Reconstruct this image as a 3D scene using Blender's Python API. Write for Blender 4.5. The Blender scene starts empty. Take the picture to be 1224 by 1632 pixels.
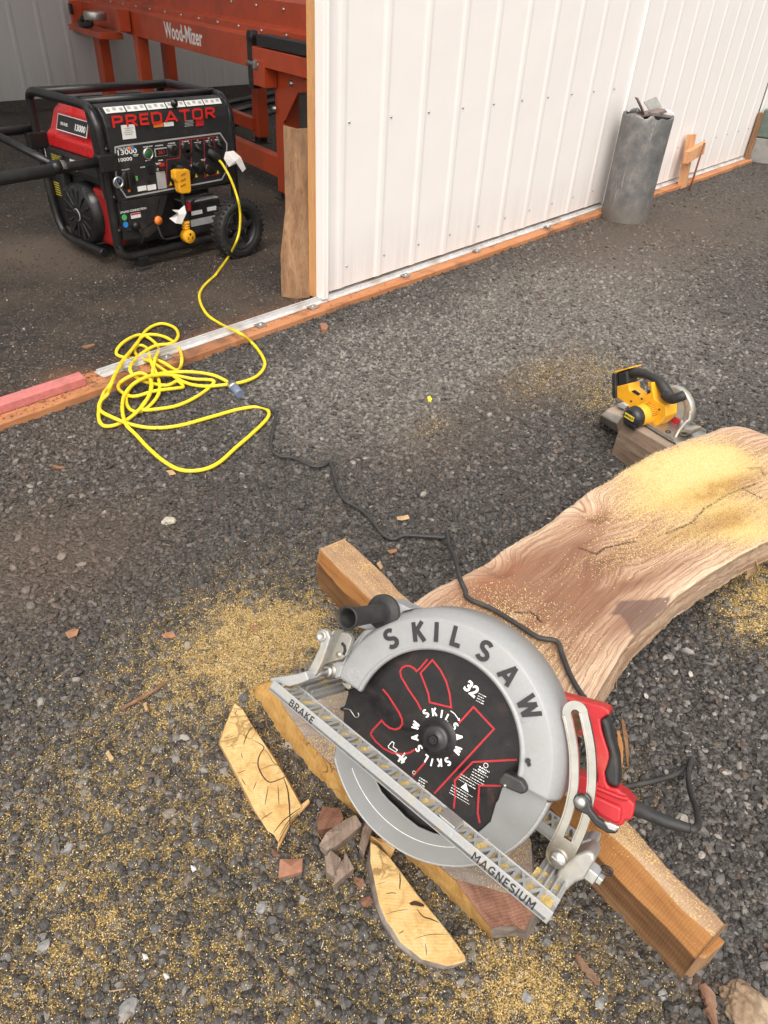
import bpy, math, random
import numpy as np
from mathutils import Vector, Matrix, noise as mn
random.seed(7); RNG = np.random.default_rng(11)
S = bpy.context.scene; COL = S.collection
# ---------------------------------------------------------------- camera, light, exposure
F_PX, CX, CY, CAMH = 1140.0, 612.0, 816.0, 1.30          # the photo is 1224 x 1632
def _un(v): v = np.array(v, float); return v/np.linalg.norm(v)
def _ray(px, py): return _un([(px-CX)/F_PX, -(py-CY)/F_PX, -1])
_up = -_ray(515, 2330); _X = _ray(1825, 36); _X = _un(_X-_up*_X.dot(_up)); _Y = np.cross(_up, _X)
RC = np.array([_X, _Y, _up]); CAM = np.array([0, 0, CAMH])
cd = bpy.data.cameras.new('camera'); cam = bpy.data.objects.new('camera', cd); COL.objects.link(cam); S.camera = cam
cd.sensor_fit = 'HORIZONTAL'; cd.sensor_width = 24; cd.lens = 24*F_PX/1224; cd.clip_start = .02; cd.clip_end = 400
M4 = Matrix.Identity(4)
for i in range(3):
    for j in range(3): M4[i][j] = RC[i, j]
M4.translation = Vector(CAM); cam.matrix_world = M4
S.render.resolution_x, S.render.resolution_y = 768, 1024
S.view_settings.view_transform = 'Standard'; S.view_settings.look = 'None'
S.view_settings.exposure = 0.95; S.view_settings.gamma = 1
SUN_EL, SUN_AZ = math.radians(58), math.radians(215)      # direction the light comes from, measured from +X
wd = bpy.data.worlds.new('World'); S.world = wd; wd.use_nodes = True
wn = wd.node_tree.nodes; wl = wd.node_tree.links; bgn = wn['Background']
sky = wn.new('ShaderNodeTexSky'); sky.sky_type = 'NISHITA'; sky.sun_disc = False
sky.sun_elevation = SUN_EL; sky.sun_rotation = math.pi/2-SUN_AZ; sky.air_density = 2.2; sky.dust_density = 4.5; sky.ozone_density = 1
hs = wn.new('ShaderNodeHueSaturation'); hs.inputs['Saturation'].default_value = .22
wl.new(sky.outputs[0], hs.inputs['Color']); wt = wn.new('ShaderNodeMix'); wt.data_type = 'RGBA'; wt.blend_type = 'MULTIPLY'; wt.inputs[0].default_value = 1; wt.inputs[7].default_value = (1, .965, .925, 1); wl.new(hs.outputs[0], wt.inputs[6]); wl.new(wt.outputs[2], bgn.inputs[0]); bgn.inputs[1].default_value = 0.14
sd = bpy.data.lights.new('sun', 'SUN'); sd.energy = 1.0; sd.angle = math.radians(50); sd.color = (1, .95, .89)
sun = bpy.data.objects.new('sun', sd); COL.objects.link(sun)
sv = Vector((math.cos(SUN_EL)*math.cos(SUN_AZ), math.cos(SUN_EL)*math.sin(SUN_AZ), math.sin(SUN_EL)))
sun.rotation_euler = sv.to_track_quat('Z', 'Y').to_euler()
S.cycles.max_bounces = 8; S.cycles.diffuse_bounces = 4

# ---------------------------------------------------------------- measuring helpers (pixel of the photo -> point on a real plane)
def g(px, py, z=0.0):
    d = RC@_ray(px, py); t = (z-CAMH)/d[2]; return Vector(CAM+t*d)
def onpl(px, py, P, n):
    d = RC@_ray(px, py); n = np.array(n, float); t = n.dot(np.array(P)-CAM)/n.dot(d); return Vector(CAM+t*d)
def Zm(s, ox, oy): return lambda x, y: (ox+x/s, oy+y/s)
class Frame:
    def __init__(s, O, U, V, W): s.O, s.U, s.V, s.W = Vector(O), Vector(U).normalized(), Vector(V).normalized(), Vector(W).normalized()
    def P(s, x, y, z=0.0): return s.O+s.U*x+s.V*y+s.W*z
    def at(s, px, py, z=0.0):
        q = onpl(px, py, s.O+s.W*z, s.W)-s.O; return (q.dot(s.U), q.dot(s.V))
    def many(s, pts, z=0.0): return [s.at(*p, z) for p in pts]
    def mat(s):
        m = Matrix.Identity(4)
        for i, a in enumerate((s.U, s.V, s.W)):
            for j in range(3): m[j][i] = a[j]
        m.translation = s.O; return m
WORLD = Frame((0, 0, 0), (1, 0, 0), (0, 1, 0), (0, 0, 1))

# ---------------------------------------------------------------- value noise (numpy)
def vnoise(x, y, seed=0):
    x = np.asarray(x, float); y = np.asarray(y, float)
    xi = np.floor(x).astype(np.int64); yi = np.floor(y).astype(np.int64); fx = x-xi; fy = y-yi
    fx = fx*fx*(3-2*fx); fy = fy*fy*(3-2*fy)
    def h(a, b):
        n = (a*374761393+b*668265263+seed*974634777) & 0xffffffff
        n = ((n ^ (n >> 13))*1274126177) & 0xffffffff
        return ((n ^ (n >> 16)) & 0xffff)/65535.0
    return (h(xi, yi)*(1-fx)+h(xi+1, yi)*fx)*(1-fy)+(h(xi, yi+1)*(1-fx)+h(xi+1, yi+1)*fx)*fy
def fbm(x, y, seed=0, o=4):
    a = 0; w = .5; t = 0
    for k in range(o): a = a+w*vnoise(x*2**k, y*2**k, seed+k); t += w; w *= .5
    return a/t

# ---------------------------------------------------------------- things, parts
MATS = {}; FR = {}
def tag(o, label=None, cat=None, group=None, kind=None):
    if label: o['label'] = label
    if cat: o['category'] = cat
    if group: o['group'] = group
    if kind: o['kind'] = kind
    return o
def thing(name, label, cat, loc=(0, 0, 0), group=None, frame=None):
    o = bpy.data.objects.new(name, None); COL.objects.link(o); o.empty_display_size = .05
    if frame is None: frame = Frame(loc, (1, 0, 0), (0, 1, 0), (0, 0, 1))
    o.matrix_world = frame.mat(); FR[o.name] = frame
    return tag(o, label, cat, group)
def root_frame(p):
    while p.parent: p = p.parent
    return FR.get(p.name)
class MB:
    def __init__(s): s.v = []; s.f = []; s.m = []; s.s = []
    def add(s, vs, fs, mi=0, sm=False):
        o = len(s.v); s.v += [tuple(p) for p in vs]; s.f += [tuple(o+i for i in f) for f in fs]
        s.m += [mi]*len(fs); s.s += [sm]*len(fs); return s
    def box(s, c, d, fr=WORLD, mi=0):
        x, y, z = c; a, b, e = d[0]/2, d[1]/2, d[2]/2
        vs = [fr.P(x+i*a, y+j*b, z+k*e) for i in (-1, 1) for j in (-1, 1) for k in (-1, 1)]
        return s.add(vs, [(0, 1, 3, 2), (4, 6, 7, 5), (0, 4, 5, 1), (2, 3, 7, 6), (0, 2, 6, 4), (1, 5, 7, 3)], mi)
    def beam(s, A, B, w, h, up=(0, 0, 1), mi=0):
        A, B = Vector(A), Vector(B); d = (B-A); L = d.length; d.normalize(); side = d.cross(Vector(up)).normalized(); u = side.cross(d)
        return s.box((L/2, 0, 0), (L, w, h), Frame(A, d, side, u), mi)
    def prism(s, pts, z0, z1, fr=WORLD, mi=0, top=None, mt=None):
        n = len(pts); top = top or pts
        vs = [fr.P(x, y, z0) for x, y in pts]+[fr.P(x, y, z1) for x, y in top]
        s.add(vs, [(i, (i+1) % n, n+(i+1) % n, n+i) for i in range(n)]+[tuple(range(n))[::-1]], mi)
        o = len(s.v)-2*n
        s.f.append(tuple(o+n+i for i in range(n))); s.m.append(mi if mt is None else mt); s.s.append(False); return s
    def tube(s, pts, r, n=10, mi=0, closed=False, cap=True):
        pts = [Vector(p) for p in pts]; N = len(pts); rr = r if hasattr(r, '__len__') else [r]*N
        t = [((pts[(i+1) % N] if closed or i < N-1 else pts[i])-(pts[i-1] if closed or i > 0 else pts[i])).normalized() for i in range(N)]
        a = t[0].orthogonal().normalized(); vs = []
        for i in range(N):
            a = (a-t[i]*a.dot(t[i])); a = a.normalized() if a.length > 1e-6 else t[i].orthogonal().normalized(); b = t[i].cross(a)
            vs += [pts[i]+(a*math.cos(2*math.pi*k/n)+b*math.sin(2*math.pi*k/n))*rr[i] for k in range(n)]
        fs = [(i*n+k, i*n+(k+1) % n, ((i+1) % N)*n+(k+1) % n, ((i+1) % N)*n+k) for i in range(N if closed else N-1) for k in range(n)]
        s.add(vs, fs, mi, True)
        if cap and not closed:
            o = len(s.v)-N*n; s.f += [tuple(o+k for k in range(n))[::-1], tuple(o+(N-1)*n+k for k in range(n))]; s.m += [mi]*2; s.s += [False]*2
        return s
    def lathe(s, prof, fr=WORLD, n=48, a0=0, a1=None, mi=0, close=False, sm=True, capends=True):
        # prof: (radius, height along W), revolved in the U,V plane
        full = a1 is None; a1 = a0+2*math.pi if full else a1; m = n if full else n+1; k = len(prof)
        vs = [fr.P(r*math.cos(a0+(a1-a0)*i/n), r*math.sin(a0+(a1-a0)*i/n), h) for i in range(m) for r, h in prof]
        kk = k if close else k-1
        fs = [(i*k+j, ((i+1) % m)*k+j, ((i+1) % m)*k+(j+1) % k, i*k+(j+1) % k) for i in range(n) for j in range(kk)]
        s.add(vs, fs, mi, sm)
        if not full and close and capends:
            o = len(s.v)-m*k; s.f += [tuple(o+j for j in range(k)), tuple(o+(m-1)*k+j for j in range(k))[::-1]]; s.m += [mi]*2; s.s += [False]*2
        return s
    def line(s, pts, w, z0, z1, fr=WORLD, mi=0, closed=False):
        # flat ribbon of width w along 2D points, extruded z0..z1
        N = len(pts); P = [Vector(p) for p in pts]; L = []; R_ = []
        for i in range(N):
            a = P[i-1] if (i > 0 or closed) else P[i]; b = P[(i+1) % N] if (i < N-1 or closed) else P[i]
            d1 = (P[i]-a); d2 = (b-P[i]); d1 = d1.normalized() if d1.length > 1e-9 else d2.normalized(); d2 = d2.normalized() if d2.length > 1e-9 else d1
            d = (d1+d2); d = d.normalized() if d.length > 1e-6 else d1; nn = Vector((-d.y, d.x)); k = max(.5, nn.dot(Vector((-d1.y, d1.x)))); L.append(P[i]+nn*w/2/k); R_.append(P[i]-nn*w/2/k)
        vs = [fr.P(p.x, p.y, z) for z in (z0, z1) for Q in (L, R_) for p in Q]
        fs = []
        for i in range(N if closed else N-1):
            j = (i+1) % N
            fs += [(2*N+i, 2*N+j, 3*N+j, 3*N+i)[::-1], (i, j, 2*N+j, 2*N+i), (N+i, 3*N+i, 3*N+j, N+j), (i, N+i, N+j, j)]
        if not closed: fs += [(0, 2*N, 3*N, N), (N-1, 2*N-1, 4*N-1, 3*N-1)]
        return s.add(vs, fs, mi)
    def text(s, txt, x, y, z, fr, size=.02, ang=0, bold=0.0, sx=1.0, mi=0, align='CENTER', depth=.0006, shear=0):
        c = bpy.data.curves.new('t', 'FONT'); c.body = txt; c.size = size; c.offset = bold*size; c.extrude = depth/2; c.align_x = align; c.align_y = 'CENTER'; c.shear = shear; c.resolution_u = 3
        o = bpy.data.objects.new('t', c); COL.objects.link(o); dg = bpy.context.evaluated_depsgraph_get()
        me = bpy.data.meshes.new_from_object(o.evaluated_get(dg)); ca, sa = math.cos(ang), math.sin(ang); vs = []
        for v in me.vertices:
            a, b = v.co.x*sx, v.co.y; vs.append(fr.P(x+a*ca-b*sa, y+a*sa+b*ca, z+v.co.z))
        s.add(vs, [tuple(p.vertices) for p in me.polygons], mi)
        bpy.data.objects.remove(o); bpy.data.curves.remove(c); bpy.data.meshes.remove(me); return s
    def strokes(s, txt, x, y, z, fr, size=.02, ang=0, w=.16, sx=1.0, mi=0, depth=.0006, track=.28, align='CENTER'):
        ca, sa = math.cos(ang), math.sin(ang); tot = sum(GLYPH[c][0]*sx+track for c in txt)-track; cur = -tot/2 if align == 'CENTER' else 0; k = 0
        for c in txt:
            gw, ls = GLYPH[c]
            for l in ls:
                closed = len(l) > 2 and l[0] == l[-1]; q = [((cur+px*sx)*size, (py-.5)*size) for px, py in (l[:-1] if closed else l)]
                q = [(x+a*ca-b*sa, y+a*sa+b*ca) for a, b in q]; e = .00004*k; s.line(q, w*size, z-depth/2, z+depth/2+e, fr, mi, closed=closed); k += 1
            cur += gw*sx+track
        return s
    def build(s, name, mats, parent=None, bevel=0, loc=None, label=None, seg=2):
        if not isinstance(mats, (list, tuple)): mats = [mats]
        me = bpy.data.meshes.new(name); vs = [Vector(p) for p in s.v]
        o = bpy.data.objects.new(name, me)
        if parent is not None:
            inv = root_frame(parent).mat().inverted(); vs = [inv@p for p in vs]; o.parent = parent
        elif loc is not None:
            loc = Vector(loc); vs = [p-loc for p in vs]; o.location = loc
            FR[name] = Frame(loc, (1, 0, 0), (0, 1, 0), (0, 0, 1))
        me.from_pydata([tuple(p) for p in vs], [], s.f)
        for m in mats: me.materials.append(m)
        me.polygons.foreach_set('material_index', s.m); me.polygons.foreach_set('use_smooth', s.s)
        me.validate(); me.update(); COL.objects.link(o)
        if parent is None and loc is not None: FR[o.name] = Frame(loc, (1, 0, 0), (0, 1, 0), (0, 0, 1))
        elif parent is None: FR[o.name] = WORLD
        if bevel:
            b = o.modifiers.new('bevel', 'BEVEL'); b.width = bevel; b.segments = seg; b.limit_method = 'ANGLE'; b.angle_limit = math.radians(35); b.use_clamp_overlap = True
        if label: o['label'] = label
        return o
def _arc(cx_, cy_, rx, ry, a0, a1, n=9): return [(cx_+rx*math.cos(math.radians(a0+(a1-a0)*i/(n-1))), cy_+ry*math.sin(math.radians(a0+(a1-a0)*i/(n-1)))) for i in range(n)]
_S = _arc(.29, .73, .25, .21, 35, 270, 10)[:-1]+_arc(.29, .28, .27, .22, 90, -145, 11)
GLYPH = {'S': (.58, [_S]), 'K': (.58, [[(.07, 0), (.07, 1)], [(.56, 1), (.10, .46)], [(.22, .60), (.58, 0)]]), 'I': (.14, [[(.07, 0), (.07, 1)]]), 'L': (.50, [[(.07, 1), (.07, .075), (.50, .075)]]),
    'A': (.74, [[(.04, 0), (.37, .98)], [(.37, .98), (.70, 0)], [(.17, .27), (.57, .27)]]), 'W': (1.0, [[(.04, 1), (.27, .04)], [(.27, .04), (.50, .94)], [(.50, .94), (.73, .04)], [(.73, .04), (.96, 1)]]),
    'M': (.80, [[(.07, 0), (.07, 1)], [(.07, .97), (.40, .38)], [(.40, .38), (.73, .97)], [(.73, 1), (.73, 0)]]), 'G': (.72, [_arc(.38, .5, .31, .43, 42, 320, 16)+[(.66, .46), (.38, .46)]]), 'N': (.66, [[(.07, 0), (.07, 1)], [(.08, .98), (.58, .02)], [(.59, 0), (.59, 1)]]),
    'E': (.50, [[(.07, 0), (.07, 1)], [(.07, .93), (.50, .93)], [(.07, .5), (.45, .5)], [(.07, .07), (.50, .07)]]), 'U': (.66, [[(.07, 1), (.07, .34)]+_arc(.33, .33, .26, .26, 180, 360, 10)+[(.59, 1)]]),
    'B': (.58, [[(.07, 0), (.07, 1)], [(.07, .93), (.34, .93)]+_arc(.34, .73, .18, .20, 90, -90, 7)+[(.07, .53)], [(.34, .53)]+_arc(.36, .30, .20, .23, 90, -90, 7)+[(.07, .07)]]), 'R': (.60, [[(.07, 0), (.07, 1)], [(.07, .93), (.34, .93)]+_arc(.35, .70, .20, .23, 90, -90, 7)+[(.07, .47)], [(.30, .45), (.58, 0)]]),
    'P': (.58, [[(.07, 0), (.07, 1)], [(.07, .93), (.38, .93), (.52, .84), (.52, .56), (.38, .47), (.07, .47)]]), 'D': (.62, [[(.07, .5), (.07, .93), (.42, .93), (.55, .80), (.55, .20), (.42, .07), (.07, .07), (.07, .5)]]), 'T': (.60, [[(0, .93), (.60, .93)], [(.30, .93), (.30, 0)]]),
    'O': (.66, [[(.18, .93), (.48, .93), (.59, .82), (.59, .18), (.48, .07), (.18, .07), (.07, .18), (.07, .82), (.18, .93)]])}
def cr(pts, k=8, closed=False):
    P = [Vector(p) for p in pts]; N = len(P); out = []
    for i in range(N if closed else N-1):
        p0 = P[i-1] if (i > 0 or closed) else P[0]; p1 = P[i]; p2 = P[(i+1) % N]; p3 = P[(i+2) % N] if (i+2 < N or closed) else P[-1]
        for j in range(k):
            t = j/k; out.append(.5*((2*p1)+(p2-p0)*t+(2*p0-5*p1+4*p2-p3)*t*t+(3*p1-p0-3*p2+p3)*t**3))
    if not closed: out.append(P[-1])
    return out
def circ(cx_, cy_, r, n=24, a0=0, a1=None):
    a1 = a0+2*math.pi*(n-1)/n if a1 is None else a1
    return [(cx_+r*math.cos(a0+(a1-a0)*i/(n-1)), cy_+r*math.sin(a0+(a1-a0)*i/(n-1))) for i in range(n)]

# ---------------------------------------------------------------- materials
def nt(name):
    m = bpy.data.materials.new(name); m.use_nodes = True; t = m.node_tree; return m, t.nodes, t.links, t.nodes['Principled BSDF']
def ramp(N, stops, interp='LINEAR'):
    r = N.new('ShaderNodeValToRGB'); r.color_ramp.interpolation = interp; e = r.color_ramp.elements
    while len(e) < len(stops): e.new(.5)
    for i, (p, c) in enumerate(stops): e[i].position = p; e[i].color = (*c, 1) if len(c) == 3 else c
    return r
def mixc(N, L, fac, a, b, mode='MIX'):
    m = N.new('ShaderNodeMix'); m.data_type = 'RGBA'; m.blend_type = mode
    for k, v in ((0, fac), (6, a), (7, b)):
        if hasattr(v, 'links'): L.new(v, m.inputs[k])
        elif isinstance(v, (int, float)): m.inputs[k].default_value = v
        else: m.inputs[k].default_value = (*v, 1)
    return m.outputs[2]
def mth(N, L, op, a, b=None, c=None, clamp=False):
    m = N.new('ShaderNodeMath'); m.operation = op; m.use_clamp = clamp
    for k, v in ((0, a), (1, b), (2, c)):
        if v is None: continue
        if hasattr(v, 'links'): L.new(v, m.inputs[k])
        else: m.inputs[k].default_value = v
    return m.outputs[0]
def nz(N, L, vec, scale, detail=4, rough=.55, dist=0, four=None):
    n = N.new('ShaderNodeTexNoise'); n.inputs['Scale'].default_value = scale; n.inputs['Detail'].default_value = detail
    n.inputs['Roughness'].default_value = rough; n.inputs['Distortion'].default_value = dist
    if vec is not None: L.new(vec, n.inputs['Vector'])
    return n.outputs['Fac']
def bump(N, L, B, h, s=.3, d=.01):
    b = N.new('ShaderNodeBump'); b.inputs['Strength'].default_value = s; b.inputs['Distance'].default_value = d; L.new(h, b.inputs['Height']); L.new(b.outputs[0], B.inputs['Normal']); return b
def ramp_f(N, L, v, a, b):
    r = N.new('ShaderNodeMapRange'); r.interpolation_type = 'SMOOTHSTEP'; L.new(v, r.inputs[0]); r.inputs[1].default_value = a; r.inputs[2].default_value = b; return r.outputs[0]
def simple(name, c, rough=.5, metal=0, var=.12, scale=30, bmp=.05, bd=.002, dirt=None, dirtamt=.0, spec=None, coat=0, specks=0, scr=0):
    m, N, L, B = nt(name); tc = N.new('ShaderNodeTexCoord').outputs['Object']
    n1 = nz(N, L, tc, scale, 6, .6); n2 = nz(N, L, tc, scale*.22, 3)
    lo = tuple(max(0, x*(1-var)) for x in c); hi = tuple(min(1, x*(1+var)) for x in c)
    r = ramp(N, [(.3, lo), (.7, hi)]); L.new(n1, r.inputs[0]); col = r.outputs[0]
    if dirt:
        k = ramp(N, [(.62-dirtamt*.35, (0, 0, 0)), (.78-dirtamt*.3, (1, 1, 1))]); L.new(n2, k.inputs[0])
        k2 = mth(N, L, 'MULTIPLY', k.outputs[0], min(1, dirtamt*1.6)); col = mixc(N, L, k2, col, dirt)
    if scr:
        mp = N.new('ShaderNodeMapping'); mp.inputs['Scale'].default_value = (260, 18, 90); mp.inputs['Rotation'].default_value = (0, 0, .5); L.new(tc, mp.inputs[0]); col = mixc(N, L, mth(N, L, 'MULTIPLY', mth(N, L, 'GREATER_THAN', nz(N, L, mp.outputs[0], 1, 3, .6, .6), .70), scr), col, tuple(min(1, x*1.5) for x in c)); col = mixc(N, L, mth(N, L, 'MULTIPLY', ramp_f(N, L, nz(N, L, tc, 26, 6, .75), .55, .75), scr*.8), col, tuple(x*.62 for x in c))
    if specks: col = mixc(N, L, mth(N, L, 'GREATER_THAN', mth(N, L, 'ADD', nz(N, L, tc, 620, 2, .5), mth(N, L, 'MULTIPLY', nz(N, L, tc, 12, 3), .25)), .93-specks), col, (.56, .44, .2))
    L.new(col, B.inputs['Base Color']); B.inputs['Metallic'].default_value = metal
    rr = N.new('ShaderNodeMapRange'); L.new(n2, rr.inputs[0]); rr.inputs[3].default_value = max(.02, rough-.1); rr.inputs[4].default_value = min(1, rough+.12); L.new(rr.outputs[0], B.inputs['Roughness'])
    if spec is not None: B.inputs['Specular IOR Level'].default_value = spec
    if coat: B.inputs['Coat Weight'].default_value = coat
    if bmp: bump(N, L, B, n1, bmp, bd)
    MATS[name] = m; return m
def wood(name, ca, cb, cc, ax='X', scale=1.0, rough=.75, ring=.5, grime=(.12, .08, .06), gr=.3, dust=0.0, sawn=.35):
    # long grain along ax of world-aligned object coordinates: stretched noise + grain lines + cross saw marks
    m, N, L, B = nt(name); tc = N.new('ShaderNodeTexCoord').outputs['Object']
    mp = N.new('ShaderNodeMapping'); L.new(tc, mp.inputs[0])
    if isinstance(ax, float): mp.inputs['Rotation'].default_value = (0, 0, -ax); ax = 'X'
    mp2 = N.new('ShaderNodeMapping'); L.new(mp.outputs[0], mp2.inputs[0]); sc = [14*scale]*3; sc['XYZ'.index(ax)] = 1.3*scale; mp2.inputs['Scale'].default_value = sc
    a = nz(N, L, mp2.outputs[0], 2.2, 8, .62, .6); b = nz(N, L, mp2.outputs[0], 14, 4, .7, .2); c = nz(N, L, mp.outputs[0], 5*scale, 3, .6, .8)
    r = ramp(N, [(.25, ca), (.5, cb), (.75, cc)]); L.new(a, r.inputs[0])
    col = mixc(N, L, mth(N, L, 'MULTIPLY', mth(N, L, 'SUBTRACT', b, .52, clamp=True), 3.2*ring, clamp=True), r.outputs[0], tuple(x*.35 for x in ca))
    gk = ramp(N, [(.52, (0, 0, 0)), (.75, (1, 1, 1))]); L.new(c, gk.inputs[0]); col = mixc(N, L, mth(N, L, 'MULTIPLY', gk.outputs[0], gr), col, grime)
    if dust:
        dn = nz(N, L, tc, 420, 2, .5); dm = nz(N, L, tc, 9, 3, .6)
        k = mth(N, L, 'GREATER_THAN', mth(N, L, 'ADD', dn, mth(N, L, 'MULTIPLY', dm, .35)), 1.0-dust*.4); col = mixc(N, L, k, col, (.6, .4, .14))
    L.new(col, B.inputs['Base Color']); B.inputs['Roughness'].default_value = rough; B.inputs['Specular IOR Level'].default_value = .25
    w = N.new('ShaderNodeTexWave'); w.bands_direction = ax; w.inputs['Scale'].default_value = 60; w.inputs['Distortion'].default_value = 3; L.new(mp.outputs[0], w.inputs['Vector'])
    h = mth(N, L, 'ADD', b, mth(N, L, 'MULTIPLY', w.outputs['Fac'], sawn)); bump(N, L, B, h, .35, .002); MATS[name] = m; return m
def endgrain(name, centre, cols=((.62, .36, .10), (.70, .45, .16), (.55, .28, .08)), ringscale=70, ax=(1, 0, 0), crack=.6):
    m, N, L, B = nt(name); tc = N.new('ShaderNodeTexCoord').outputs['Object']
    mp = N.new('ShaderNodeMapping'); mp.inputs['Location'].default_value = [-x for x in centre]; L.new(tc, mp.inputs[0])
    w = N.new('ShaderNodeTexWave'); w.wave_type = 'RINGS'; w.rings_direction = 'SPHERICAL'; w.inputs['Scale'].default_value = ringscale; w.inputs['Distortion'].default_value = 2.5; w.inputs['Detail'].default_value = 3; w.inputs['Detail Scale'].default_value = .6
    L.new(mp.outputs[0], w.inputs['Vector'])
    a = nz(N, L, tc, 30, 7, .7, .8); r = ramp(N, [(.3, cols[2]), (.5, cols[0]), (.68, cols[1])]); L.new(a, r.inputs[0])
    col = mixc(N, L, mth(N, L, 'MULTIPLY', mth(N, L, 'POWER', w.outputs['Fac'], 2.2), .16), r.outputs[0], (.30, .13, .035))
    v = N.new('ShaderNodeTexVoronoi'); v.feature = 'DISTANCE_TO_EDGE'; v.inputs['Scale'].default_value = 17; ds = N.new('ShaderNodeVectorMath'); ds.operation = 'ADD'
    nn = N.new('ShaderNodeTexNoise'); nn.inputs['Scale'].default_value = 26; nn.inputs['Detail'].default_value = 4; L.new(tc, nn.inputs['Vector']); s2 = N.new('ShaderNodeVectorMath'); s2.operation = 'SCALE'; s2.inputs['Scale'].default_value = .06; L.new(nn.outputs['Color'], s2.inputs[0])
    L.new(tc, ds.inputs[0]); L.new(s2.outputs[0], ds.inputs[1]); L.new(ds.outputs[0], v.inputs['Vector'])
    k = ramp(N, [(.0, (1, 1, 1)), (.05, (0, 0, 0))]); L.new(v.outputs['Distance'], k.inputs[0])
    km = ramp(N, [(.5, (0, 0, 0)), (.62, (1, 1, 1))]); L.new(nz(N, L, tc, 9, 2), km.inputs[0])
    ck = mth(N, L, 'MULTIPLY', mth(N, L, 'MULTIPLY', k.outputs[0], km.outputs[0]), crack)
    col = mixc(N, L, ck, col, (.09, .035, .015)); L.new(col, B.inputs['Base Color']); B.inputs['Roughness'].default_value = .8; B.inputs['Specular IOR Level'].default_value = .2
    bump(N, L, B, mth(N, L, 'SUBTRACT', nz(N, L, tc, 300, 3), mth(N, L, 'MULTIPLY', ck, 2)), .3, .002); MATS[name] = m; return m

M = MATS
simple('black_plastic', (.018, .018, .019), .42, var=.2, scale=60, bmp=.04, dirt=(.10, .09, .08), dirtamt=.15)
simple('black_paint', (.012, .012, .013), .3, var=.2, scale=40, bmp=.03, dirt=(.07, .06, .055), dirtamt=.2)
simple('black_rubber', (.018, .018, .018), .6, var=.3, scale=120, bmp=.2, dirt=(.06, .055, .05), dirtamt=.25)
simple('red_gloss', (.55, .018, .02), .28, var=.08, coat=.4, dirt=(.2, .06, .05), dirtamt=.1)
simple('red_plastic', (.42, .014, .020), .42, var=.08, scale=70, bmp=.1, dirt=(.45, .22, .12), dirtamt=.12, specks=.05, scr=.25)
simple('orange_paint', (.44, .062, .020), .38, var=.12, scale=9, bmp=.05, dirt=(.16, .045, .025), dirtamt=.3)
simple('yellow_plastic', (.80, .38, .015), .4, var=.06, dirt=(.35, .2, .06), dirtamt=.2)
simple('yellow_cord', (.80, .60, .02), .4, var=.08, scale=60, bmp=.08, dirt=(.35, .26, .06), dirtamt=.22)
simple('black_cord', (.028, .027, .027), .6, var=.25, scale=80, bmp=.1, dirt=(.08, .07, .06), dirtamt=.3)
simple('cast_magnesium', (.345, .35, .355), .5, .25, var=.09, scale=240, bmp=.12, bd=.0008, dirt=(.42, .36, .24), dirtamt=.3, specks=.12, scr=.4)
simple('bright_magnesium', (.40, .39, .365), .42, .55, var=.12, scale=60, bmp=.12, bd=.001, dirt=(.45, .36, .2), dirtamt=.3)
simple('guard_paint', (.285, .29, .295), .48, .1, var=.04, scale=160, bmp=.06, bd=.0006, dirt=(.26, .25, .22), dirtamt=.16, specks=.055, scr=.35)
simple('guard_inner', (.255, .26, .262), .38, .35, var=.08, scale=18, bmp=.04, dirt=(.22, .22, .21), dirtamt=.4, specks=.06, scr=.4)
simple('chrome', (.48, .46, .42), .2, .95, var=.12, scale=30, bmp=.05, dirt=(.4, .33, .22), dirtamt=.25)
simple('steel', (.5, .5, .49), .34, .9, var=.15, scale=60, bmp=.05, dirt=(.3, .27, .22), dirtamt=.3)
simple('white_ink', (.78, .78, .76), .55, var=.06)
simple('black_ink', (.02, .02, .022), .5, var=.1)
simple('grey_ink', (.36, .36, .36), .5, var=.1)
simple('bright_red', (.62, .02, .012), .4, var=.08)
simple('red_ink', (.40, .016, .022), .5, var=.15, scale=90)
simple('label_white', (.72, .72, .70), .5, var=.05)
simple('label_red', (.40, .02, .02), .4, var=.05)
simple('label_orange', (.75, .2, .03), .4); simple('label_blue', (.03, .22, .6), .4); simple('label_green', (.08, .42, .12), .4); simple('label_yellow', (.7, .55, .05), .4)
simple('clear_plug', (.13, .16, .23), .3, var=.15)
simple('track_metal', (.62, .62, .62), .42, .35, var=.1, scale=25, dirt=(.34, .28, .22), dirtamt=.4)
simple('pink_paint', (.50, .16, .15), .7, var=.18, scale=60, bmp=.15, dirt=(.33, .12, .09), dirtamt=.35)
simple('rust', (.16, .06, .03), .8, var=.3)
simple('concrete_grey', (.24, .235, .22), .85, var=.15, scale=25, bmp=.3, bd=.004, dirt=(.11, .13, .10), dirtamt=.4)
simple('concrete_green', (.10, .135, .11), .85, var=.2, scale=20, bmp=.3, bd=.004, dirt=(.2, .2, .18), dirtamt=.3)
simple('bark_grey', (.22, .185, .16), .9, var=.3, scale=60, bmp=.6, bd=.004, dirt=(.09, .06, .045), dirtamt=.5)
simple('bark_brown', (.17, .085, .05), .9, var=.4, scale=50, bmp=.7, bd=.004, dirt=(.3, .2, .13), dirtamt=.4)
simple('wedge_pink', (.27, .125, .075), .8, var=.2, scale=70, bmp=.3, dirt=(.25, .1, .06), dirtamt=.3)
simple('pale_stone', (.40, .36, .30), .8, var=.2, scale=40, bmp=.3, bd=.003, dirt=(.5, .4, .25), dirtamt=.3)
simple('chip_wood', (.38, .25, .13), .8, var=.25, scale=80, bmp=.3)
simple('chip_orange', (.24, .115, .06), .8, var=.3, scale=80, bmp=.4)
simple('paper', (.78, .76, .74), .6, var=.05)
simple('roof_metal', (.5, .5, .5), .6, var=.08)
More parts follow.
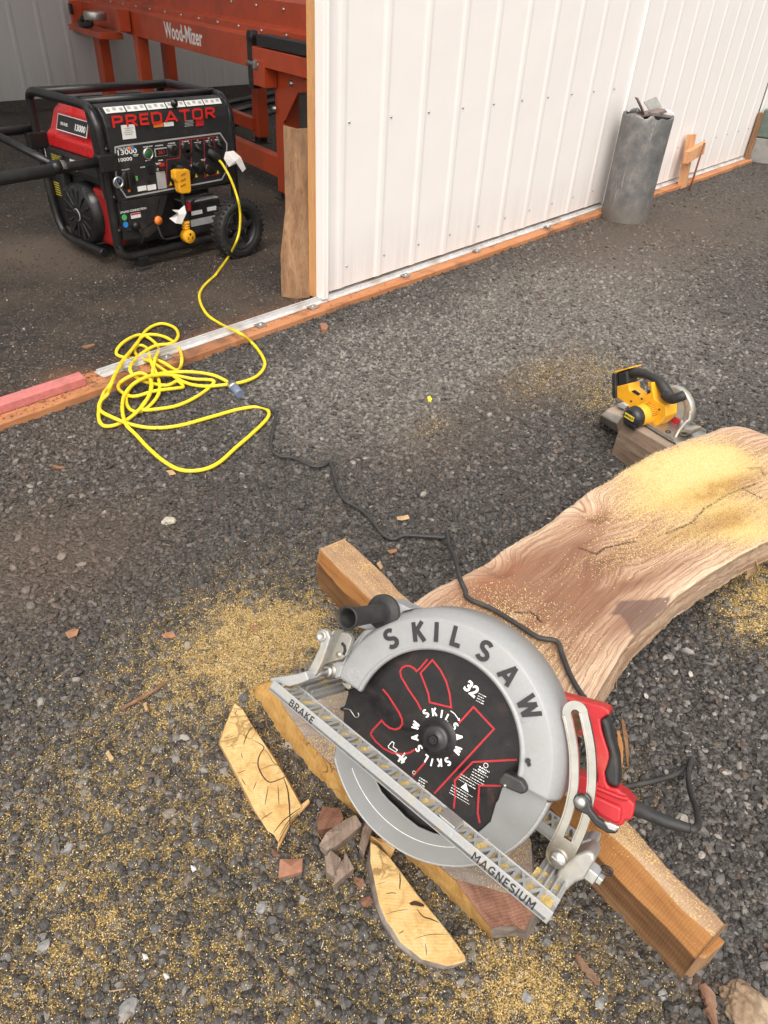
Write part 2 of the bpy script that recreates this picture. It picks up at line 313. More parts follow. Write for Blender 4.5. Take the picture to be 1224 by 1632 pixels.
def slot_black():
    m, N, L, B = nt('blade_black'); tc = N.new('ShaderNodeTexCoord').outputs['Object']
    n1 = nz(N, L, tc, 12, 6, .7, 2); n2 = nz(N, L, tc, 70, 4, .7, 1)
    r = ramp(N, [(.4, (.007, .006, .007)), (.58, (.016, .013, .013)), (.72, (.07, .026, .022))]); L.new(n1, r.inputs[0])
    col = mixc(N, L, mth(N, L, 'MULTIPLY', mth(N, L, 'GREATER_THAN', n2, .7), .5), r.outputs[0], (.12, .09, .07))
    L.new(col, B.inputs['Base Color']); rr = ramp(N, [(.3, (.24,)*3), (.7, (.5,)*3)]); L.new(n1, rr.inputs[0]); L.new(rr.outputs[0], B.inputs['Roughness']); B.inputs['Specular IOR Level'].default_value = .4
    MATS['blade_black'] = m
slot_black()
def siding(name, c, dirtc, grimeh=.35):
    m, N, L, B = nt(name); g_ = N.new('ShaderNodeNewGeometry').outputs['Position']; sp = N.new('ShaderNodeSeparateXYZ'); L.new(g_, sp.inputs[0])
    st = N.new('ShaderNodeMapping'); st.inputs['Scale'].default_value = (24, 24, 1.1); L.new(g_, st.inputs[0])
    a = nz(N, L, g_, 1.3, 3); b = nz(N, L, st.outputs[0], 1.0, 5, .65); d = nz(N, L, g_, 190, 2)
    col = mixc(N, L, a, tuple(x*.95 for x in c), c)
    low = N.new('ShaderNodeMapRange'); L.new(sp.outputs['Z'], low.inputs[0]); low.inputs[1].default_value = .0; low.inputs[2].default_value = grimeh; low.inputs[3].default_value = .5; low.inputs[4].default_value = 0.0
    k = mth(N, L, 'MULTIPLY', low.outputs[0], mth(N, L, 'SUBTRACT', mth(N, L, 'MULTIPLY', b, 1.9), .45, clamp=True)); col = mixc(N, L, k, col, dirtc)
    sk = mth(N, L, 'MULTIPLY', mth(N, L, 'SUBTRACT', b, .6, clamp=True), .5); col = mixc(N, L, sk, col, tuple(x*.7 for x in c))
    dk = mth(N, L, 'MULTIPLY', mth(N, L, 'MULTIPLY', mth(N, L, 'GREATER_THAN', d, .74), low.outputs[0]), 1.1, clamp=True); col = mixc(N, L, dk, col, (.12, .09, .08))
    L.new(col, B.inputs['Base Color']); B.inputs['Roughness'].default_value = .42; bump(N, L, B, nz(N, L, g_, 2.4, 2), .25, .02); MATS[name] = m; return m
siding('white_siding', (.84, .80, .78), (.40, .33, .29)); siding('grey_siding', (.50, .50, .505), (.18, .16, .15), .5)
wood('board_orange', (.34, .13, .055), (.44, .19, .085), (.46, .22, .11), 'X', .8, grime=(.09, .05, .035), gr=.85, dust=.15)
wood('jamb_wood', (.50, .24, .09), (.60, .31, .13), (.66, .38, .18), 'Z', 1, gr=.2)
wood('plank_wood', (.13, .068, .038), (.24, .135, .072), (.36, .22, .125), 'Z', .8, gr=.6, ring=.9)
wood('stake_wood', (.48, .22, .10), (.58, .30, .15), (.64, .37, .2), 'Z', 1, gr=.2)

# ---------------------------------------------------------------- fields: sawdust and gravel tone over the yard (world metres)
def G2(px, py): p = g(px, py); return (p.x, p.y)
DUST = [  # centre pixel in the photo -> ground point, radius x, radius y (m), amount
    (G2(445, 1025), .12, .105, 1.15), (G2(350, 1000), .15, .12, .58), (G2(500, 985), .09, .07, .6), (G2(310, 1080), .17, .14, .42), (G2(400, 1080), .09, .09, .40),
    (G2(240, 1250), .34, .34, .20), (G2(300, 1430), .32, .30, .22), (G2(80, 1480), .25, .28, .20), (G2(560, 1580), .30, .20, .20), (G2(150, 1475), .04, .03, .30), (G2(190, 1435), .03, .02, .26), (G2(90, 1560), .07, .05, .18), (G2(810, 1590), .09, .06, .62), (G2(850, 1640), .12, .08, .5), (G2(900, 1530), .12, .1, .16), (G2(740, 1560), .12, .07, .22),
    (G2(1218, 960), .13, .09, .75), (G2(1205, 900), .09, .07, .5), (G2(1180, 1000), .1, .1, .2), (G2(890, 595), .26, .11, .16), (G2(965, 640), .13, .08, .28), (G2(970, 600), .15, .09, .16), (G2(685, 680), .10, .06, .12), (G2(500, 1170), .12, .12, .26), (G2(985, 1250), .06, .06, .3), (G2(1000, 1600), .1, .1, .14), (G2(450, 900), .2, .12, .12), (G2(690, 1500), .1, .1, .2)]
def dust(x, y):
    x = np.asarray(x, float); y = np.asarray(y, float); d = np.zeros_like(x)
    for (c, rx, ry, a) in DUST:
        q = ((x-c[0])/rx)**2+((y-c[1])/ry)**2; d = d+a*np.exp(-q*.9)
    n = fbm(x*9, y*9, 5, 4); n2 = fbm(x*45, y*45, 9, 3); return np.clip(d*(.45+1.05*n)*(.35+1.3*n2), 0, 1.2)
LIGHT = [(G2(590, 590), .42, .30, 1.1), (G2(700, 560), .8, .4, .5), (G2(830, 500), .9, .35, 1.2), (G2(1000, 430), .8, .4, .6), (G2(650, 640), .45, .25, .6), (G2(1100, 560), .5, .35, .7), (G2(470, 640), .2, .3, .5), (G2(980, 520), .7, .3, .6)]
BROWN = [(G2(60, 880), .35, .25, .8), (G2(100, 700), .3, .2, .4), (G2(860, 600), .3, .15, .6), (G2(1150, 350), 1.5, .6, .5), (G2(700, 700), .3, .2, .4), (G2(1000, 380), 1.2, .5, .5)]
def blobs(B_, x, y, s):
    d = np.zeros_like(x)
    for (c, rx, ry, a) in B_: d = d+a*np.exp(-(((x-c[0])/rx)**2+((y-c[1])/ry)**2))
    return np.clip(d*(.4+1.2*fbm(x*4, y*4, s, 4)), 0, 1)

# ---------------------------------------------------------------- ground sheets
def ground_mat(name, barn=False):
    m, N, L, B = nt(name); p = N.new('ShaderNodeNewGeometry').outputs['Position']
    def att(n): a = N.new('ShaderNodeAttribute'); a.attribute_name = n; return a.outputs['Fac']
    wob = N.new('ShaderNodeTexNoise'); wob.inputs['Scale'].default_value = 70; L.new(p, wob.inputs['Vector']); sc = N.new('ShaderNodeVectorMath'); sc.operation = 'SCALE'; sc.inputs['Scale'].default_value = .012; L.new(wob.outputs['Color'], sc.inputs[0])
    ad = N.new('ShaderNodeVectorMath'); ad.operation = 'ADD'; L.new(p, ad.inputs[0]); L.new(sc.outputs[0], ad.inputs[1])
    def vor(s):
        v = N.new('ShaderNodeTexVoronoi'); v.inputs['Scale'].default_value = s; v.inputs['Randomness'].default_value = 1; L.new(ad.outputs[0], v.inputs['Vector']); return v
    v1 = vor(85 if not barn else 110); v2 = vor(170 if not barn else 210); v3 = vor(34)
    c1 = N.new('ShaderNodeSeparateColor'); L.new(v1.outputs['Color'], c1.inputs[0]); c2 = N.new('ShaderNodeSeparateColor'); L.new(v2.outputs['Color'], c2.inputs[0])
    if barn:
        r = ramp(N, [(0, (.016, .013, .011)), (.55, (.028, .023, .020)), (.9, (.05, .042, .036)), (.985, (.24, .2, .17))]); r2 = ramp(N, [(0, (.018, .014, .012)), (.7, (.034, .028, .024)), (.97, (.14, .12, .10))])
    else:
        r = ramp(N, [(0, (.018, .0155, .014)), (.5, (.044, .038, .034)), (.82, (.085, .076, .068)), (.96, (.16, .145, .13)), (1, (.28, .25, .22))]); r2 = ramp(N, [(0, (.022, .019, .016)), (.6, (.052, .045, .039)), (.95, (.13, .115, .10))])
    L.new(c1.outputs[0], r.inputs[0]); L.new(c2.outputs[0], r2.inputs[0])
    sel = nz(N, L, p, 22, 3); selr = ramp(N, [(.42, (0, 0, 0)), (.58, (1, 1, 1))]); L.new(sel, selr.inputs[0])
    col = mixc(N, L, selr.outputs[0], r.outputs[0], r2.outputs[0])
    big = nz(N, L, p, 1.6, 5, .6)
    fine = nz(N, L, p, 240, 2, .6)
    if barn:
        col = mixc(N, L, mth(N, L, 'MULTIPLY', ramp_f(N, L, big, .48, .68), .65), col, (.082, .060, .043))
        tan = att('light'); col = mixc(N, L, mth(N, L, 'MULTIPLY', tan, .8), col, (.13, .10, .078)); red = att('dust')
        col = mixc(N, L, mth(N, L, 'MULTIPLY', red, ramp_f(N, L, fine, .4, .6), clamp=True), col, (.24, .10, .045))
    else:
        l_ = att('light'); fl = mth(N, L, 'MULTIPLY', l_, ramp_f(N, L, nz(N, L, p, 55, 4, .7), .35, .65)); col = mixc(N, L, mth(N, L, 'MULTIPLY', fl, .95), col, (.20, .182, .162))
        bw = att('brown'); col = mixc(N, L, mth(N, L, 'MULTIPLY', bw, .7), col, (.095, .070, .050))
        du = att('dust'); col = mixc(N, L, mth(N, L, 'MULTIPLY', du, 2.2, clamp=True), col, (.095, .072, .038)); dk = mth(N, L, 'MULTIPLY', mth(N, L, 'POWER', du, 1.5), ramp_f(N, L, fine, .42, .62)); dcol = ramp(N, [(.3, (.26, .16, .05)), (.55, (.52, .35, .12)), (.8, (.64, .48, .21))]); L.new(nz(N, L, p, 320, 2), dcol.inputs[0])
        col = mixc(N, L, mth(N, L, 'MULTIPLY', dk, 1.5, clamp=True), col, dcol.outputs[0])
    L.new(col, B.inputs['Base Color']); B.inputs['Roughness'].default_value = .72; B.inputs['Specular IOR Level'].default_value = .35
    h1 = mth(N, L, 'SUBTRACT', 1.0, v1.outputs['Distance']); h2 = mth(N, L, 'MULTIPLY', mth(N, L, 'SUBTRACT', 1.0, v2.outputs['Distance']), .5)
    h = mth(N, L, 'ADD', mth(N, L, 'ADD', h1, h2), mth(N, L, 'MULTIPLY', fine, .4)); bump(N, L, B, h, .5 if barn else .85, .006 if barn else .009); MATS[name] = m; return m
ground_mat('yard_gravel'); ground_mat('barn_dirt', True)
WY = 2.30                                          # front face of the skirt board
def hgt(x, y): return .010*(fbm(x*1.3, y*1.3, 21, 3)-.5)+.006*(fbm(x*7, y*7, 31, 3)-.5)
def sheet(name, xs, ys, z, mat, attrs, hf=None):
    X_, Y_ = np.meshgrid(xs, ys); nx, ny = len(xs), len(ys); Z_ = (hf(X_, Y_) if hf else 0*X_)+z
    vs = np.stack([X_.ravel(), Y_.ravel(), Z_.ravel()], 1); idx = np.arange(nx*ny).reshape(ny, nx)
    fs = np.stack([idx[:-1, :-1].ravel(), idx[:-1, 1:].ravel(), idx[1:, 1:].ravel(), idx[1:, :-1].ravel()], 1)
    me = bpy.data.meshes.new(name); me.from_pydata(vs.tolist(), [], fs.tolist())
    for k, f_ in attrs.items(): a = me.attributes.new(k, 'FLOAT', 'POINT'); a.data.foreach_set('value', f_(X_, Y_).ravel().astype(np.float32))
    me.polygons.foreach_set('use_smooth', [True]*len(fs)); me.materials.append(mat); o = bpy.data.objects.new(name, me); COL.objects.link(o); tag(o, kind='structure'); return o
xs = np.concatenate([[-60, -20, -6, -3, -1.5], np.arange(-.8, 3.4, .012), np.arange(3.4, 9.5, .05), [11, 15, 25, 60, 120]])
ys = np.concatenate([[-120, -50, -20, -8, -4, -2], np.arange(-1.0, 2.36, .012)])
fade = lambda x, y: np.clip(1-np.maximum(0, np.hypot(x-1.5, y-.8)-6)/3, 0, 1)
sheet('ground', xs, ys, 0, M['yard_gravel'], {'dust': lambda x, y: dust(x, y)*fade(x, y), 'light': lambda x, y: blobs(LIGHT, x, y, 3)*fade(x, y), 'brown': lambda x, y: blobs(BROWN, x, y, 8)}, hgt)
BT = [(G2(60, 400), .5, .35, .8), (G2(120, 420), .4, .3, .5), (G2(440, 400), .3, .15, .5)]
RD = [(G2(120, 610), .08, .10, 1.1), (G2(250, 580), .2, .08, 1.), (G2(430, 510), .35, .07, 1.2), (G2(330, 540), .3, .07, 1.1), (G2(60, 640), .2, .06, .8)]
xs = np.concatenate([[-8, -4, -2], np.arange(-1, 4.5, .04), np.arange(4.5, 13, .2)]); ys = np.concatenate([[2.352], np.arange(2.4, 5, .04), np.arange(5, 8.4, .2)])
sheet('barn_floor', xs, ys, .004, M['barn_dirt'], {'light': lambda x, y: blobs(BT, x, y, 3), 'dust': lambda x, y: blobs(RD, x, y, 6)}, lambda x, y: .006*(fbm(x*2, y*2, 41, 3)-.5))

# ---------------------------------------------------------------- loose gravel and sawdust (uncountable: one object each)
def gn_scatter(name, pts, rot, scl, attrs, mat, variants, seed, spiky=.55, subd=2):
    me = bpy.data.meshes.new(name); n = len(pts); me.vertices.add(n); me.vertices.foreach_set('co', pts.astype(np.float32).ravel())
    a = me.attributes.new('rot', 'FLOAT_VECTOR', 'POINT'); a.data.foreach_set('vector', rot.astype(np.float32).ravel())
    a = me.attributes.new('scl', 'FLOAT_VECTOR', 'POINT'); a.data.foreach_set('vector', scl.astype(np.float32).ravel())
    for k, v in attrs.items(): a = me.attributes.new(k, 'FLOAT', 'POINT'); a.data.foreach_set('value', v.astype(np.float32))
    o = bpy.data.objects.new(name, me); COL.objects.link(o)
    t = bpy.data.node_groups.new(name+'_nodes', 'GeometryNodeTree'); t.interface.new_socket('Geometry', in_out='INPUT', socket_type='NodeSocketGeometry'); t.interface.new_socket('Geometry', in_out='OUTPUT', socket_type='NodeSocketGeometry')
    N, L = t.nodes, t.links; gi = N.new('NodeGroupInput'); go = N.new('NodeGroupOutput'); iop = N.new('GeometryNodeInstanceOnPoints'); g2i = N.new('GeometryNodeGeometryToInstance')
    for k in range(variants):
        ico = N.new('GeometryNodeMeshIcoSphere'); ico.inputs['Radius'].default_value = 1; ico.inputs['Subdivisions'].default_value = subd
        sp = N.new('GeometryNodeSetPosition'); no = N.new('ShaderNodeTexNoise'); no.noise_dimensions = '4D'; no.inputs['W'].default_value = seed+k*7.3; no.inputs['Scale'].default_value = 1.25; no.inputs['Detail'].default_value = 2
        sb = N.new('ShaderNodeVectorMath'); sb.operation = 'SUBTRACT'; sb.inputs[1].default_value = (.5, .5, .5); s2 = N.new('ShaderNodeVectorMath'); s2.operation = 'SCALE'; s2.inputs['Scale'].default_value = 2.6*spiky
        L.new(no.outputs['Color'], sb.inputs[0]); L.new(sb.outputs[0], s2.inputs[0]); L.new(s2.outputs[0], sp.inputs['Offset']); L.new(ico.outputs['Mesh'], sp.inputs['Geometry'])
        sm = N.new('GeometryNodeSetMaterial'); sm.inputs['Material'].default_value = mat; L.new(sp.outputs[0], sm.inputs[0]); L.new(sm.outputs[0], g2i.inputs[0])
    def na(nm, ty): q = N.new('GeometryNodeInputNamedAttribute'); q.data_type = ty; q.inputs[0].default_value = nm; return q.outputs[0]
    e2r = N.new('FunctionNodeEulerToRotation'); L.new(na('rot', 'FLOAT_VECTOR'), e2r.inputs[0]); L.new(gi.outputs[0], iop.inputs['Points']); L.new(g2i.outputs[0], iop.inputs['Instance']); iop.inputs['Pick Instance'].default_value = True
    L.new(e2r.outputs[0], iop.inputs['Rotation']); L.new(na('scl', 'FLOAT_VECTOR'), iop.inputs['Scale']); L.new(iop.outputs[0], go.inputs[0])
    md = o.modifiers.new('scatter', 'NODES'); md.node_group = t; me.materials.append(mat); return o
def inst_att(N, n): a = N.new('ShaderNodeAttribute'); a.attribute_type = 'INSTANCER'; a.attribute_name = n; return a.outputs['Fac']
def stone_mat():
    m, N, L, B = nt('loose_stone'); tc = N.new('ShaderNodeNewGeometry').outputs['Position']
    r = ramp(N, [(0, (.014, .0125, .012)), (.4, (.038, .0345, .033)), (.66, (.075, .069, .064)), (.84, (.135, .124, .113)), (.95, (.23, .212, .19)), (1, (.42, .38, .33))]); L.new(inst_att(N, 'tone'), r.inputs[0])
    n = nz(N, L, tc, 260, 4, .7); col = mixc(N, L, mth(N, L, 'MULTIPLY', mth(N, L, 'SUBTRACT', n, .45, clamp=True), 1.2), r.outputs[0], (.17, .15, .135))
    col = mixc(N, L, mth(N, L, 'MULTIPLY', inst_att(N, 'brn'), .5), col, (.14, .085, .055))
    k = mth(N, L, 'GREATER_THAN', mth(N, L, 'ADD', nz(N, L, tc, 480, 2), mth(N, L, 'MULTIPLY', inst_att(N, 'dst'), .42)), .80); col = mixc(N, L, k, col, (.45, .31, .12))
    L.new(col, B.inputs['Base Color']); B.inputs['Roughness'].default_value = .58; B.inputs['Specular IOR Level'].default_value = .45; bump(N, L, B, n, .4, .002); MATS['loose_stone'] = m
stone_mat()
def dust_mat():
    m, N, L, B = nt('sawdust_flake'); r = ramp(N, [(0, (.30, .16, .06)), (.3, (.48, .32, .115)), (.7, (.64, .48, .21)), (1, (.74, .63, .40))]); L.new(inst_att(N, 'tone'), r.inputs[0]); L.new(r.outputs[0], B.inputs['Base Color']); B.inputs['Roughness'].default_value = .95; B.inputs['Specular IOR Level'].default_value = .05; MATS['sawdust_flake'] = m
dust_mat()
m_, N_, L_n, B_n = nt('straw'); r_n = ramp(N_, [(0, (.16, .08, .045)), (.6, (.30, .20, .12)), (1, (.50, .40, .26))]); L_n.new(inst_att(N_, 'tone'), r_n.inputs[0]); L_n.new(r_n.outputs[0], B_n.inputs['Base Color']); B_n.inputs['Roughness'].default_value = .8; MATS['straw'] = m_
def rot_rand(n, flat=.6): return np.stack([RNG.normal(0, flat, n), RNG.normal(0, flat, n), RNG.uniform(0, 6.28, n)], 1)
EX = []                                            # footprints to keep free: (centre, radius)
P_ = []; SZ = []
for (x0, x1, y0, y1, dens, smin, smax, cond) in [
        (-.35, 1.75, -.65, 1.35, 20000, .0030, .0100, lambda x, y: np.ones_like(x) > 0),
        (-.2, 3.1, -.7, 2.33, 9500, .0036, .0105, lambda x, y: (x > 1.75) | (y > 1.35)),
        (2.4, 5.2, -.4, 2.35, 4600, .0045, .0115, lambda x, y: x > 3.1), (5.2, 8.9, .2, 2.35, 1500, .006, .011, lambda x, y: x > 0)]:
    n = int((x1-x0)*(y1-y0)*dens); x = RNG.uniform(x0, x1, n); y = RNG.uniform(y0, y1, n)
    r = np.hypot(x, y); vis = cond(x, y)
    # compact, dusty patches carry fewer loose stones
    keep = RNG.uniform(0, 1, n) < (.38+.75*fbm(x*3, y*3, 61, 3)-.5*np.clip(blobs(BROWN, x, y, 8), 0, 1)-.12*np.clip((x-.9)/1.2, 0, 1))
    ok = vis & keep; x, y = x[ok], y[ok]; n = len(x)
    s = smin+(smax-smin)*RNG.uniform(0, 1, n)**1.9; P_.append(np.stack([x, y, hgt(x, y)+s*RNG.uniform(-.35, .35, n)], 1)); SZ.append(s)
n = 420; x = RNG.uniform(-.1, 2.2, n); y = RNG.uniform(-.5, 2.2, n); s = RNG.uniform(.008, .0125, n); P_.append(np.stack([x, y, hgt(x, y)+s*.3], 1)); SZ.append(s)
P_ = np.concatenate(P_); SZ = np.concatenate(SZ); n = len(P_)
sc = SZ[:, None]*np.stack([RNG.uniform(.8, 1.3, n), RNG.uniform(.6, 1.1, n), RNG.uniform(.4, .8, n)], 1)
lt = blobs(LIGHT, P_[:, 0], P_[:, 1], 3); tone = np.clip(RNG.beta(1.5, 2.3, n)*(.82+.25*fbm(P_[:, 0]*2, P_[:, 1]*2, 71))+lt*.55*RNG.uniform(.3, 1, n)+.10*np.clip(blobs(BROWN, P_[:, 0], P_[:, 1], 8), 0, 1)+.05, 0, .93)
tone = tone*(1+.12*np.exp(-(((P_[:, 0]-G2(1110, 1150)[0])/.40)**2+((P_[:, 1]-G2(1110, 1150)[1])/.30)**2))-.22*np.exp(-(((P_[:, 0]-G2(350, 850)[0])/.55)**2+((P_[:, 1]-G2(350, 850)[1])/.45)**2)))-.02
tone[-420:] = np.clip(tone[-420:]+.25, 0, .95)
o = gn_scatter('gravel', P_, rot_rand(n, .5), sc, {'tone': tone, 'dst': np.clip(dust(P_[:, 0], P_[:, 1])*.62, 0, .75), 'brn': np.clip(blobs(BROWN, P_[:, 0], P_[:, 1], 8)+(RNG.uniform(0, 1, n) > .95)*.8, 0, 1)}, M['loose_stone'], 9, 3)
tag(o, 'dark crushed gravel covering the yard in front of the white wall', 'gravel', kind='stuff')
# barn floor crumbs
n = 9000; x = RNG.uniform(.2, 4.6, n); y = RNG.uniform(2.5, 5.4, n); s = RNG.uniform(.002, .006, n)
o = gn_scatter('barn_gravel', np.stack([x, y, np.full(n, .006)], 1), rot_rand(n, .5), s[:, None]*np.stack([RNG.uniform(.8, 1.3, n), RNG.uniform(.7, 1, n), RNG.uniform(.4, .8, n)], 1), {'tone': np.clip(RNG.beta(1.2, 2, n)+.1, 0, 1), 'dst': np.zeros(n), 'brn': np.full(n, .7)}, M['loose_stone'], 5, 9)
tag(o, 'small loose stones on the packed floor inside the barn', 'gravel', kind='stuff')
# sawdust
x = RNG.uniform(-.3, 3.0, 2900000); y = RNG.uniform(-.6, 2.3, 2900000); d = dust(x, y); ok = RNG.uniform(0, 1, len(x)) < np.clip(d*1.2, 0, 1)**1.1; x, y, d = x[ok], y[ok], d[ok]; n = len(x)
L_ = (.0005+.0014*RNG.uniform(0, 1, n)**2.8)*np.where(x > 1.6, 1.4, 1); z = hgt(x, y)+RNG.uniform(.001, .0072, n)
o = gn_scatter('sawdust', np.stack([x, y, z], 1), rot_rand(n, .5), L_[:, None]*np.stack([np.ones(n), RNG.uniform(.3, .7, n), RNG.uniform(.12, .3, n)], 1), {'tone': np.clip(RNG.normal(.52, .24, n), 0, 1)}, M['sawdust_flake'], 3, 5, subd=1)
tag(o, 'yellow sawdust scattered over the gravel around the cut wood', 'sawdust', kind='stuff')

# ================================================================ BARN
def siding_sheet(mb, x0, x1, z0, z1, fr, pitch=.2765, hgt_=.0042, step=.0, mi=0, screws=None, smi=1, back=True, minor=False):
    # ribbed metal sheet in the frame's U (along) / V (up); ribs stand out along W
    xs_ = [x0]; prof = []
    x = x0-(x0 % pitch)
    pts = [(x0, 0)]
    while x < x1+pitch:
        for dx, h in ((-.034, 0), (-.024, hgt_*.3), (-.012, hgt_*.92), (.0, hgt_), (.012, hgt_*.92), (.024, hgt_*.3), (.034, 0)):
            if x0 < x+dx < x1: pts.append((x+dx, h))
        if minor:
            for o in (.085, .14):
                for dx, h in ((-.012, 0), (-.004, hgt_*.22), (.004, hgt_*.22), (.012, 0)):
                    if x0 < x+o+dx < x1: pts.append((x+o+dx, h))
        x += pitch
    pts.append((x1, 0)); n = len(pts); t = .0025
    nz_ = max(1, int((z1-z0)/.5)); vs = []
    for k in range(nz_+1):
        z = z0+(z1-z0)*k/nz_; vs += [fr.P(a, z, h) for a, h in pts]
    fs = [(k*n+i, k*n+i+1, (k+1)*n+i+1, (k+1)*n+i) for k in range(nz_) for i in range(n-1)]
    mb.add(vs, fs, mi); vs2 = [fr.P(a, z0, h-t) for a, h in pts]+[fr.P(a, z1, h-t) for a, h in pts]
    mb.add(vs2, [(i+1, i, n+i, n+i+1) for i in range(n-1)], mi)
    o = len(mb.v); mb.add([fr.P(a, z0, h) for a, h in pts]+[fr.P(a, z0, h-t) for a, h in pts], [(i, n+i, n+i+1, i+1) for i in range(n-1)], mi)
    if screws:
        x = x0-(x0 % pitch)+pitch
        while x < x1-.02:
            for z in screws:
                mb.lathe([(0, .006), (.0045, .005), (.0055, .001), (.0075, .0)], Frame(fr.P(x+.045, z, 0), fr.U, fr.V, fr.W), n=8, mi=smi)
            x += pitch
FRONT = lambda y: Frame((0, y, 0), (1, 0, 0), (0, 0, 1), (0, -1, 0))
DY = 2.395
door = thing('sliding_door', 'large white ribbed metal sliding door hung along the front of the barn', 'door', (2.345, DY, .045))
mb = MB(); siding_sheet(mb, 2.384, 5.225, .062, 3.4, FRONT(DY), screws=(.16, .78, 1.32, 2.1)); mb.build('panel', [M['white_siding'], M['steel']], door)
mb = MB().box((2.372, DY+.006, 1.72), (.026, .052, 3.36)); mb.box((2.381, DY-.0235, 1.72), (.012, .006, 3.36)); mb.build('edge_trim', M['white_siding'], door, .003)
mb = MB().box((3.79, DY+.035, .10), (2.80, .03, .10)).box((3.79, DY+.035, 1.4), (2.80, .03, .09)).box((3.79, DY+.035, 3.3), (2.80, .03, .09)); mb.build('girt', M['jamb_wood'], door)
mb = MB().box((5.229, DY, 1.72), (.012, .03, 3.36)).build('end_trim', M['white_siding'], door, .003)
w2 = thing('metal_wall', 'white ribbed metal wall to the right of the sliding door behind the metal drum', 'wall', (5.27, DY, .05))
mb = MB(); siding_sheet(mb, 5.252, 8.20, .055, 3.4, FRONT(DY+.004), screws=(.3, 1.32, 2.1)); mb.build('panel', [M['white_siding'], M['steel']], w2)
MB().box((6.72, DY+.05, 1.7), (2.9, .04, 3.2)).build('backing', M['jamb_wood'], w2)
w3 = thing('end_wall', 'far white ribbed wall panel beyond the brown post at the right edge', 'wall', (8.24, DY, .05))
mb = MB(); siding_sheet(mb, 8.235, 13.0, .055, 3.4, FRONT(DY+.004)); mb.build('panel', [M['white_siding']], w3)
MB().box((10.6, DY+.05, 1.7), (4.7, .04, 3.2)).build('backing', M['jamb_wood'], w3)
jamb = MB().box((2.396, DY+.072, 1.71), (.022, .070, 3.38)).build('door_jamb', M['jamb_wood'], None, .003, loc=(2.371, DY+.082, .02))
tag(jamb, 'orange wooden post standing behind the near edge of the white sliding door', 'door post')
# skirt board, track, pink board
sk = MB()
xx = [-2.2]+list(np.arange(-1, 9, .11))+[12.9]; yy0 = [2.306+.010*(fbm(x*1.5, 0, 3)-.5)*2+.006*(fbm(x*12, 5, 7)-.5) for x in xx]; nn = len(xx)
vs = [(x, y, z) for z in (-.02, .026) for x, y in zip(xx, yy0)]+[(x, 2.455, z) for z in (-.02, .026) for x in xx]
fs = [(i, i+1, nn+i+1, nn+i) for i in range(nn-1)]+[(nn+i, nn+i+1, 3*nn+i+1, 3*nn+i) for i in range(nn-1)]+[(2*nn+i+1, 2*nn+i, 3*nn+i, 3*nn+i+1) for i in range(nn-1)]+[(0, nn, 3*nn, 2*nn), (nn-1, 3*nn-1, 4*nn-1, 2*nn-1)]
sk.add(vs, fs); o = sk.build('threshold_board', M['board_orange'], None, .004, loc=(4, 2.38, 0)); tag(o, 'long weathered orange wooden board lying along the foot of the barn front', 'board')
tr = thing('door_track', 'white metal floor track screwed along the orange board under the sliding door', 'track', (1.19, 2.40, .026))
# channel section
sec = [(2.372, .027), (2.372, .031), (2.392, .031), (2.392, .047), (2.396, .047), (2.396, .033), (2.414, .033), (2.414, .047), (2.418, .047), (2.418, .031), (2.436, .031), (2.436, .027)]
mb = MB(); mb.prism([(a-2.4, b) for a, b in sec], 1.19, 11, Frame((0, 2.4, 0), (0, 1, 0), (0, 0, 1), (1, 0, 0))); mb.build('channel', M['track_metal'], tr, .0008, seg=1)
for i, x in enumerate([1.30, 1.46, 1.95, 2.27, 2.95, 3.6, 4.4]):
    mb = MB().box((x, 2.362, .034), (.05, .03, .004)).box((x, 2.352, .030), (.04, .02, .006)); mb.lathe([(0, .006), (.006, .005), (.008, 0)], Frame((x, 2.358, .036), (1, 0, 0), (0, 1, 0), (0, 0, 1)), n=8); mb.build('clip', M['steel'], tr, .001)
q = [(-.4, 2.375), (-.4, 2.44), (1.125, 2.422), (1.115, 2.362)]
pk = MB(); pk.prism(q, .028, .058); o = pk.build('painted_board', M['pink_paint'], None, .002, loc=(.4, 2.40, .028)); tag(o, 'flat board painted faded pink lying on the threshold left of the yellow cord', 'board')
# inside of the barn
bw = thing('back_wall', 'grey ribbed metal wall at the back of the barn behind the sawmill', 'wall', (4, 8.12, 0))
mb = MB(); siding_sheet(mb, -5, 13, .10, 3.7, FRONT(8.12), screws=(.35,)); mb.build('panel', [M['grey_siding'], M['steel']], bw)
MB().box((4, 8.15, .06), (18, .05, .14)).build('base_board', simple('dark_board', (.06, .05, .045), .8, var=.3), bw)
MB().box((4, 8.22, 1.8), (18, .04, 3.6)).build('backing', M['jamb_wood'], bw)
m_, N_, L_n, B_n = nt('added_skylight_panel'); B_n.inputs['Base Color'].default_value = (.8, .8, .8, 1); B_n.inputs['Roughness'].default_value = .6; B_n.inputs['Transmission Weight'].default_value = 0
tl = N_.new('ShaderNodeBsdfTranslucent'); tl.inputs[0].default_value = (.85, .86, .86, 1); ms = N_.new('ShaderNodeMixShader'); ms.inputs[0].default_value = .8; L_n.new(B_n.outputs[0], ms.inputs[1]); L_n.new(tl.outputs[0], ms.inputs[2]); L_n.new(ms.outputs[0], N_['Material Output'].inputs[0]); M['added_skylight_panel'] = m_
rf = thing('barn_roof', 'pale metal roof over the barn with an unseen translucent strip added to brighten the inside', 'roof', (4, 5.2, 4.6))
for (y0_, y1_, mt_) in ((2.2, 4.2, 'roof_metal'), (4.2, 6.4, 'added_skylight_panel'), (6.4, 8.3, 'roof_metal')): MB().box((4.5, (y0_+y1_)/2, 4.65), (16, y1_-y0_-.01, .02)).build('panel' if mt_ == 'roof_metal' else 'added_skylight', M[mt_], rf)  # middle translucent strip is an unseen addition that brightens the barn interior
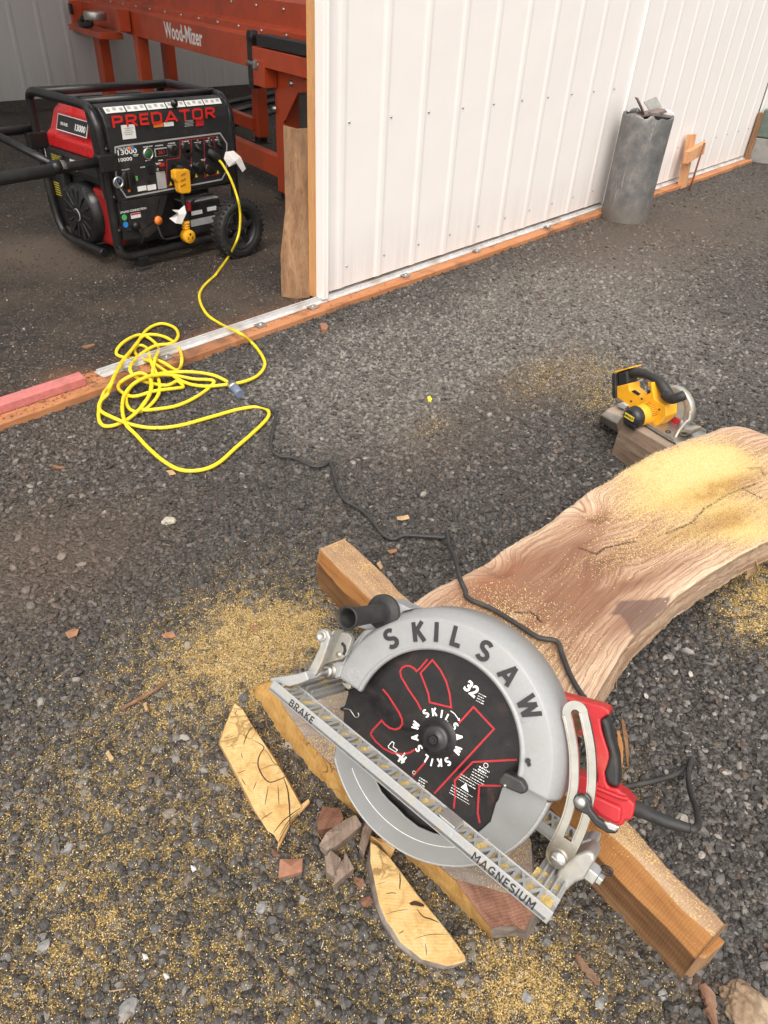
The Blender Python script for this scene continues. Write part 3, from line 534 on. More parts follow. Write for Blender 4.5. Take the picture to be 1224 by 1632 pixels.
MB().box((9, 2.44, 4.1), (7.5, .06, 1.0)).build('header', M['white_siding'], rf)

# leaning plank behind the door
A0, A1 = Vector((2.290, 2.600, .008)), Vector((2.378, 2.490, .008)); B0_, B1_ = Vector((2.455, 2.640, .715)), Vector((2.452, 2.555, .735))
pu = (A1-A0).normalized(); pv = ((B0_-A0)-pu*(B0_-A0).dot(pu)).normalized(); fr = Frame(A0, pu, pv, pu.cross(pv)); W_ = (A1-A0).length
mb = MB(); mb.prism([(0, 0), (W_*.55, -.006), (W_, .004), (W_+.004, .3), (W_-.006, .742), (W_*.5, .735), (.008, .745), (.018, .4), (-.004, .2)], -.038, 0, fr)
o = mb.build('leaning_plank', M['plank_wood'], None, .004, loc=tuple(A0)); tag(o, 'thick rough brown plank leaning upright against the door post', 'plank')

# ---------------------------------------------------------------- sawmill frame
dm = Vector(RC@_ray(-385, -106)); dm.z = 0; dm.normalize(); nm_ = Vector((dm.y, -dm.x, 0)); MF = Vector((3.538, 3.987, 0))
fr = Frame(MF, dm, (0, 0, 1), -nm_)     # W points away from camera?  (-nm_ is toward -x)
fr = Frame(MF, dm, (0, 0, 1), -nm_)
mill = thing('sawmill', 'long orange steel sawmill bed on legs standing inside the barn', 'sawmill', tuple(MF))
OP = M['orange_paint']
def mbox(name, u, v, w, d, mat=OP, bev=.004, parent=mill): return MB().box((u, v, w), d, fr).build(name, mat, parent, bev)
# depth axis w: 0 = camera-side face, negative = further away
mb = MB(); prof = [(0, .755), (0, .928), (-.05, .945), (-.05, .985), (-.11, 1.0), (-.11, 1.13), (-.16, 1.15), (-.42, 1.15), (-.42, .755)]
f2 = Frame(MF, -nm_, (0, 0, 1), dm)
mb.prism([(a, b) for a, b in prof], -.60, 4.88, f2); bed = mb.build('bed_rail', OP, mill, .004)
mb = MB().text('Wood-Mizer', 0, 0, .001, Frame(MF+dm*1.53+Vector((0, 0, .850)), -dm, (0, 0, 1), -nm_), size=.150, bold=.018, sx=.95); mb.build('lettering', M['white_ink'], bed)
for k in range(16):
    u = -.4+k*.34; MB().lathe([(0, .008), (.009, .007), (.011, 0)], Frame(fr.P(u, .965, -.047), dm, (0, 0, 1), -nm_), n=8).build('bolt', M['steel'], bed)
for k in range(14):
    u = -.3+k*.38; MB().lathe([(0, .008), (.009, .007), (.011, 0)], Frame(fr.P(u, 1.09, -.107), dm, (0, 0, 1), -nm_), n=8).build('bolt', M['steel'], bed)
def leg(u, w, h, wd_=.13, bot=.05):
    l = MB().box((u, (h+bot)/2, w), (wd_, h-bot, .10), fr).build('leg', OP, mill, .006); MB().box((u, .03, w), (.10, .05, .08), fr).box((u, .006, w), (.18, .012, .14), fr).build('foot', M['black_paint'], l, .003); return l
leg(-.02, -.06, .79, .15); leg(-.02, -.78, .70, .12); leg(2.66, -.05, .93, .10); leg(4.02, -.1, .76, .20); leg(4.05, -.8, .76, .16); leg(1.9, -.8, .76, .12)
mb = MB().prism([(.09, .80), (-.62, .76), (-.62, .74), (-.30, .69), (-.13, .52), (-.095, .50), (-.095, .47)][::-1], .0, .012, fr); mb.build('gusset', OP, mill, .002)
for u, v in ((-.22, .73), (-.50, .74), (.0, .73), (.02, .56)): MB().lathe([(0, .014), (.015, .012), (.02, 0)], Frame(fr.P(u, v, .012), dm, (0, 0, 1), -nm_), n=8).build('bolt', M['steel'], mill)
mbox('cross_beam', -.24, .845, .02, (.74, .10, .16)); mbox('cross_beam', -.24, .80, -.42, (.30, .09, .75))
o = mbox('bump_rail', -.26, .932, .05, (.66, .062, .09), M['black_rubber'])
mbox('clamp_arm', .175, .80, .07, (.075, .28, .05), M['black_paint'])
MB().prism(circ(.175, .935, .042, 18), .045, .095, fr).build('clamp_pad', M['black_paint'], mill, .003)
mbox('end_block', .04, .76, .06, (.16, .15, .09))
MB().tube([fr.P(.20, .80, .10), fr.P(.03, .80, .10)], .013, 10).build('bolt', M['steel'], mill); MB().lathe([(0, .05), (.03, .048), (.03, 0), (0, 0)], Frame(fr.P(.04, .80, .10), (0, 0, 1), (1, 0, 0), dm), n=6, sm=False).build('nut', M['steel'], mill)
mbox('stretcher', .75, .20, -.05, (1.5, .13, .07)); mbox('stretcher', 3.0, .15, -.75, (2.2, .10, .07))
mbox('end_box', 4.55, .80, .03, (.75, .26, .14)); mbox('end_box', 4.7, .96, -.05, (.7, .10, .2))
MB().lathe([(0, .06), (.05, .06), (.055, 0), (0, 0)], Frame(fr.P(4.95, .85, .08), -nm_, (0, 0, 1), dm), n=20).build('end_knob', M['black_paint'], mill)
mbox('side_shelf', 3.35, .735, .14, (1.0, .05, .20)); mbox('side_plate', 2.75, .86, .06, (.12, .16, .1))
MB().lathe([(.0, .80), (.095, .80), (.095, .74), (.0, .74)], Frame(fr.P(3.05, .10, .20), dm, nm_, (0, 0, 1)), n=28).build('cylinder', M['steel'], mill, .003)
MB().tube(cr([fr.P(3.5, .80, .20), fr.P(3.35, .84, .22), fr.P(3.2, .80, .2), fr.P(3.35, .78, .24), fr.P(3.6, .79, .2)], 6), .022, 8).build('strap', M['black_rubber'], mill)
mbox('hook', 4.15, .86, .11, (.05, .09, .03), M['black_paint'])
for u, v in ((4.3, .90), (4.8, .90), (4.3, .73), (4.82, .73)): MB().lathe([(0, .008), (.009, .007), (.011, 0)], Frame(fr.P(u, v, .10), dm, (0, 0, 1), -nm_), n=8).build('bolt', M['steel'], mill)
for k, (a, b) in enumerate([((4.6, 6.6, .03), (6.6, 7.4, .03)), ((4.4, 7.0, .02), (6.8, 7.7, .05)), ((4.9, 6.3, .02), (6.2, 6.9, .02))]):
    o = MB().tube([a, b], .028, 8).build('steel_pipe', M['black_paint'], None, loc=a); tag(o, ['black pipe on the barn floor nearest the sawmill legs', 'longest black pipe on the barn floor, closest to the back wall', 'short black pipe on the barn floor under the sawmill'][k], 'pipe', 'pipes on the floor under the sawmill')

# ---------------------------------------------------------------- generator
GY = 3.385
gen = thing('generator', 'large black and red portable generator with tube frame, handles and wheels in the barn opening', 'generator', (2.3, 3.8, 0))
gf = FRONT(GY)                                           # U = +x, V = up, W = toward the camera side (-y)
z1 = Zm(2.782, 0, 100)
def gat(x, y, w=0): return gf.at(*z1(x, y), w)
BP, BK = M['black_plastic'], M['black_paint']
r_ = .0215
def loop(x, name):
    y0, y1 = GY+.005, GY+.615
    pts = [(x, y0, .13), (x, y0, .30), (x, y0, .62), (x, y0+.015, .69), (x, y0+.055, .735), (x, y0+.12, .75), (x, y0+.4, .752), (x, y1-.08, .752), (x, y1-.02, .735), (x, y1, .68), (x+.0, y1, .45), (x, y1-.02, .22), (x, y1-.05, .12), (x, y1-.11, .075), (x, y1-.3, .07), (x, y0+.14, .07)]
    return MB().tube(cr(pts, 6), r_, 14).build(name, BK, gen)
XL, XR = 1.915, 2.675
loop(XL, 'frame_tube'); loop(XR, 'frame_tube')
MB().tube(cr([(XL, GY+.005, .14), (XL+.01, GY+.002, .10), (XL+.05, GY, .078), (XL+.12, GY, .074), (XR-.12, GY, .074), (XR-.05, GY, .078), (XR, GY+.003, .12)], 6), r_, 14).build('frame_tube', BK, gen)
for y_, z_ in ((GY+.13, .757), (GY+.535, .752), (GY+.60, .12), (GY+.30, .07)): MB().tube([(XL, y_, z_), (XR, y_, z_)], r_*.95, 12).build('crossbar', BK, gen)
for x_, y_ in ((2.03, GY+.0), (2.04, GY+.60)):
    ft = MB().box((x_, y_, .042), (.055, .06, .05)).build('foot', BK, gen, .004); MB().box((x_, y_, .010), (.075, .075, .022)).build('rubber_pad', M['black_rubber'], ft, .004)
# front panel: body of the housing
mb = MB()
sideprof = [(-.012, .60), (-.012, .345), (.012, .33), (.03, .325), (.12, .33), (.16, .72), (.085, .752), (.035, .742), (.006, .712), (-.008, .67)]
mb.prism([(a, b) for a, b in sideprof], 1.945, 2.668, Frame((0, GY, 0), (0, 1, 0), (0, 0, 1), (1, 0, 0))); shroud = mb.build('shroud', BP, gen, .006)
lo = [gat(490, 590), gat(530, 782), gat(640, 752), gat(735, 612), gat(980, 560), gat(985, 540)]
mb = MB().prism([(1.945, .36), (1.945, .16), (2.09, .15), (2.16, .185), (2.24, .345)], -.02, .004, gf).prism([(1.96, .345), (1.965, .20), (2.06, .195), (2.13, .225), (2.19, .34)], .004, .010, gf); low = mb.build('fuel_panel', BP, gen, .005)
# control panel with outline
outl = [gat(510, 375, .014), gat(543, 368, .014), gat(975, 312, .014), gat(1005, 358, .014), gat(1003, 480, .014), gat(983, 517, .014), gat(560, 597, .014), gat(515, 530, .014)]
outl = [(min(a, 2.645), b) for a, b in outl]
cp = MB().prism(outl, .006, .0145, gf).build('control_panel', BP, gen, .002)
MB().line(outl, .007, .0145, .0162, gf, closed=True).build('outline', M['grey_ink'], cp)
L2 = lambda x, y: gat(x, y, .015)
def txt(parent, t, x, y, size, mat='white_ink', bold=.02, sx=1.0, w=.015, ang=None, align='CENTER', shear=0):
    a = -.0 if ang is None else ang; p = gat(x, y, w); return (t, p[0], p[1], w+.0012, size, a, bold, sx, align)
mb = MB(); mr = MB(); mg = MB()
def T(b, t, x, y, size, bold=.02, sx=1.0, w=.015, align='CENTER'): p = gat(x, y, w); b.text(t, p[0], p[1], w+.0012, gf, size, 0, bold, sx, align=align)
T(mb, '13000', 514, 402, .031, .015, 1.45, align='LEFT'); T(mb, '10000', 520, 434, .022, .015, 1.45, align='LEFT'); T(mb, 'TRI FUEL', 522, 384, .012, .0, 1.3, align='LEFT')
for (x, y, t) in [(655, 372, 'TRI FUEL START'), (705, 367, 'HOUR METER'), (760, 357, 'AC BREAKER'), (822, 349, 'AC BREAKER'), (876, 343, 'AC'), (925, 335, 'AC'), (962, 330, 'AC'), (556, 474, 'FUEL SELECT'), (632, 463, 'ENGINE'), (657, 433, 'BATTERY'), (712, 433, 'POWER'), (606, 520, 'GAS')]: T(mb, t, x, y, .0075, .01, 1.0)
for (x, y, w_) in [(822, 358, .05), (760, 366, .05), (876, 352, .04), (925, 344, .04), (962, 339, .03), (700, 470, .02), (600, 407, .03), (840, 455, .03), (900, 428, .03), (700, 445, .03)]:
    p = L2(x, y); mb.box((p[0], p[1], .0168), (w_, .0022, .001), gf); mb.box((p[0], p[1]-.006, .0168), (w_*.8, .0018, .001), gf)
for (x, y, a, b) in [(629, 557, .05, .022), (672, 552, .05, .024), (715, 520, .052, .080)]:
    p = L2(x, y); (mg if b > .03 else mb).box((p[0], p[1], .0165), (a, b, .0014), gf)
mb.build('lettering', M['white_ink'], cp); mg.build('rating_label', M['grey_ink'], cp)
mb = MB()
for ln in ([(738, 548), (740, 430), (798, 422), (798, 345), (848, 340), (850, 530), (738, 548)], [(852, 340), (905, 333), (908, 512)], [(905, 333), (958, 326)], [(912, 505), (975, 492)], [(946, 330), (950, 385)]): mb.line([L2(*p) for p in ln], .0028, .0145, .0160, gf)
mb.build('outlet_border', M['red_ink'], cp)
for (x, y, m_) in [(575, 379, 'label_orange'), (588, 377, 'label_blue'), (528, 523, 'label_blue'), (572, 565, 'label_orange'), (604, 510, 'label_green')]: p = L2(x, y); MB().box((p[0], p[1], .0165), (.014, .016, .0014), gf).build('sticker', M[m_], cp)
def knob(x, y, r, h, m_, nm, rim=None, w=.0145):
    p = gat(x, y, w); f_ = Frame(gf.P(p[0], p[1], w), gf.U, gf.V, gf.W); o = MB().lathe([(0, h), (r*.85, h), (r, h*.7), (r, 0)], f_, n=24).build(nm, m_, cp)
    if rim: MB().lathe([(r*1.02, h*.5), (r*1.02, h*1.05), (r*1.28, h*1.05), (r*1.38, 0)], f_, n=24).build('rim', rim, cp)
knob(564, 517, .042, .012, BK, 'selector_knob'); p = L2(564, 517); MB().box((p[0], p[1], .034), (.018, .078, .018), gf).build('selector_grip', BK, cp, .004)
knob(655, 403, .020, .010, simple('green_button', (.02, .10, .03), .3), 'start_button', M['steel'])
knob(824, 378, .026, .008, BK, 'outlet'); knob(874, 370, .018, .014, BK, 'outlet'); knob(930, 358, .017, .014, BK, 'outlet'); knob(972, 352, .017, .014, BK, 'outlet'); knob(885, 465, .030, .010, BK, 'outlet'); knob(768, 386, .022, .008, BK, 'outlet'); knob(924, 470, .028, .014, BK, 'outlet'); knob(832, 402, .022, .008, BK, 'outlet'); knob(838, 490, .034, .012, BK, 'outlet')
for (x, y) in ((860, 455), (876, 380), (928, 372), (970, 365)): p = L2(x, y); MB().tube([gf.P(p[0]-.012, p[1]+.014, .022), gf.P(p[0]+.014, p[1]-.012, .03)], .008, 8).build('outlet_cap', M['black_rubber'], cp)
p = L2(712, 396); MB().box((p[0], p[1], .018), (.070, .038, .006), gf).build('meter_frame', M['grey_ink'], cp, .002); MB().box((p[0], p[1], .0215), (.062, .030, .004), gf).build('meter_screen', BK, cp); MB().text('24.1', p[0], p[1], .0245, gf, .022, 0, .02, 1.1).build('meter_digits', M['label_red'], cp)
for (x, y, a, b) in ((667, 470, .028, .038), (714, 452, .03, .015), (714, 470, .03, .015), (660, 527, .012, .012)): p = L2(x, y); MB().box((p[0], p[1], .020), (a, b, .010), gf).build('switch', BK if y != 452 else M['label_red'], cp, .002)
for (x, y) in ((757, 535), (870, 500), (920, 492), (966, 483)):
    p = L2(x, y); MB().prism([(p[0]-.008, p[1]-.008), (p[0]+.008, p[1]-.008), (p[0], p[1]+.008)], .0145, .0165, gf).build('warning_mark', M['label_yellow'], cp)
# shroud lettering, on its slightly curved upper face
tilt = Frame((0, GY-.004, 0), (1, 0, 0), (0, 0, 1), (0, -1, 0))
mb = MB().strokes('PREDATOR', 2.268, .690, .0150, tilt, .047, 0, .21, 2.15, track=.28); mb.build('lettering', M['bright_red'], shroud)
upf = Frame((0, GY+.016, .724), (1, 0, 0), (0, .695, .719), (0, -.719, .695))
for k in range(6): MB().box((2.02+k*.112+.0, .008, .004), (.104, .030, .002), upf).build('warning_sticker', M['label_white'], shroud)
mb = MB()
for k in range(6):
    for j in range(3): mb.box((1.985+k*.112+j*.034, .008+.004*((k+j) % 2), .0055), (.018, .014, .001), upf)
mb.build('sticker_print', M['grey_ink'], shroud)
def stick(x, y, a, b, m_, par=shroud, w=.0125): p = gat(x, y, w); return MB().box((p[0], p[1], w+.001), (a, b, .0015), gf).build('sticker', M[m_], par)
stick(570, 306, .072, .060, 'label_white'); stick(702, 276, .055, .018, 'label_orange'); stick(748, 272, .055, .018, 'label_white'); stick(885, 266, .05, .030, 'red_ink')
mb = MB()
for j in range(4): p = gat(570, 290+j*9, .014); mb.box((p[0], p[1], .0148), (.05-.01*(j % 2), .003, .001), gf)
for j in range(5): p = gat(838, 256+j*6, .014); mb.box((p[0], p[1], .0148), (.055-.008*(j % 2), .0022, .001), gf)
mb.build('sticker_print', M['grey_ink'], shroud)
mb = MB(); p = gat(592, 655, .011); mb.text('LPG/NG CONNECTION', p[0], p[1], .0108, gf, .014, 0, .01, 1.0); mb.build('lettering', M['white_ink'], low)
for (x, y, m_, nm) in ((551, 686, 'label_green', 'sticker'), (557, 718, 'label_blue', 'sticker')): p = gat(x, y, .011); MB().prism(circ(p[0], p[1], .014, 18), .010, .0125, gf).build(nm, M[m_], low)
p = gat(602, 677, .011); MB().box((p[0], p[1], .0112), (.055, .024, .002), gf).build('sticker', M['label_white'], low); MB().box((p[0], p[1]+.008, .0127), (.055, .007, .001), gf).build('sticker_print', M['label_red'], low)
p = gat(600, 722, .02); MB().lathe([(0, .03), (.016, .03), (.02, .02), (.02, 0)], Frame(gf.P(p[0], p[1], .01), gf.U, gf.V, gf.W), n=16).build('gas_inlet', BK, low); MB().tube(cr([gf.P(p[0], p[1], .03), gf.P(p[0]+.03, p[1]-.05, .03), gf.P(p[0]+.04, p[1]-.10, -.01)], 6), .008, 8).build('hose', M['black_rubber'], low)
for (x, y) in ((470, 383), (505, 597), (527, 745), (775, 180)):
    p = gat(x, y, .01); MB().lathe([(0, .016), (.008, .016), (.009, .009), (.018, .008), (.02, 0)], Frame(gf.P(p[0], p[1], .004), gf.U, gf.V, gf.W), n=14).build('bolt', BK, gen)
# tank and side
mb = MB(); s0 = [(1.955, .50), (1.955, .56), (1.985, .585), (2.02, .665), (2.05, .69), (2.62, .69), (2.65, .66), (2.66, .50)]
mb.prism(s0, -.60, -.15, gf, top=[(a if a < 2.3 else a, b) for a, b in s0]); tank = mb.build('fuel_tank', M['red_gloss'], gen, .012, seg=3)
MB().lathe([(0, .03), (.035, .03), (.042, .02), (.042, 0)], Frame((2.27, GY+.42, .69), (1, 0, 0), (0, 1, 0), (0, 0, 1)), n=20).build('fuel_cap', BK, tank); MB().box((2.45, GY+.3, .70), (.16, .1, .03)).build('tank_saddle', BK, tank, .008)
sf = Frame((1.953, 0, 0), (0, -1, 0), (0, 0, 1), (-1, 0, 0))   # left side face: U = -y, V = up
def sat(x, y, w=0): return sf.at(*z1(x, y), w)
tf = Frame((1.972, 0, .62), (0, -1, 0), (.35, 0, .93), (-.93, 0, .35))
st = MB().box((-(GY+.33), .005, .012), (.27, .066, .003), tf).build('nameplate', M['black_ink'], tank); MB().box((-(GY+.33), .005, .0115), (.278, .074, .003), tf).build('nameplate_edge', M['label_white'], tank)
MB().text('13000', -(GY+.255), .0, .0142, tf, .040, 0, .03, 1.0).text('TRI FUEL', -(GY+.40), .0, .0142, tf, .018, 0, .02, 1.0).build('lettering', M['white_ink'], st)
mb = MB().prism([(1.948, .395), (1.935, .43), (1.935, .49), (1.948, .50), (2.3, .50), (2.3, .395)], -.61, -.13, gf); body = mb.build('side_cover', BP, gen, .006)
f_ = Frame((1.933, 0, 0), (0, -1, 0), (0, 0, 1), (-1, 0, 0))
MB().box((-(GY+.50), .462, .003), (.16, .04, .002), f_).build('sticker', M['black_ink'], body); MB().box((-(GY+.62), .465, .003), (.05, .05, .002), f_).build('sticker', M['label_white'], body); MB().box((-(GY+.33), .455, .003), (.05, .05, .002), f_).build('sticker', M['label_white'], body)
mb = MB()
for j in range(4): mb.box((-(GY+.49+.006*(j % 2)), .474-.008*j, .0045), (.10-.02*(j % 2), .0022, .001), f_)
mb.build('sticker_print', M['label_yellow'], body)
MB().box((2.30, GY+.36, .25), (.60, .46, .34)).build('engine_block', simple('engine_dark', (.03, .03, .032), .55, var=.4, scale=20), gen, .02)
en = MB().box((2.01, GY+.20, .225), (.10, .15, .28)).build('engine_shroud', simple('dark_red', (.28, .012, .012), .35), gen, .03, seg=3)
ef = Frame((1.93, GY+.325, .225), (0, -1, 0), (0, 0, 1), (-1, 0, 0))
fan = MB().lathe([(.0, .034), (.03, .034), (.05, .028), (.125, .020), (.148, .008), (.152, -.05)], ef, n=36).build('recoil_cover', BK, gen)
for k in range(14): a = k*2*math.pi/14; MB().box((.085, 0, .027), (.075, .010, .008), Frame(ef.P(0, 0, 0), ef.U*math.cos(a)+ef.V*math.sin(a), -ef.U*math.sin(a)+ef.V*math.cos(a), ef.W)).build('fan_vane', BP, fan, .002)
MB().lathe([(0, .038), (.028, .037), (.032, .032)], ef, n=24).build('emblem', M['grey_ink'], fan); MB().lathe([(0, .0395), (.025, .0393), (.0275, .037)], ef, n=24).build('emblem_centre', BK, fan); MB().box((1.955, GY+.43, .2), (.05, .16, .26)).build('side_plate', BP, gen, .02)
MB().box((1.965, GY+.56, .27), (.05, .14, .32)).build('air_cleaner', BP, gen, .012, seg=3); mb = MB()
for j in range(6): mb.box((1.9385, GY+.565, .33-.012*j), (.001, .055, .004))
mb.build('sticker_print', M['label_yellow'], gen)
# handles
def handle(y, z, xe, name='handle', drop=.0):
    h = MB().tube([(XL+.02, y, z), (1.62, y, z-drop*.3), (xe, y, z-drop)], .021, 14).build(name, BK, gen)
    MB().tube([(1.64, y, z-drop*.3), (xe-.1, y, z-drop)], .026, 14).build('sleeve', M['black_rubber'], h); MB().tube([(1.70, y, z), (1.655, y, z)], .0225, 14).build('band', M['steel'], h)
    MB().lathe([(.0, .02), (.026, .018), (.030, -.02), (0, -.02)], Frame((1.655, y, z), (0, 1, 0), (0, 0, 1), (-1, 0, 0)), n=16).build('collar', BK, h); return h
hz = .475
handle(GY-.035, .54, .9, drop=.035); handle(GY+.64, .575, .9, drop=.0)
MB().tube([onpl(95, 268, (0, GY+.02, 0), (0, 1, 0)), onpl(-15, 210, (0, GY+.42, 0), (0, 1, 0))], .018, 12).build('handle_crossbar', BK, gen)
for y in (GY-.035, GY+.61): MB().box((XL-.01, y, .53), (.10, .05, .075)).build('handle_bracket', BK, gen, .006)
MB().lathe([(.018, -.005), (.018, .005), (.027, .005), (.027, -.005)], Frame((XL+.02, GY-.06, .445), (1, 0, 0), (0, 0, 1), (0, -1, 0)), n=24, close=True).build('release_ring', M['steel'], gen)
# battery bay on the right
bt = MB().box((2.46, GY+.07, .19), (.22, .12, .16)).build('battery', BP, gen, .006)
MB().box((2.46, GY+.07, .275), (.21, .11, .008)).build('battery_top', M['grey_ink'], bt, .002); MB().box((2.46, GY+.0085, .17), (.19, .003, .035)).build('sticker', M['grey_ink'], bt); MB().box((2.41, GY+.0085, .22), (.07, .003, .02)).build('sticker', M['label_white'], bt); MB().box((2.51, GY+.0085, .225), (.06, .003, .02)).build('sticker', M['label_white'], bt)
MB().tube(cr([(2.36, GY+.0, .26), (2.38, GY-.03, .30), (2.44, GY-.02, .31), (2.52, GY, .30)], 8), .006, 8).build('cable', M['black_rubber'], gen)
MB().box((2.345, GY-.01, .265), (.022, .03, .045)).build('terminal_cover', M['label_red'], gen, .004); MB().lathe([(0, .02), (.02, .018), (.022, 0), (0, -.02)], Frame((2.155, GY, .225), (1, 0, 0), (0, 0, 1), (0, -1, 0)), n=14).build('fuel_valve', M['label_orange'], gen)
MB().tube(cr([(2.15, GY, .22), (2.16, GY-.02, .14), (2.22, GY, .12), (2.36, GY, .125)], 6), .006, 8).build('cable', M['black_rubber'], gen)
# wheels
for wy in (GY-.165, GY+.60):
    wf = Frame((2.545, wy, .152), (1, 0, 0), (0, 0, 1), (0, -1, 0)); R_ = .152
    wh = MB().lathe([(.102, .030), (.115, .036), (.135, .038), (.146, .030), (R_, .016), (R_, -.016), (.146, -.032), (.11, -.038), (.10, -.030)], wf, n=56, close=True).build('wheel', M['black_rubber'], gen)
    mb = MB()
    for k in range(34):
        a = k*2*math.pi/34; U_ = wf.U*math.cos(a)+wf.V*math.sin(a); V_ = -wf.U*math.sin(a)+wf.V*math.cos(a)
        mb.box((R_-.002, 0, .013), (.010, .014, .036), Frame(wf.O, U_, V_+wf.W*.25, wf.W)); mb.box((R_-.002, .013, -.016), (.010, .014, .036), Frame(wf.O, U_, V_-wf.W*.25, wf.W))
    mb.build('tread', M['black_rubber'], wh)
    rim = MB().lathe([(.104, .025), (.108, .030), (.098, .034), (.090, .012), (.086, .0), (.086, -.03), (.104, -.03)], wf, n=48, close=True).build('rim', BP, wh)
    for k in range(5):
        a = k*2*math.pi/5+.3; U_ = wf.U*math.cos(a)+wf.V*math.sin(a); V_ = -wf.U*math.sin(a)+wf.V*math.cos(a); MB().box((.055, 0, .008), (.075, .026, .018), Frame(wf.O, U_, V_, wf.W)).build('spoke', BP, wh, .004)
    MB().lathe([(0, .040), (.014, .038), (.022, .03), (.028, .0), (.028, -.03)], wf, n=20).build('hub', BP, wh)
MB().tube([(2.545, GY-.13, .152), (2.545, GY+.62, .152)], .012, 10).build('axle', BK, gen); MB().box((2.545, GY+.0, .115), (.06, .05, .10)).build('axle_bracket', BK, gen, .004)

# yellow adapter plug hanging from the panel, with its tag and round socket end
ad = thing('plug_adapter', 'yellow grip plug with black lead and round socket hanging from the generator panel', 'adapter', gf.P(2.30, .45, .03))
A_ = lambda x, y, w: gf.P(*gat(x, y, w), w)
pp = [gat(*p, .06) for p in ((762, 478), (775, 472), (822, 468), (831, 478), (836, 562), (832, 574), (795, 578), (785, 572), (778, 530), (764, 512))]
mb = MB().prism(pp, .045, .085, gf); hd = mb.build('plug_grip', M['yellow_plastic'], ad, .006, seg=3)
for j in range(3): p = gat(812, 492+j*24, .086); MB().prism([(p[0]-.016, p[1]-.010), (p[0]+.014, p[1]-.002), (p[0]+.014, p[1]+.006), (p[0]-.016, p[1]-.002)], .085, .088, gf).build('finger_slot', simple('amber_dark', (.42, .17, .01), .5), hd, .001)
MB().tube([A_(795, 470, .02), A_(797, 478, .06)], .024, 14).box((gat(800, 455, .03)[0], gat(800, 455, .03)[1], .035), (.085, .024, .04), gf).build('plug_body', BK, ad, .004)
MB().tube(cr([A_(808, 575, .065), A_(812, 610, .06), A_(818, 650, .055), A_(822, 705, .055)], 6), .0115, 12).build('lead', M['black_rubber'], ad)
sk_ = MB().tube([A_(824, 700, .055), A_(827, 745, .055)], [.016, .019], 14).build('socket_neck', M['yellow_plastic'], ad)
for j in range(3): MB().tube([A_(824, 706+j*11, .055), A_(824.5, 711+j*11, .055)], .021, 14).build('rib', M['yellow_plastic'], sk_)
p = gat(832, 768, .06); so = MB().lathe([(0, .030), (.031, .030), (.034, .026), (.034, -.014), (0, -.014)], Frame(gf.P(p[0], p[1], .055), gf.U, gf.V, gf.W), n=32).build('socket', M['yellow_plastic'], ad)
mb = MB(); mb.box((p[0]-.013, p[1]-.005, .0855), (.004, .013, .002), gf).box((p[0]+.012, p[1]-.005, .0855), (.004, .013, .002), gf).prism(circ(p[0], p[1]+.014, .006, 12), .0845, .0865, gf); mb.build('socket_holes', M['black_ink'], so)
def paper(name, pts, par, t=.0012, mat='paper', grid=None):
    mb = MB(); n = len(pts); c = sum((Vector(p) for p in pts), Vector())/n; nn_ = (Vector(pts[1])-c).cross(Vector(pts[0])-c).normalized()
    vs = [Vector(p) for p in pts]+[c]; vs += [v+nn_*t for v in vs]; k = n+1
    fs = [(i, (i+1) % n, n) for i in range(n)]+[((i+1) % n+k, i+k, n+k) for i in range(n)]+[(i, i+k, (i+1) % n+k, (i+1) % n) for i in range(n)]
    return mb.add(vs, fs).build(name, M[mat], par)
paper('paper_tag', [A_(818, 632, .07), A_(826, 668, .085), A_(805, 715, .085), A_(778, 712, .09), A_(750, 690, .08), A_(790, 665, .095), A_(762, 652, .08), A_(795, 652, .07)], ad)

# ================================================================ THINGS ALONG THE WALL
dc = Vector((5.165, 2.185, 0)); dr = .172; dh = .655
drum = thing('metal_drum', 'dented grey galvanised metal drum filled with scrap standing against the white wall', 'drum', tuple(dc))
def drum_mat():
    m, N, L, B = nt('galvanised'); p = N.new('ShaderNodeNewGeometry').outputs['Position']; sp = N.new('ShaderNodeSeparateXYZ'); L.new(p, sp.inputs[0])
    a = nz(N, L, p, 12, 8, .72, .0); b = nz(N, L, p, 60, 4, .7); st = N.new('ShaderNodeMapping'); st.inputs['Scale'].default_value = (30, 30, 3); L.new(p, st.inputs[0]); c = nz(N, L, st.outputs[0], 1, 5, .7, 1.5)
    r = ramp(N, [(.3, (.10, .10, .107)), (.5, (.175, .172, .172)), (.66, (.27, .26, .245)), (.8, (.38, .36, .34))]); L.new(a, r.inputs[0])
    col = mixc(N, L, mth(N, L, 'MULTIPLY', mth(N, L, 'GREATER_THAN', c, .63), .45), r.outputs[0], (.55, .55, .55)); col = mixc(N, L, mth(N, L, 'MULTIPLY', b, .35), col, (.12, .115, .11))
    lo_ = N.new('ShaderNodeMapRange'); L.new(sp.outputs['Z'], lo_.inputs[0]); lo_.inputs[1].default_value = 0; lo_.inputs[2].default_value = .18; lo_.inputs[3].default_value = .7; lo_.inputs[4].default_value = 0; col = mixc(N, L, lo_.outputs[0], col, (.18, .155, .13))
    L.new(col, B.inputs['Base Color']); B.inputs['Metallic'].default_value = .35; B.inputs['Roughness'].default_value = .5; bump(N, L, B, a, .3, .01); M['galvanised'] = m
drum_mat()
mb = MB(); n = 60; hs_ = [0, .01, .10, .2, .3, .4, .5, .6, .64, dh]; vs = []
for k, z in enumerate(hs_):
    for i in range(n):
        a = 2*math.pi*i/n; r = dr*(1+.012*math.sin(2*a+z*4)+.008*(fbm(i*.25, z*5, 3)-.5)); zz = z
        if k >= len(hs_)-1: zz = z+.022*(vnoise(i*.45, 2, 4)-.55)*1.6; r *= 1-.03*vnoise(i*.6, 1, 8)
        vs.append((dc.x+r*math.cos(a), dc.y+r*math.sin(a)*.94, zz))
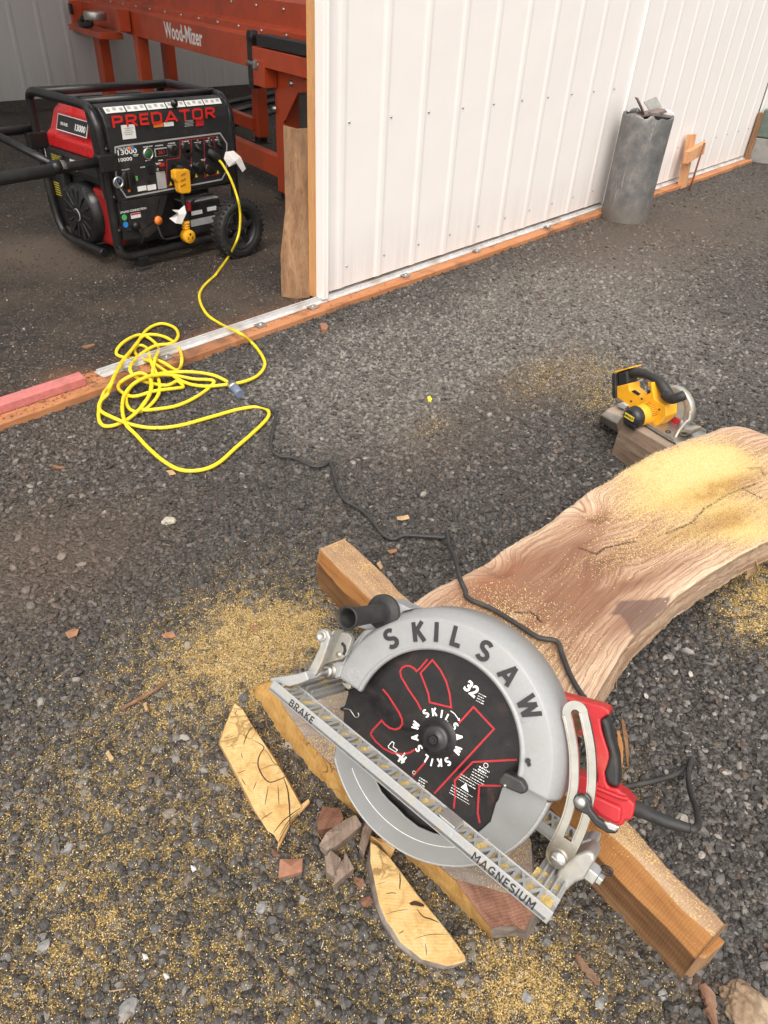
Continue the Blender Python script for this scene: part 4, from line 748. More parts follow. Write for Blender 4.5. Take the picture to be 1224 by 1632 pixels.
m0 = len(vs); vs += [(dc.x+(v[0]-dc.x)*.97, dc.y+(v[1]-dc.y)*.97, v[2]) for v in vs]
K_ = len(hs_); fs = [(k*n+i, k*n+(i+1) % n, (k+1)*n+(i+1) % n, (k+1)*n+i) for k in range(K_-1) for i in range(n)]
fs += [(m0+k*n+(i+1) % n, m0+k*n+i, m0+(k+1)*n+i, m0+(k+1)*n+(i+1) % n) for k in range(K_-1) for i in range(n)]+[((K_-1)*n+i, (K_-1)*n+(i+1) % n, m0+(K_-1)*n+(i+1) % n, m0+(K_-1)*n+i) for i in range(n)]
mb.add(vs, fs, 0, True); mb.build('shell', M['galvanised'], drum)
MB().prism(circ(dc.x, dc.y, dr*.86, 30), .50, .56).build('fill', M['bark_brown'], drum)
def slab_piece(name, c, d, rot, mat, label, cat, jag=.15, bev=.002, group=None, seed=0):
    R_ = Matrix.Rotation(rot[2], 3, 'Z')@Matrix.Rotation(rot[1], 3, 'Y')@Matrix.Rotation(rot[0], 3, 'X'); f_ = Frame(c, R_.col[0], R_.col[1], R_.col[2])
    rr = random.Random(seed*13+5); a, b, h = d; q = []
    for (u, v) in ((-.5, -.5), (0, -.5), (.5, -.5), (.5, 0), (.5, .5), (0, .5), (-.5, .5), (-.5, 0)): q.append((a*(u+rr.uniform(-jag, jag)*.5), b*(v+rr.uniform(-jag, jag)*.5)))
    q2 = [(x*rr.uniform(.9, 1.02), y*rr.uniform(.9, 1.02)) for x, y in q]
    o = MB().prism(q, -h/2, h/2, f_, top=q2).build(name, mat, None, bev, loc=tuple(c)); return tag(o, label, cat, group)
simple('scrap_dark', (.10, .085, .08), .7, var=.25, dirt=(.2, .18, .17), dirtamt=.4); simple('scrap_brown', (.14, .10, .095), .6, var=.2, dirt=(.22, .19, .18), dirtamt=.3)
for k, (dx, dy, dz, d, r, mt_, lb) in enumerate([
    (-.07, .04, .70, (.17, .12, .006), (.9, .1, .5), 'scrap_brown', 'tallest curled brown shingle sticking up at the left of the metal drum'),
    (-.03, -.02, .665, (.22, .07, .012), (.1, -.15, -.5), 'scrap_brown', 'long brown strip lying across the top of the metal drum'),
    (.01, -.08, .655, (.18, .07, .014), (.0, .1, -.3), 'scrap_dark', 'flat dark slat on the near rim of the metal drum'),
    (.10, .02, .69, (.13, .10, .006), (.8, -.2, -.2), 'concrete_grey', 'bent grey sheet scrap sticking up at the right of the metal drum'),
    (.10, -.07, .665, (.09, .05, .022), (.2, .2, -.7), 'paper', 'small white block of scrap at the right rim of the metal drum')]):
    slab_piece('scrap', dc+Vector((dx, dy, dz)), d, r, M[mt_], lb, 'scrap', .12, .001, 'scrap in the metal drum', seed=k)
for k in range(7):
    a = k*.9; slab_piece('scrap', dc+Vector((.055*math.cos(a), .055*math.sin(a), .60+.01*(k % 3))), (.12, .06, .02), (.2*math.sin(k), .2, a), M['scrap_dark' if k % 2 else 'bark_brown'], 'broken dark scrap piled inside the metal drum, mostly hidden below its rim', 'scrap', .2, .001, 'dark scrap inside the metal drum', seed=20+k)
sk_ = thing('wooden_stake', 'orange wooden stake with short crosspiece leaning on the white wall right of the drum', 'stake', (6.47, 2.32, 0))
f_ = Frame((6.50, 2.30, 0), (1, 0, 0), (0, .10, 1), (0, -1, .10))
MB().prism([(-.06, 0), (.045, 0), (.045, .395), (-.06, .40)], -.03, .01, f_).build('post', M['stake_wood'], sk_, .003); MB().prism([(-.15, .20), (.17, .24), (.17, .33), (-.15, .29)], .012, .055, f_).build('crosspiece', M['stake_wood'], sk_, .003)
o = MB().tube([(6.43, 2.22, 0), (6.55, 2.25, .34)], .008, 8).build('rusty_rod', M['rust'], None, loc=(6.43, 2.22, 0)); tag(o, 'thin rusty metal rod leaning in front of the wooden stake', 'rod')
o = MB().box((8.175, 2.36, .22), (.022, .05, .42)).build('brown_post', M['plank_wood'], None, .004, loc=(8.175, 2.36, .01)); tag(o, 'short brown wooden post by the white wall at the right edge', 'post')
cb = MB().prism([(8.24, 2.10), (8.95, 2.10), (8.95, 2.36), (8.19, 2.36)], 0, .22).build('concrete_block', M['concrete_grey'], None, .012, loc=(8.4, 2.25, 0)); tag(cb, 'grey weathered concrete block on the ground at the right edge, lower of two', 'block')
cb = MB().prism([(8.235, 2.09), (8.95, 2.09), (8.95, 2.35), (8.19, 2.35)], .223, .46).build('concrete_block', M['concrete_green'], None, .012, loc=(8.4, 2.25, .203)); tag(cb, 'dark mossy green block stacked on the grey block at the right edge', 'block')

# ================================================================ TIMBERS AND SLAB
wood('timber_top', (.22, .13, .075), (.32, .205, .125), (.42, .30, .20), math.pi/2-.22, .8, grime=(.12, .06, .035), gr=.6, dust=.5, ring=.7)
wood('timber_orange', (.20, .085, .028), (.31, .14, .045), (.38, .20, .08), math.pi/2-.22, .9, gr=.25, dust=.2, ring=.5); wood('timber_side', (.085, .042, .020), (.19, .095, .042), (.34, .21, .11), math.pi/2-.22, .7, grime=(.09, .045, .025), gr=.7, ring=.9)
wood('timber_end', (.22, .12, .06), (.29, .17, .09), (.35, .22, .13), 'Z', .9, gr=.3)
a = g(505, 932); b = g(1084, 1563); ad_ = (b-a); TL_ = ad_.length; ad_.normalize(); ac = Vector((-ad_.y, ad_.x, 0)); ac = ac if ac.x > 0 else -ac
tfm = Frame(a, ad_, ac, (0, 0, 1)); mb = MB()
def tsec(u, jit=0, w=.088, hh=.118, bv=.0):
    j = lambda k: (fbm(u*9+k*7.1, k*3.3, 77)-.5)*.016
    return [tfm.P(u, j(0), -.004), tfm.P(u, j(1)-.001, hh*(.70-.0*bv)+j(2)), tfm.P(u, .012+bv*.016+j(3), hh+j(4)*.3), tfm.P(u, w+j(5), hh+j(6)*.3), tfm.P(u, w+.004+j(7), -.004)]
us = np.linspace(0, TL_, 60); vs = []
for u in us: vs += tsec(u, bv=float(np.clip((u-.70)/.3, 0, 1)), w=.088-.022*float(np.clip((u-.55)/.5, 0, 1)))
n = 5; fs = []; ms_ = []
for i in range(len(us)-1):
    for k in range(4): fs.append((i*n+k, (i+1)*n+k, (i+1)*n+k+1, i*n+k+1)); ms_.append([2, 1, 0, 2][k])
fs += [tuple(range(5))[::-1], tuple((len(us)-1)*n+k for k in range(5)), ]; ms_ += [3, 3]; mb.add(vs, fs); mb.m = ms_
# the two-step end cut
end = tfm.P(TL_, 0, 0); mb2f = Frame(end, ad_, ac, (0, 0, 1)); mb.prism([(-.002, .010), (-.002, .066), (.012, .066), (.008, .018)], 0, .078, mb2f, mi=3, mt=1)
tm = mb.build('timber', [M['timber_top'], M['timber_orange'], M['timber_side'], M['timber_end']], None, .003, loc=tuple(a)); tag(tm, 'long rough square timber on the gravel running beneath the big saw and slab end', 'timber')
# second timber below the yellow saw
a2 = g(958, 668); b2 = g(1040, 730); d2 = Vector((-.30, -.954, 0)).normalized(); c2_ = Vector((.954, -.30, 0)); t2 = Frame((2.163, .775, 0), d2, c2_, (0, 0, 1)); mb = MB(); us = np.linspace(0, .95, 40); vs = []
for u in us:
    j = lambda k: (fbm(u*8+k*5.1, k*2.3, 87)-.5)*.014
    vs += [t2.P(u, j(0), -.004), t2.P(u, .002+j(1), .09+j(2)), t2.P(u, .02+j(3), .128+j(4)*.2), t2.P(u, .125+j(5), .128), t2.P(u, .128, -.004)]
fs = []; ms_ = []
for i in range(len(us)-1):
    for k in range(4): fs.append((i*n+k, (i+1)*n+k, (i+1)*n+k+1, i*n+k+1)); ms_.append([1, 1, 0, 1][k])
vs[:5] = [g(987, 692, 0), g(983, 676, .085), g(992, 664, .118), g(992, 642, .122), g(1010, 650, 0)]; e0_ = [g(957, 672, 0), g(958, 662, .085), g(966, 654, .108), g(988, 640, .112), g(1000, 650, 0)]; o_ = len(vs); vs += e0_; fs += [(o_+k, k, k+1, o_+k+1) for k in range(4)]+[tuple(o_+k for k in range(5))[::-1], tuple((len(us)-1)*n+k for k in range(5))]; ms_ += [2, 2, 0, 2, 2, 2]; mb.add(vs, fs); mb.m = ms_
wood('old_top', (.20, .15, .115), (.30, .24, .19), (.38, .30, .22), math.pi/2-.3, .8, gr=.5, dust=.35); wood('old_side', (.11, .075, .055), (.20, .14, .10), (.30, .23, .17), math.pi/2-.3, .7, gr=.6, ring=1); wood('old_end', (.22, .20, .18), (.28, .26, .235), (.34, .31, .28), 'Z', 1, gr=.3)
tm = mb.build('timber', [M['old_top'], M['old_side'], M['old_end']], None, .004, loc=(2.105, .86, 0)); tag(tm, 'dark weathered timber block under the yellow saw and the far end of the slab', 'timber')

# slab: curved live-edge plank. Edges traced on the plane of its top face
ZT = .192
def gs(px, py, z=ZT): p = g(px, py, z); return Vector((p.x, p.y))
Ls = [gs(*p) for p in ((655, 962), (700, 934), (777, 893), (841, 851), (890, 820), (940, 781), (974, 761), (1034, 727), (1085, 704), (1145, 683), (1180, 679), (1205, 690))]
Rs = [gs(*p) for p in ((935, 1140), (952, 1108), (976, 1065), (1000, 1028), (1040, 988), (1085, 945), (1130, 915), (1180, 885), (1224, 862), (1290, 822), (1350, 780), (1390, 750))]
def resamp(P, n_):
    P = [Vector((p.x, p.y, 0)) for p in P]; C_ = cr(P, 10); L_ = [0]
    for i in range(1, len(C_)): L_.append(L_[-1]+(C_[i]-C_[i-1]).length)
    t = np.linspace(0, L_[-1], n_); return np.interp(t, L_, [c.x for c in C_]), np.interp(t, L_, [c.y for c in C_]), L_[-1]
NS, NC = 420, 130
lx, ly, LL = resamp(Ls, NS); rx_, ry_, LR = resamp(Rs, NS); sv_ = np.linspace(0, 1, NS)[:, None]; cv = np.linspace(0, 1, NC)[None, :]
# ragged live edges
jl = .010*(fbm(sv_[:, 0]*24, 0*sv_[:, 0], 13)-.5)+.004*(fbm(sv_[:, 0]*140, 0*sv_[:, 0], 15)-.5); jr = .008*(fbm(sv_[:, 0]*22, 0*sv_[:, 0]+3, 14)-.5)
lx = lx+jl*.4; ly = ly+jl*1.0; ry_ = ry_+jr
Xs = lx[:, None]*(1-cv)+rx_[:, None]*cv; Ys = ly[:, None]*(1-cv)+ry_[:, None]*cv; Ss = sv_*1.55+0*cv; Cs = cv*.50+0*sv_
# uneven end cut next to the big saw
Xs = Xs+np.exp(-sv_*22)*(.012*(fbm(cv*11, 0*cv, 19)-.5)*2)
def kn(px, py): p = gs(px, py); return p.x, p.y
KN = [(kn(795, 905), .036, .011), (kn(945, 818), .040, .012), (kn(950, 880), .05, .004)]
Zs = np.full_like(Xs, ZT)+.0035*(fbm(Ss*5, Cs*9, 51)-.5)+.0005*(fbm(Ss*22, Cs*90, 52)-.5)
warp = .035*(fbm(Ss*2.4, Cs*3.2, 53, 3)-.5)
for (kc, kr, kd) in KN:
    q = np.hypot(Xs-kc[0], Ys-kc[1])/kr; Zs = Zs-kd*np.exp(-q**2)+kd*.4*np.exp(-(q-1.1)**2*5); warp = warp+.085*np.exp(-(q*.62)**2)*np.tanh((Cs-.13)*30)
edge = np.minimum(cv, 1-cv)+0*sv_; Zs = Zs-.010*np.exp(-cv/.014)*(fbm(Ss*12, 0*Ss, 55))-.002*np.exp(-(1-cv)/.006)
# a real crack running along the grain
ck = [kn(1105, 832), kn(1120, 812), kn(1140, 800), kn(1165, 785), kn(1205, 770)]
def dist_poly(X_, Y_, P):
    d = np.full(X_.shape, 9.)
    for (ax_, ay_), (bx_, by_) in zip(P[:-1], P[1:]):
        vx, vy = bx_-ax_, by_-ay_; t = np.clip(((X_-ax_)*vx+(Y_-ay_)*vy)/(vx*vx+vy*vy), 0, 1); d = np.minimum(d, np.hypot(X_-ax_-t*vx, Y_-ay_-t*vy))
    return d
CRK = [ck, [kn(1060, 850), kn(1105, 832)], [kn(1098, 778), kn(1110, 788)], [kn(1180, 778), kn(1215, 794)], [kn(1192, 745), kn(1212, 744), kn(1217, 756)], [kn(925, 872), kn(950, 880), kn(965, 872), kn(1010, 862)], [kn(820, 975), kn(845, 975), kn(862, 990)]]
crd = np.full(Xs.shape, 9.)
wob_x = Xs+.010*(fbm(Xs*40, Ys*40, 57)-.5); wob_y = Ys+.010*(fbm(Xs*40, Ys*40, 58)-.5)
for c_ in CRK: crd = np.minimum(crd, dist_poly(wob_x, wob_y, c_))
Zs = Zs-.005*np.clip(1-crd/.0035, 0, 1)
# colour of the wood itself: pale sapwood at the edges, brown heart, a dark stain
def blob(px, py, rx, ry, ang=-.35):
    c = kn(px, py); u = (Xs-c[0])*math.cos(ang)+(Ys-c[1])*math.sin(ang); v = -(Xs-c[0])*math.sin(ang)+(Ys-c[1])*math.cos(ang); return np.exp(-((u/rx)**2+(v/ry)**2))
heart = 1.05*blob(840, 940, .16, .085)+.75*blob(900, 890, .16, .07)+.55*blob(955, 830, .07, .045)+.50*blob(970, 990, .14, .07)+.35*blob(1050, 870, .3, .035)+.4*blob(1120, 740, .2, .05)+.45*blob(1010, 930, .3, .02)+.4*blob(900, 1040, .05, .04)
heart = np.clip(heart*(.2+3.2*np.clip(fbm(Ss*4+5, Cs*22, 60, 5)-.12, 0, 1)), 0, 1); red = np.clip(.9*blob(770, 935, .08, .05)+.7*blob(815, 905, .06, .03)+.6*blob(940, 825, .08, .03)+.45*blob(1090, 810, .3, .06), 0, 1)*fbm(Ss*9, Cs*25, 61)*1.5
SP = [kn(638+x*.479, 670+y*.479) for x, y in ((698, 640), (735, 603), (800, 597), (850, 592), (905, 588), (870, 630), (845, 655), (812, 690), (785, 722), (770, 705), (752, 662), (735, 645))]
sx_ = Xs+.014*(fbm(Xs*34, Ys*34, 62)-.5); sy_ = Ys+.014*(fbm(Xs*34, Ys*34, 64)-.5); ins = np.zeros(Xs.shape, bool)
for (ax_, ay_), (bx_, by_) in zip(SP, SP[1:]+SP[:1]):
    c_ = ((ay_ > sy_) != (by_ > sy_)) & (sx_ < (bx_-ax_)*(sy_-ay_)/(by_-ay_+1e-12)+ax_); ins ^= c_
std = np.where(ins, 1.0, np.clip(.55-dist_poly(sx_, sy_, SP+SP[:1])/.016, 0, 1)*.8)*(.75+.5*fbm(Ss*10, Cs*60, 65))
sap = np.exp(-cv/.06)*.9+np.exp(-(1-cv)/.10)*.8+0*sv_
sd_a = (2.3*blob(1112, 742, .20, .085)+.75*blob(1195, 830, .15, .11)+.55*blob(1080, 790, .20, .07)+.25*blob(1050, 860, .2, .05))*(1-.9*blob(1208, 700, .16, .10))
near = np.clip(1-np.abs(Xs-.86)/.10, 0, 1)*.9+.75*blob(790, 1000, .12, .10)+.35*blob(860, 1060, .12, .06)
vis_top = np.clip((kn(1130, 700)[0]-Xs)/.05+1.2*(fbm(Xs*14, Ys*14, 66)-.4)*1.5+.6, 0, 1)
sdm = np.clip(sd_a*(.35+1.1*fbm(Ss*7, Cs*16, 63, 4)), 0, 1)
orng = (1.1*blob(1150, 778, .17, .035)+1.1*blob(1150, 832, .12, .035)+.5*blob(1060, 860, .08, .03))*(.4+1.2*fbm(Ss*24, Cs*50, 68, 4))
cav = [('heart', heart), ('red', np.clip(red, 0, 1)), ('stain', np.clip(std, 0, 1)), ('sap', np.clip(sap, 0, 1)), ('dust', np.clip(sdm*.9+near*.30*(.3+1.2*fbm(Ss*10, Cs*20, 67)), 0, 1)), ('crack', np.clip(1.4-crd/.0030, 0, 1)), ('orange', np.clip(orng, 0, 1))]
TH = .066
vs = list(zip(Xs.ravel(), Ys.ravel(), Zs.ravel())); uv = list(zip((Ss).ravel(), (Cs+warp).ravel())); att = {k: list(v.ravel()) for k, v in cav}; fs = []; ms_ = []
I = np.arange(NS*NC).reshape(NS, NC)
for i in range(NS-1):
    for k in range(NC-1): fs.append((I[i, k], I[i+1, k], I[i+1, k+1], I[i, k+1])[::-1]); ms_.append(0)
# sides: rings running down from each boundary
def side(ix, outx, outy, mi, flip, rows=9, prof=None):
    prev = list(ix)
    for r in range(1, rows+1):
        t = r/rows; o_ = prof(t); cur = []
        for j, i0 in enumerate(ix):
            x, y, z = vs[i0]; w_ = (.006*(fbm(j*.13, r*.7, 81)-.5)+.004*(fbm(j*.6, r*.8, 83)-.5)); vs.append((x+outx[j]*(o_+w_), y+outy[j]*(o_+w_), z*(1-t)+(ZT-TH)*t if t < 1 else ZT-TH)); uv.append((uv[i0][0], uv[i0][1]+t*.07+.3)); cur.append(len(vs)-1)
            for kk in att: att[kk].append({'heart': .25*att['heart'][i0], 'sap': .6, 'red': .2, 'stain': 0, 'dust': .08, 'crack': 0, 'orange': 0}[kk])
        for j in range(len(ix)-1): q = (prev[j], cur[j], cur[j+1], prev[j+1]); fs.append(q if flip else q[::-1]); ms_.append(mi)
        prev = cur
    return prev
lt_x = np.gradient(lx); lt_y = np.gradient(ly); ln = np.hypot(lt_x, lt_y); nlx, nly = -lt_y/ln, lt_x/ln
rt_x = np.gradient(rx_); rt_y = np.gradient(ry_); rn = np.hypot(rt_x, rt_y); nrx, nry = rt_y/rn, -rt_x/rn
bl = side(list(I[:, 0]), nlx, nly, 1, False, prof=lambda t: -.010*t**1.0+.012*math.sin(t*3.1)); br_ = side(list(I[:, -1]), nrx, nry, 1, True, prof=lambda t: .009*math.sin(min(1, t*1.3)*1.57)+.002*t)
be = side(list(I[0, :]), [-1]*NC, [0]*NC, 2, True, rows=4, prof=lambda t: .002*t); bf = side(list(I[-1, :]), [.9]*NC, [.3]*NC, 2, False, rows=4, prof=lambda t: .004*t)
for j in range(NS-1): fs.append((bl[j], br_[j], br_[j+1], bl[j+1])); ms_.append(1)
me = bpy.data.meshes.new('wood_slab'); me.from_pydata([tuple(map(float, v)) for v in vs], [], [tuple(int(i) for i in f) for f in fs]); me.polygons.foreach_set('material_index', ms_); me.polygons.foreach_set('use_smooth', [True]*len(fs))
UV = me.uv_layers.new(name='UVMap'); li = np.empty(len(me.loops), np.int32); me.loops.foreach_get('vertex_index', li); UV.data.foreach_set('uv', np.array(uv, np.float32)[li].ravel())
for k, v in att.items(): a_ = me.attributes.new(k, 'FLOAT', 'POINT'); a_.data.foreach_set('value', np.array(v, np.float32))
def slab_mat(name, kind):
    m, N, L, B = nt(name); uvn = N.new('ShaderNodeUVMap').outputs[0]; pos = N.new('ShaderNodeNewGeometry').outputs['Position']
    def A(n_): q = N.new('ShaderNodeAttribute'); q.attribute_name = n_; return q.outputs['Fac']
    def strch(sx, sy): q = N.new('ShaderNodeMapping'); q.inputs['Scale'].default_value = (sx, sy, 1); L.new(uvn, q.inputs[0]); return q.outputs[0]
    a = nz(N, L, strch(3, 34), 1.6, 8, .62, .5); b = nz(N, L, strch(7, 150), 1.5, 5, .6, .3); c = nz(N, L, strch(2.2, 9), 1.2, 5, .55, .8)
    wv = N.new('ShaderNodeTexWave'); wv.bands_direction = 'Y'; wv.inputs['Scale'].default_value = 17; wv.inputs['Distortion'].default_value = 4.0; wv.inputs['Detail'].default_value = 5; wv.inputs['Detail Scale'].default_value = 1.6; wv.inputs['Detail Roughness'].default_value = .55; L.new(strch(.55, 1), wv.inputs['Vector'])
    r = ramp(N, [(.34, (.33, .19, .115)), (.5, (.50, .335, .225)), (.64, (.60, .44, .315))]); L.new(a, r.inputs[0]); col = r.outputs[0]
    if kind == 'top':
        col = mixc(N, L, mth(N, L, 'MULTIPLY', A('sap'), .7), col, (.66, .52, .38))
        hh = mth(N, L, 'MULTIPLY', A('heart'), mth(N, L, 'ADD', mth(N, L, 'MULTIPLY', c, .9), .5), clamp=True); hc = ramp(N, [(.38, (.095, .035, .019)), (.62, (.23, .086, .044))]); L.new(b, hc.inputs[0]); col = mixc(N, L, mth(N, L, 'MULTIPLY', hh, .92), col, hc.outputs[0])
        col = mixc(N, L, mth(N, L, 'MULTIPLY', mth(N, L, 'MULTIPLY', A('red'), ramp_f(N, L, a, .3, .6)), .7), col, (.27, .085, .038))
        g1 = mth(N, L, 'MULTIPLY', mth(N, L, 'MULTIPLY', mth(N, L, 'POWER', wv.outputs['Fac'], 14), ramp_f(N, L, a, .30, .5)), mth(N, L, 'SUBTRACT', .85, mth(N, L, 'MULTIPLY', A('sap'), .45))); col = mixc(N, L, g1, col, (.13, .055, .028)); d0 = nz(N, L, strch(5, 210), 1.5, 5, .75, .1); col = mixc(N, L, mth(N, L, 'MULTIPLY', ramp_f(N, L, d0, .47, .66), .55), col, (.15, .068, .036)); d1 = nz(N, L, strch(2.5, 60), 1.3, 5, .65, .6); col = mixc(N, L, mth(N, L, 'MULTIPLY', ramp_f(N, L, d1, .50, .60), mth(N, L, 'SUBTRACT', .55, mth(N, L, 'MULTIPLY', A('sap'), .40))), col, (.19, .09, .05))
    else:
        if kind == 'side': col = mixc(N, L, ramp_f(N, L, c, .45, .7), col, (.40, .29, .20)); col = mixc(N, L, mth(N, L, 'MULTIPLY', ramp_f(N, L, nz(N, L, pos, 38, 5, .7), .54, .68), .6), col, (.22, .13, .08))
        else: col = mixc(N, L, .4, col, (.42, .22, .1))
    fl = mth(N, L, 'MULTIPLY', ramp_f(N, L, b, .48, .68), .5); col = mixc(N, L, fl, col, (.17, .085, .045))
    if kind == 'top':
        col = mixc(N, L, mth(N, L, 'MULTIPLY', A('stain'), .82), col, (.085, .045, .040))
        sb_ = N.new('ShaderNodeTexWave'); sb_.bands_direction = 'X'; sb_.inputs['Scale'].default_value = 75; sb_.inputs['Distortion'].default_value = 1.2; L.new(strch(1, .35), sb_.inputs['Vector']); col = mixc(N, L, mth(N, L, 'MULTIPLY', sb_.outputs['Fac'], .10), col, (.55, .42, .3))
        du = A('dust'); fine = nz(N, L, pos, 520, 3, .6); k = mth(N, L, 'GREATER_THAN', mth(N, L, 'ADD', fine, mth(N, L, 'MULTIPLY', du, .55)), .80)
        dn = nz(N, L, pos, 11, 8, .75, .4); dc_ = ramp(N, [(.40, (.66, .47, .13)), (.62, (.52, .32, .10)), (.78, (.34, .15, .055))]); L.new(mth(N, L, 'ADD', mth(N, L, 'MULTIPLY', A('orange'), .55), mth(N, L, 'MULTIPLY', nz(N, L, pos, 60, 6, .75), .62)), dc_.inputs[0]); d3 = mixc(N, L, mth(N, L, 'MULTIPLY', nz(N, L, pos, 700, 2), .5), dc_.outputs[0], (.80, .66, .30)); col = mixc(N, L, k, col, d3); col = mixc(N, L, A('crack'), col, (.035, .02, .014))
    L.new(col, B.inputs['Base Color']); B.inputs['Roughness'].default_value = .72; B.inputs['Specular IOR Level'].default_value = .28
    h = mth(N, L, 'ADD', mth(N, L, 'MULTIPLY', b, .6 if kind == 'top' else 1.6), nz(N, L, pos, 300, 3, .7)); 
    if kind == 'top': h = mth(N, L, 'ADD', h, mth(N, L, 'MULTIPLY', k, .8))
    bump(N, L, B, h, .22 if kind == 'top' else .9, .0010 if kind == 'top' else .006); M[name] = m; return m
for k_ in ('top', 'side', 'end'): me.materials.append(slab_mat('slab_'+k_, k_))
slab = bpy.data.objects.new('wood_slab', me); COL.objects.link(slab); FR['wood_slab'] = WORLD; tag(slab, 'long curved live-edge wooden slab with brown heartwood lying on two timbers', 'slab')
# flakes of sawdust on the slab
m_s = sdm*.8+near*.22; flat = m_s.ravel(); w_ = flat**1.3*np.clip(crd.ravel()/.004, 0, 1); w_ = w_/w_.sum(); n = 110000; idx = RNG.choice(len(flat), n, p=w_); x = Xs.ravel()[idx]+RNG.normal(0, .003, n); y = Ys.ravel()[idx]+RNG.normal(0, .003, n); z = Zs.ravel()[idx]+.0008; L_ = RNG.uniform(.0008, .0019, n)
oo = fbm(x*13+3, y*19, 91, 5)
o = gn_scatter('sawdust', np.stack([x, y, z], 1), rot_rand(n, .4), L_[:, None]*np.stack([np.ones(n), RNG.uniform(.3, .7, n), RNG.uniform(.15, .35, n)], 1), {'tone': np.clip(RNG.normal(.72, .16, n)-.75*np.clip(orng, 0, 1).ravel()[idx]*RNG.uniform(.3, 1, n), 0, 1)}, M['sawdust_flake'], 3, 15, subd=1); tag(o, 'yellow and orange sawdust lying on top of the slab', 'sawdust', kind='stuff')
# strip of torn bark hanging from the slab, splinters at its near end
def strip(name, pts, w, t, mat, label, cat, twist=0, seed=1):
    P = cr(pts, 6); N_ = len(P); vs = []
    for i, p in enumerate(P):
        d = (P[min(i+1, N_-1)]-P[max(i-1, 0)]).normalized(); s_ = d.cross(Vector((0, 0, 1))); s_ = s_.normalized() if s_.length > 1e-5 else Vector((1, 0, 0)); a_ = twist*i/N_; u_ = s_.cross(d); sd_ = s_*math.cos(a_)+u_*math.sin(a_); nn_ = sd_.cross(d)
        ww = w*(.25+.75*math.sin(math.pi*min(1, .12+i/N_*.95)))*(.7+.6*vnoise(i*.9, seed, 3)); vs += [p-sd_*ww/2-nn_*t/2, p+sd_*ww/2-nn_*t/2, p+sd_*ww/2+nn_*t/2, p-sd_*ww/2+nn_*t/2]
    fs = [(i*4+k, i*4+(k+1) % 4, (i+1)*4+(k+1) % 4, (i+1)*4+k) for i in range(N_-1) for k in range(4)]+[(3, 2, 1, 0), tuple((N_-1)*4+k for k in range(4))]
    o = MB().add(vs, fs).build(name, mat, None, loc=tuple(P[0])); return tag(o, label, cat)
strip('bark_strip', [g(1203, 892, .15), g(1200, 905, .12), g(1192, 920, .08), g(1183, 931, .05)], .022, .002, M['chip_wood'], 'thin peeling strip of wood hanging off the right edge of the slab', 'wood strip', 1.2)
for k, (a_, b_) in enumerate([((992, 1148), (1000, 1222)), ((985, 1165), (990, 1225)), ((978, 1170), (981, 1222)), ((970, 1165), (972, 1215))]):
    strip('splinter', [g(*a_, .12+.01*k), g((a_[0]+b_[0])/2+2, (a_[1]+b_[1])/2, .115), g(*b_, .09)], .008, .003, M['timber_orange'] if k % 2 else M['timber_side'], ['orange splinter behind the red handle, farthest from the handle', 'splinter behind the red handle, second farthest from the handle', 'splinter behind the red handle, second nearest to the handle', 'splinter behind the red handle, nearest to the handle'][k], 'splinter', .2, seed=k)

# ================================================================ OFFCUTS
OC = ((.52, .36, .15), (.60, .45, .23), (.40, .22, .075))
p0 = g(430, 1290, .03); p1 = g(690, 1490, .03); endgrain('cut_yellow', p0, OC, 60); endgrain('cut_yellow_b', tuple(g(560, 1380, .02)), OC, 60); endgrain('cut_face', tuple(g(560, 1200, -.05)), ((.46, .27, .085), (.54, .35, .13), (.32, .15, .045)), 45, crack=.95)
wood('weathered', (.17, .14, .125), (.26, .22, .195), (.34, .30, .265), -.9, .9, grime=(.22, .10, .06), gr=.6, dust=.55, ring=.6)
wood('heart_brown', (.14, .065, .045), (.25, .125, .085), (.34, .20, .14), 1.0, .8, grime=(.30, .26, .22), gr=.5, dust=.3, ring=.8)
def XY(p): return (p.x, p.y)
bot = [(400, 1097), (443, 1166), (494, 1228), (546, 1279), (578, 1306), (610, 1336), (660, 1378), (713, 1430), (754, 1467), (784, 1497)]
top = [(433, 1086), (453, 1130), (491, 1183), (532, 1224), (577, 1282), (615, 1312), (696, 1377), (727, 1405), (749, 1436), (782, 1480)]
hz_ = .070
B0p = [XY(g(*p, 0)) for p in bot]; T0p = [XY(g(*p, hz_)) for p in top]
farT = [XY(g(*p, hz_)) for p in ((799, 1476), (824, 1477), (836, 1485), (852, 1452), (846, 1344), (835, 1300), (780, 1240), (700, 1170), (640, 1130), (560, 1070), (500, 1068))]
farB = [XY(g(*p, 0)) for p in ((797, 1495), (822, 1492), (840, 1500), (858, 1470), (850, 1365), (838, 1320), (780, 1262), (700, 1190), (640, 1150), (560, 1090), (480, 1078))]
mb = MB(); loB = B0p+farB; loT = T0p+farT; n = len(loB)
vs = [(x, y, 0) for x, y in loB]+[(x, y, hz_+.004*(fbm(i*.7, 2, 5)-.5)) for i, (x, y) in enumerate(loT)]
fs = [(i, (i+1) % n, n+(i+1) % n, n+i) for i in range(n)]; mb.add(vs, fs); mb.m = [0 if i < 9 else 2 for i in range(n)]; q8 = len(mb.v); mb.add([(x, y, hz_-.001) for x, y in loT], [tuple(range(n))], 3)
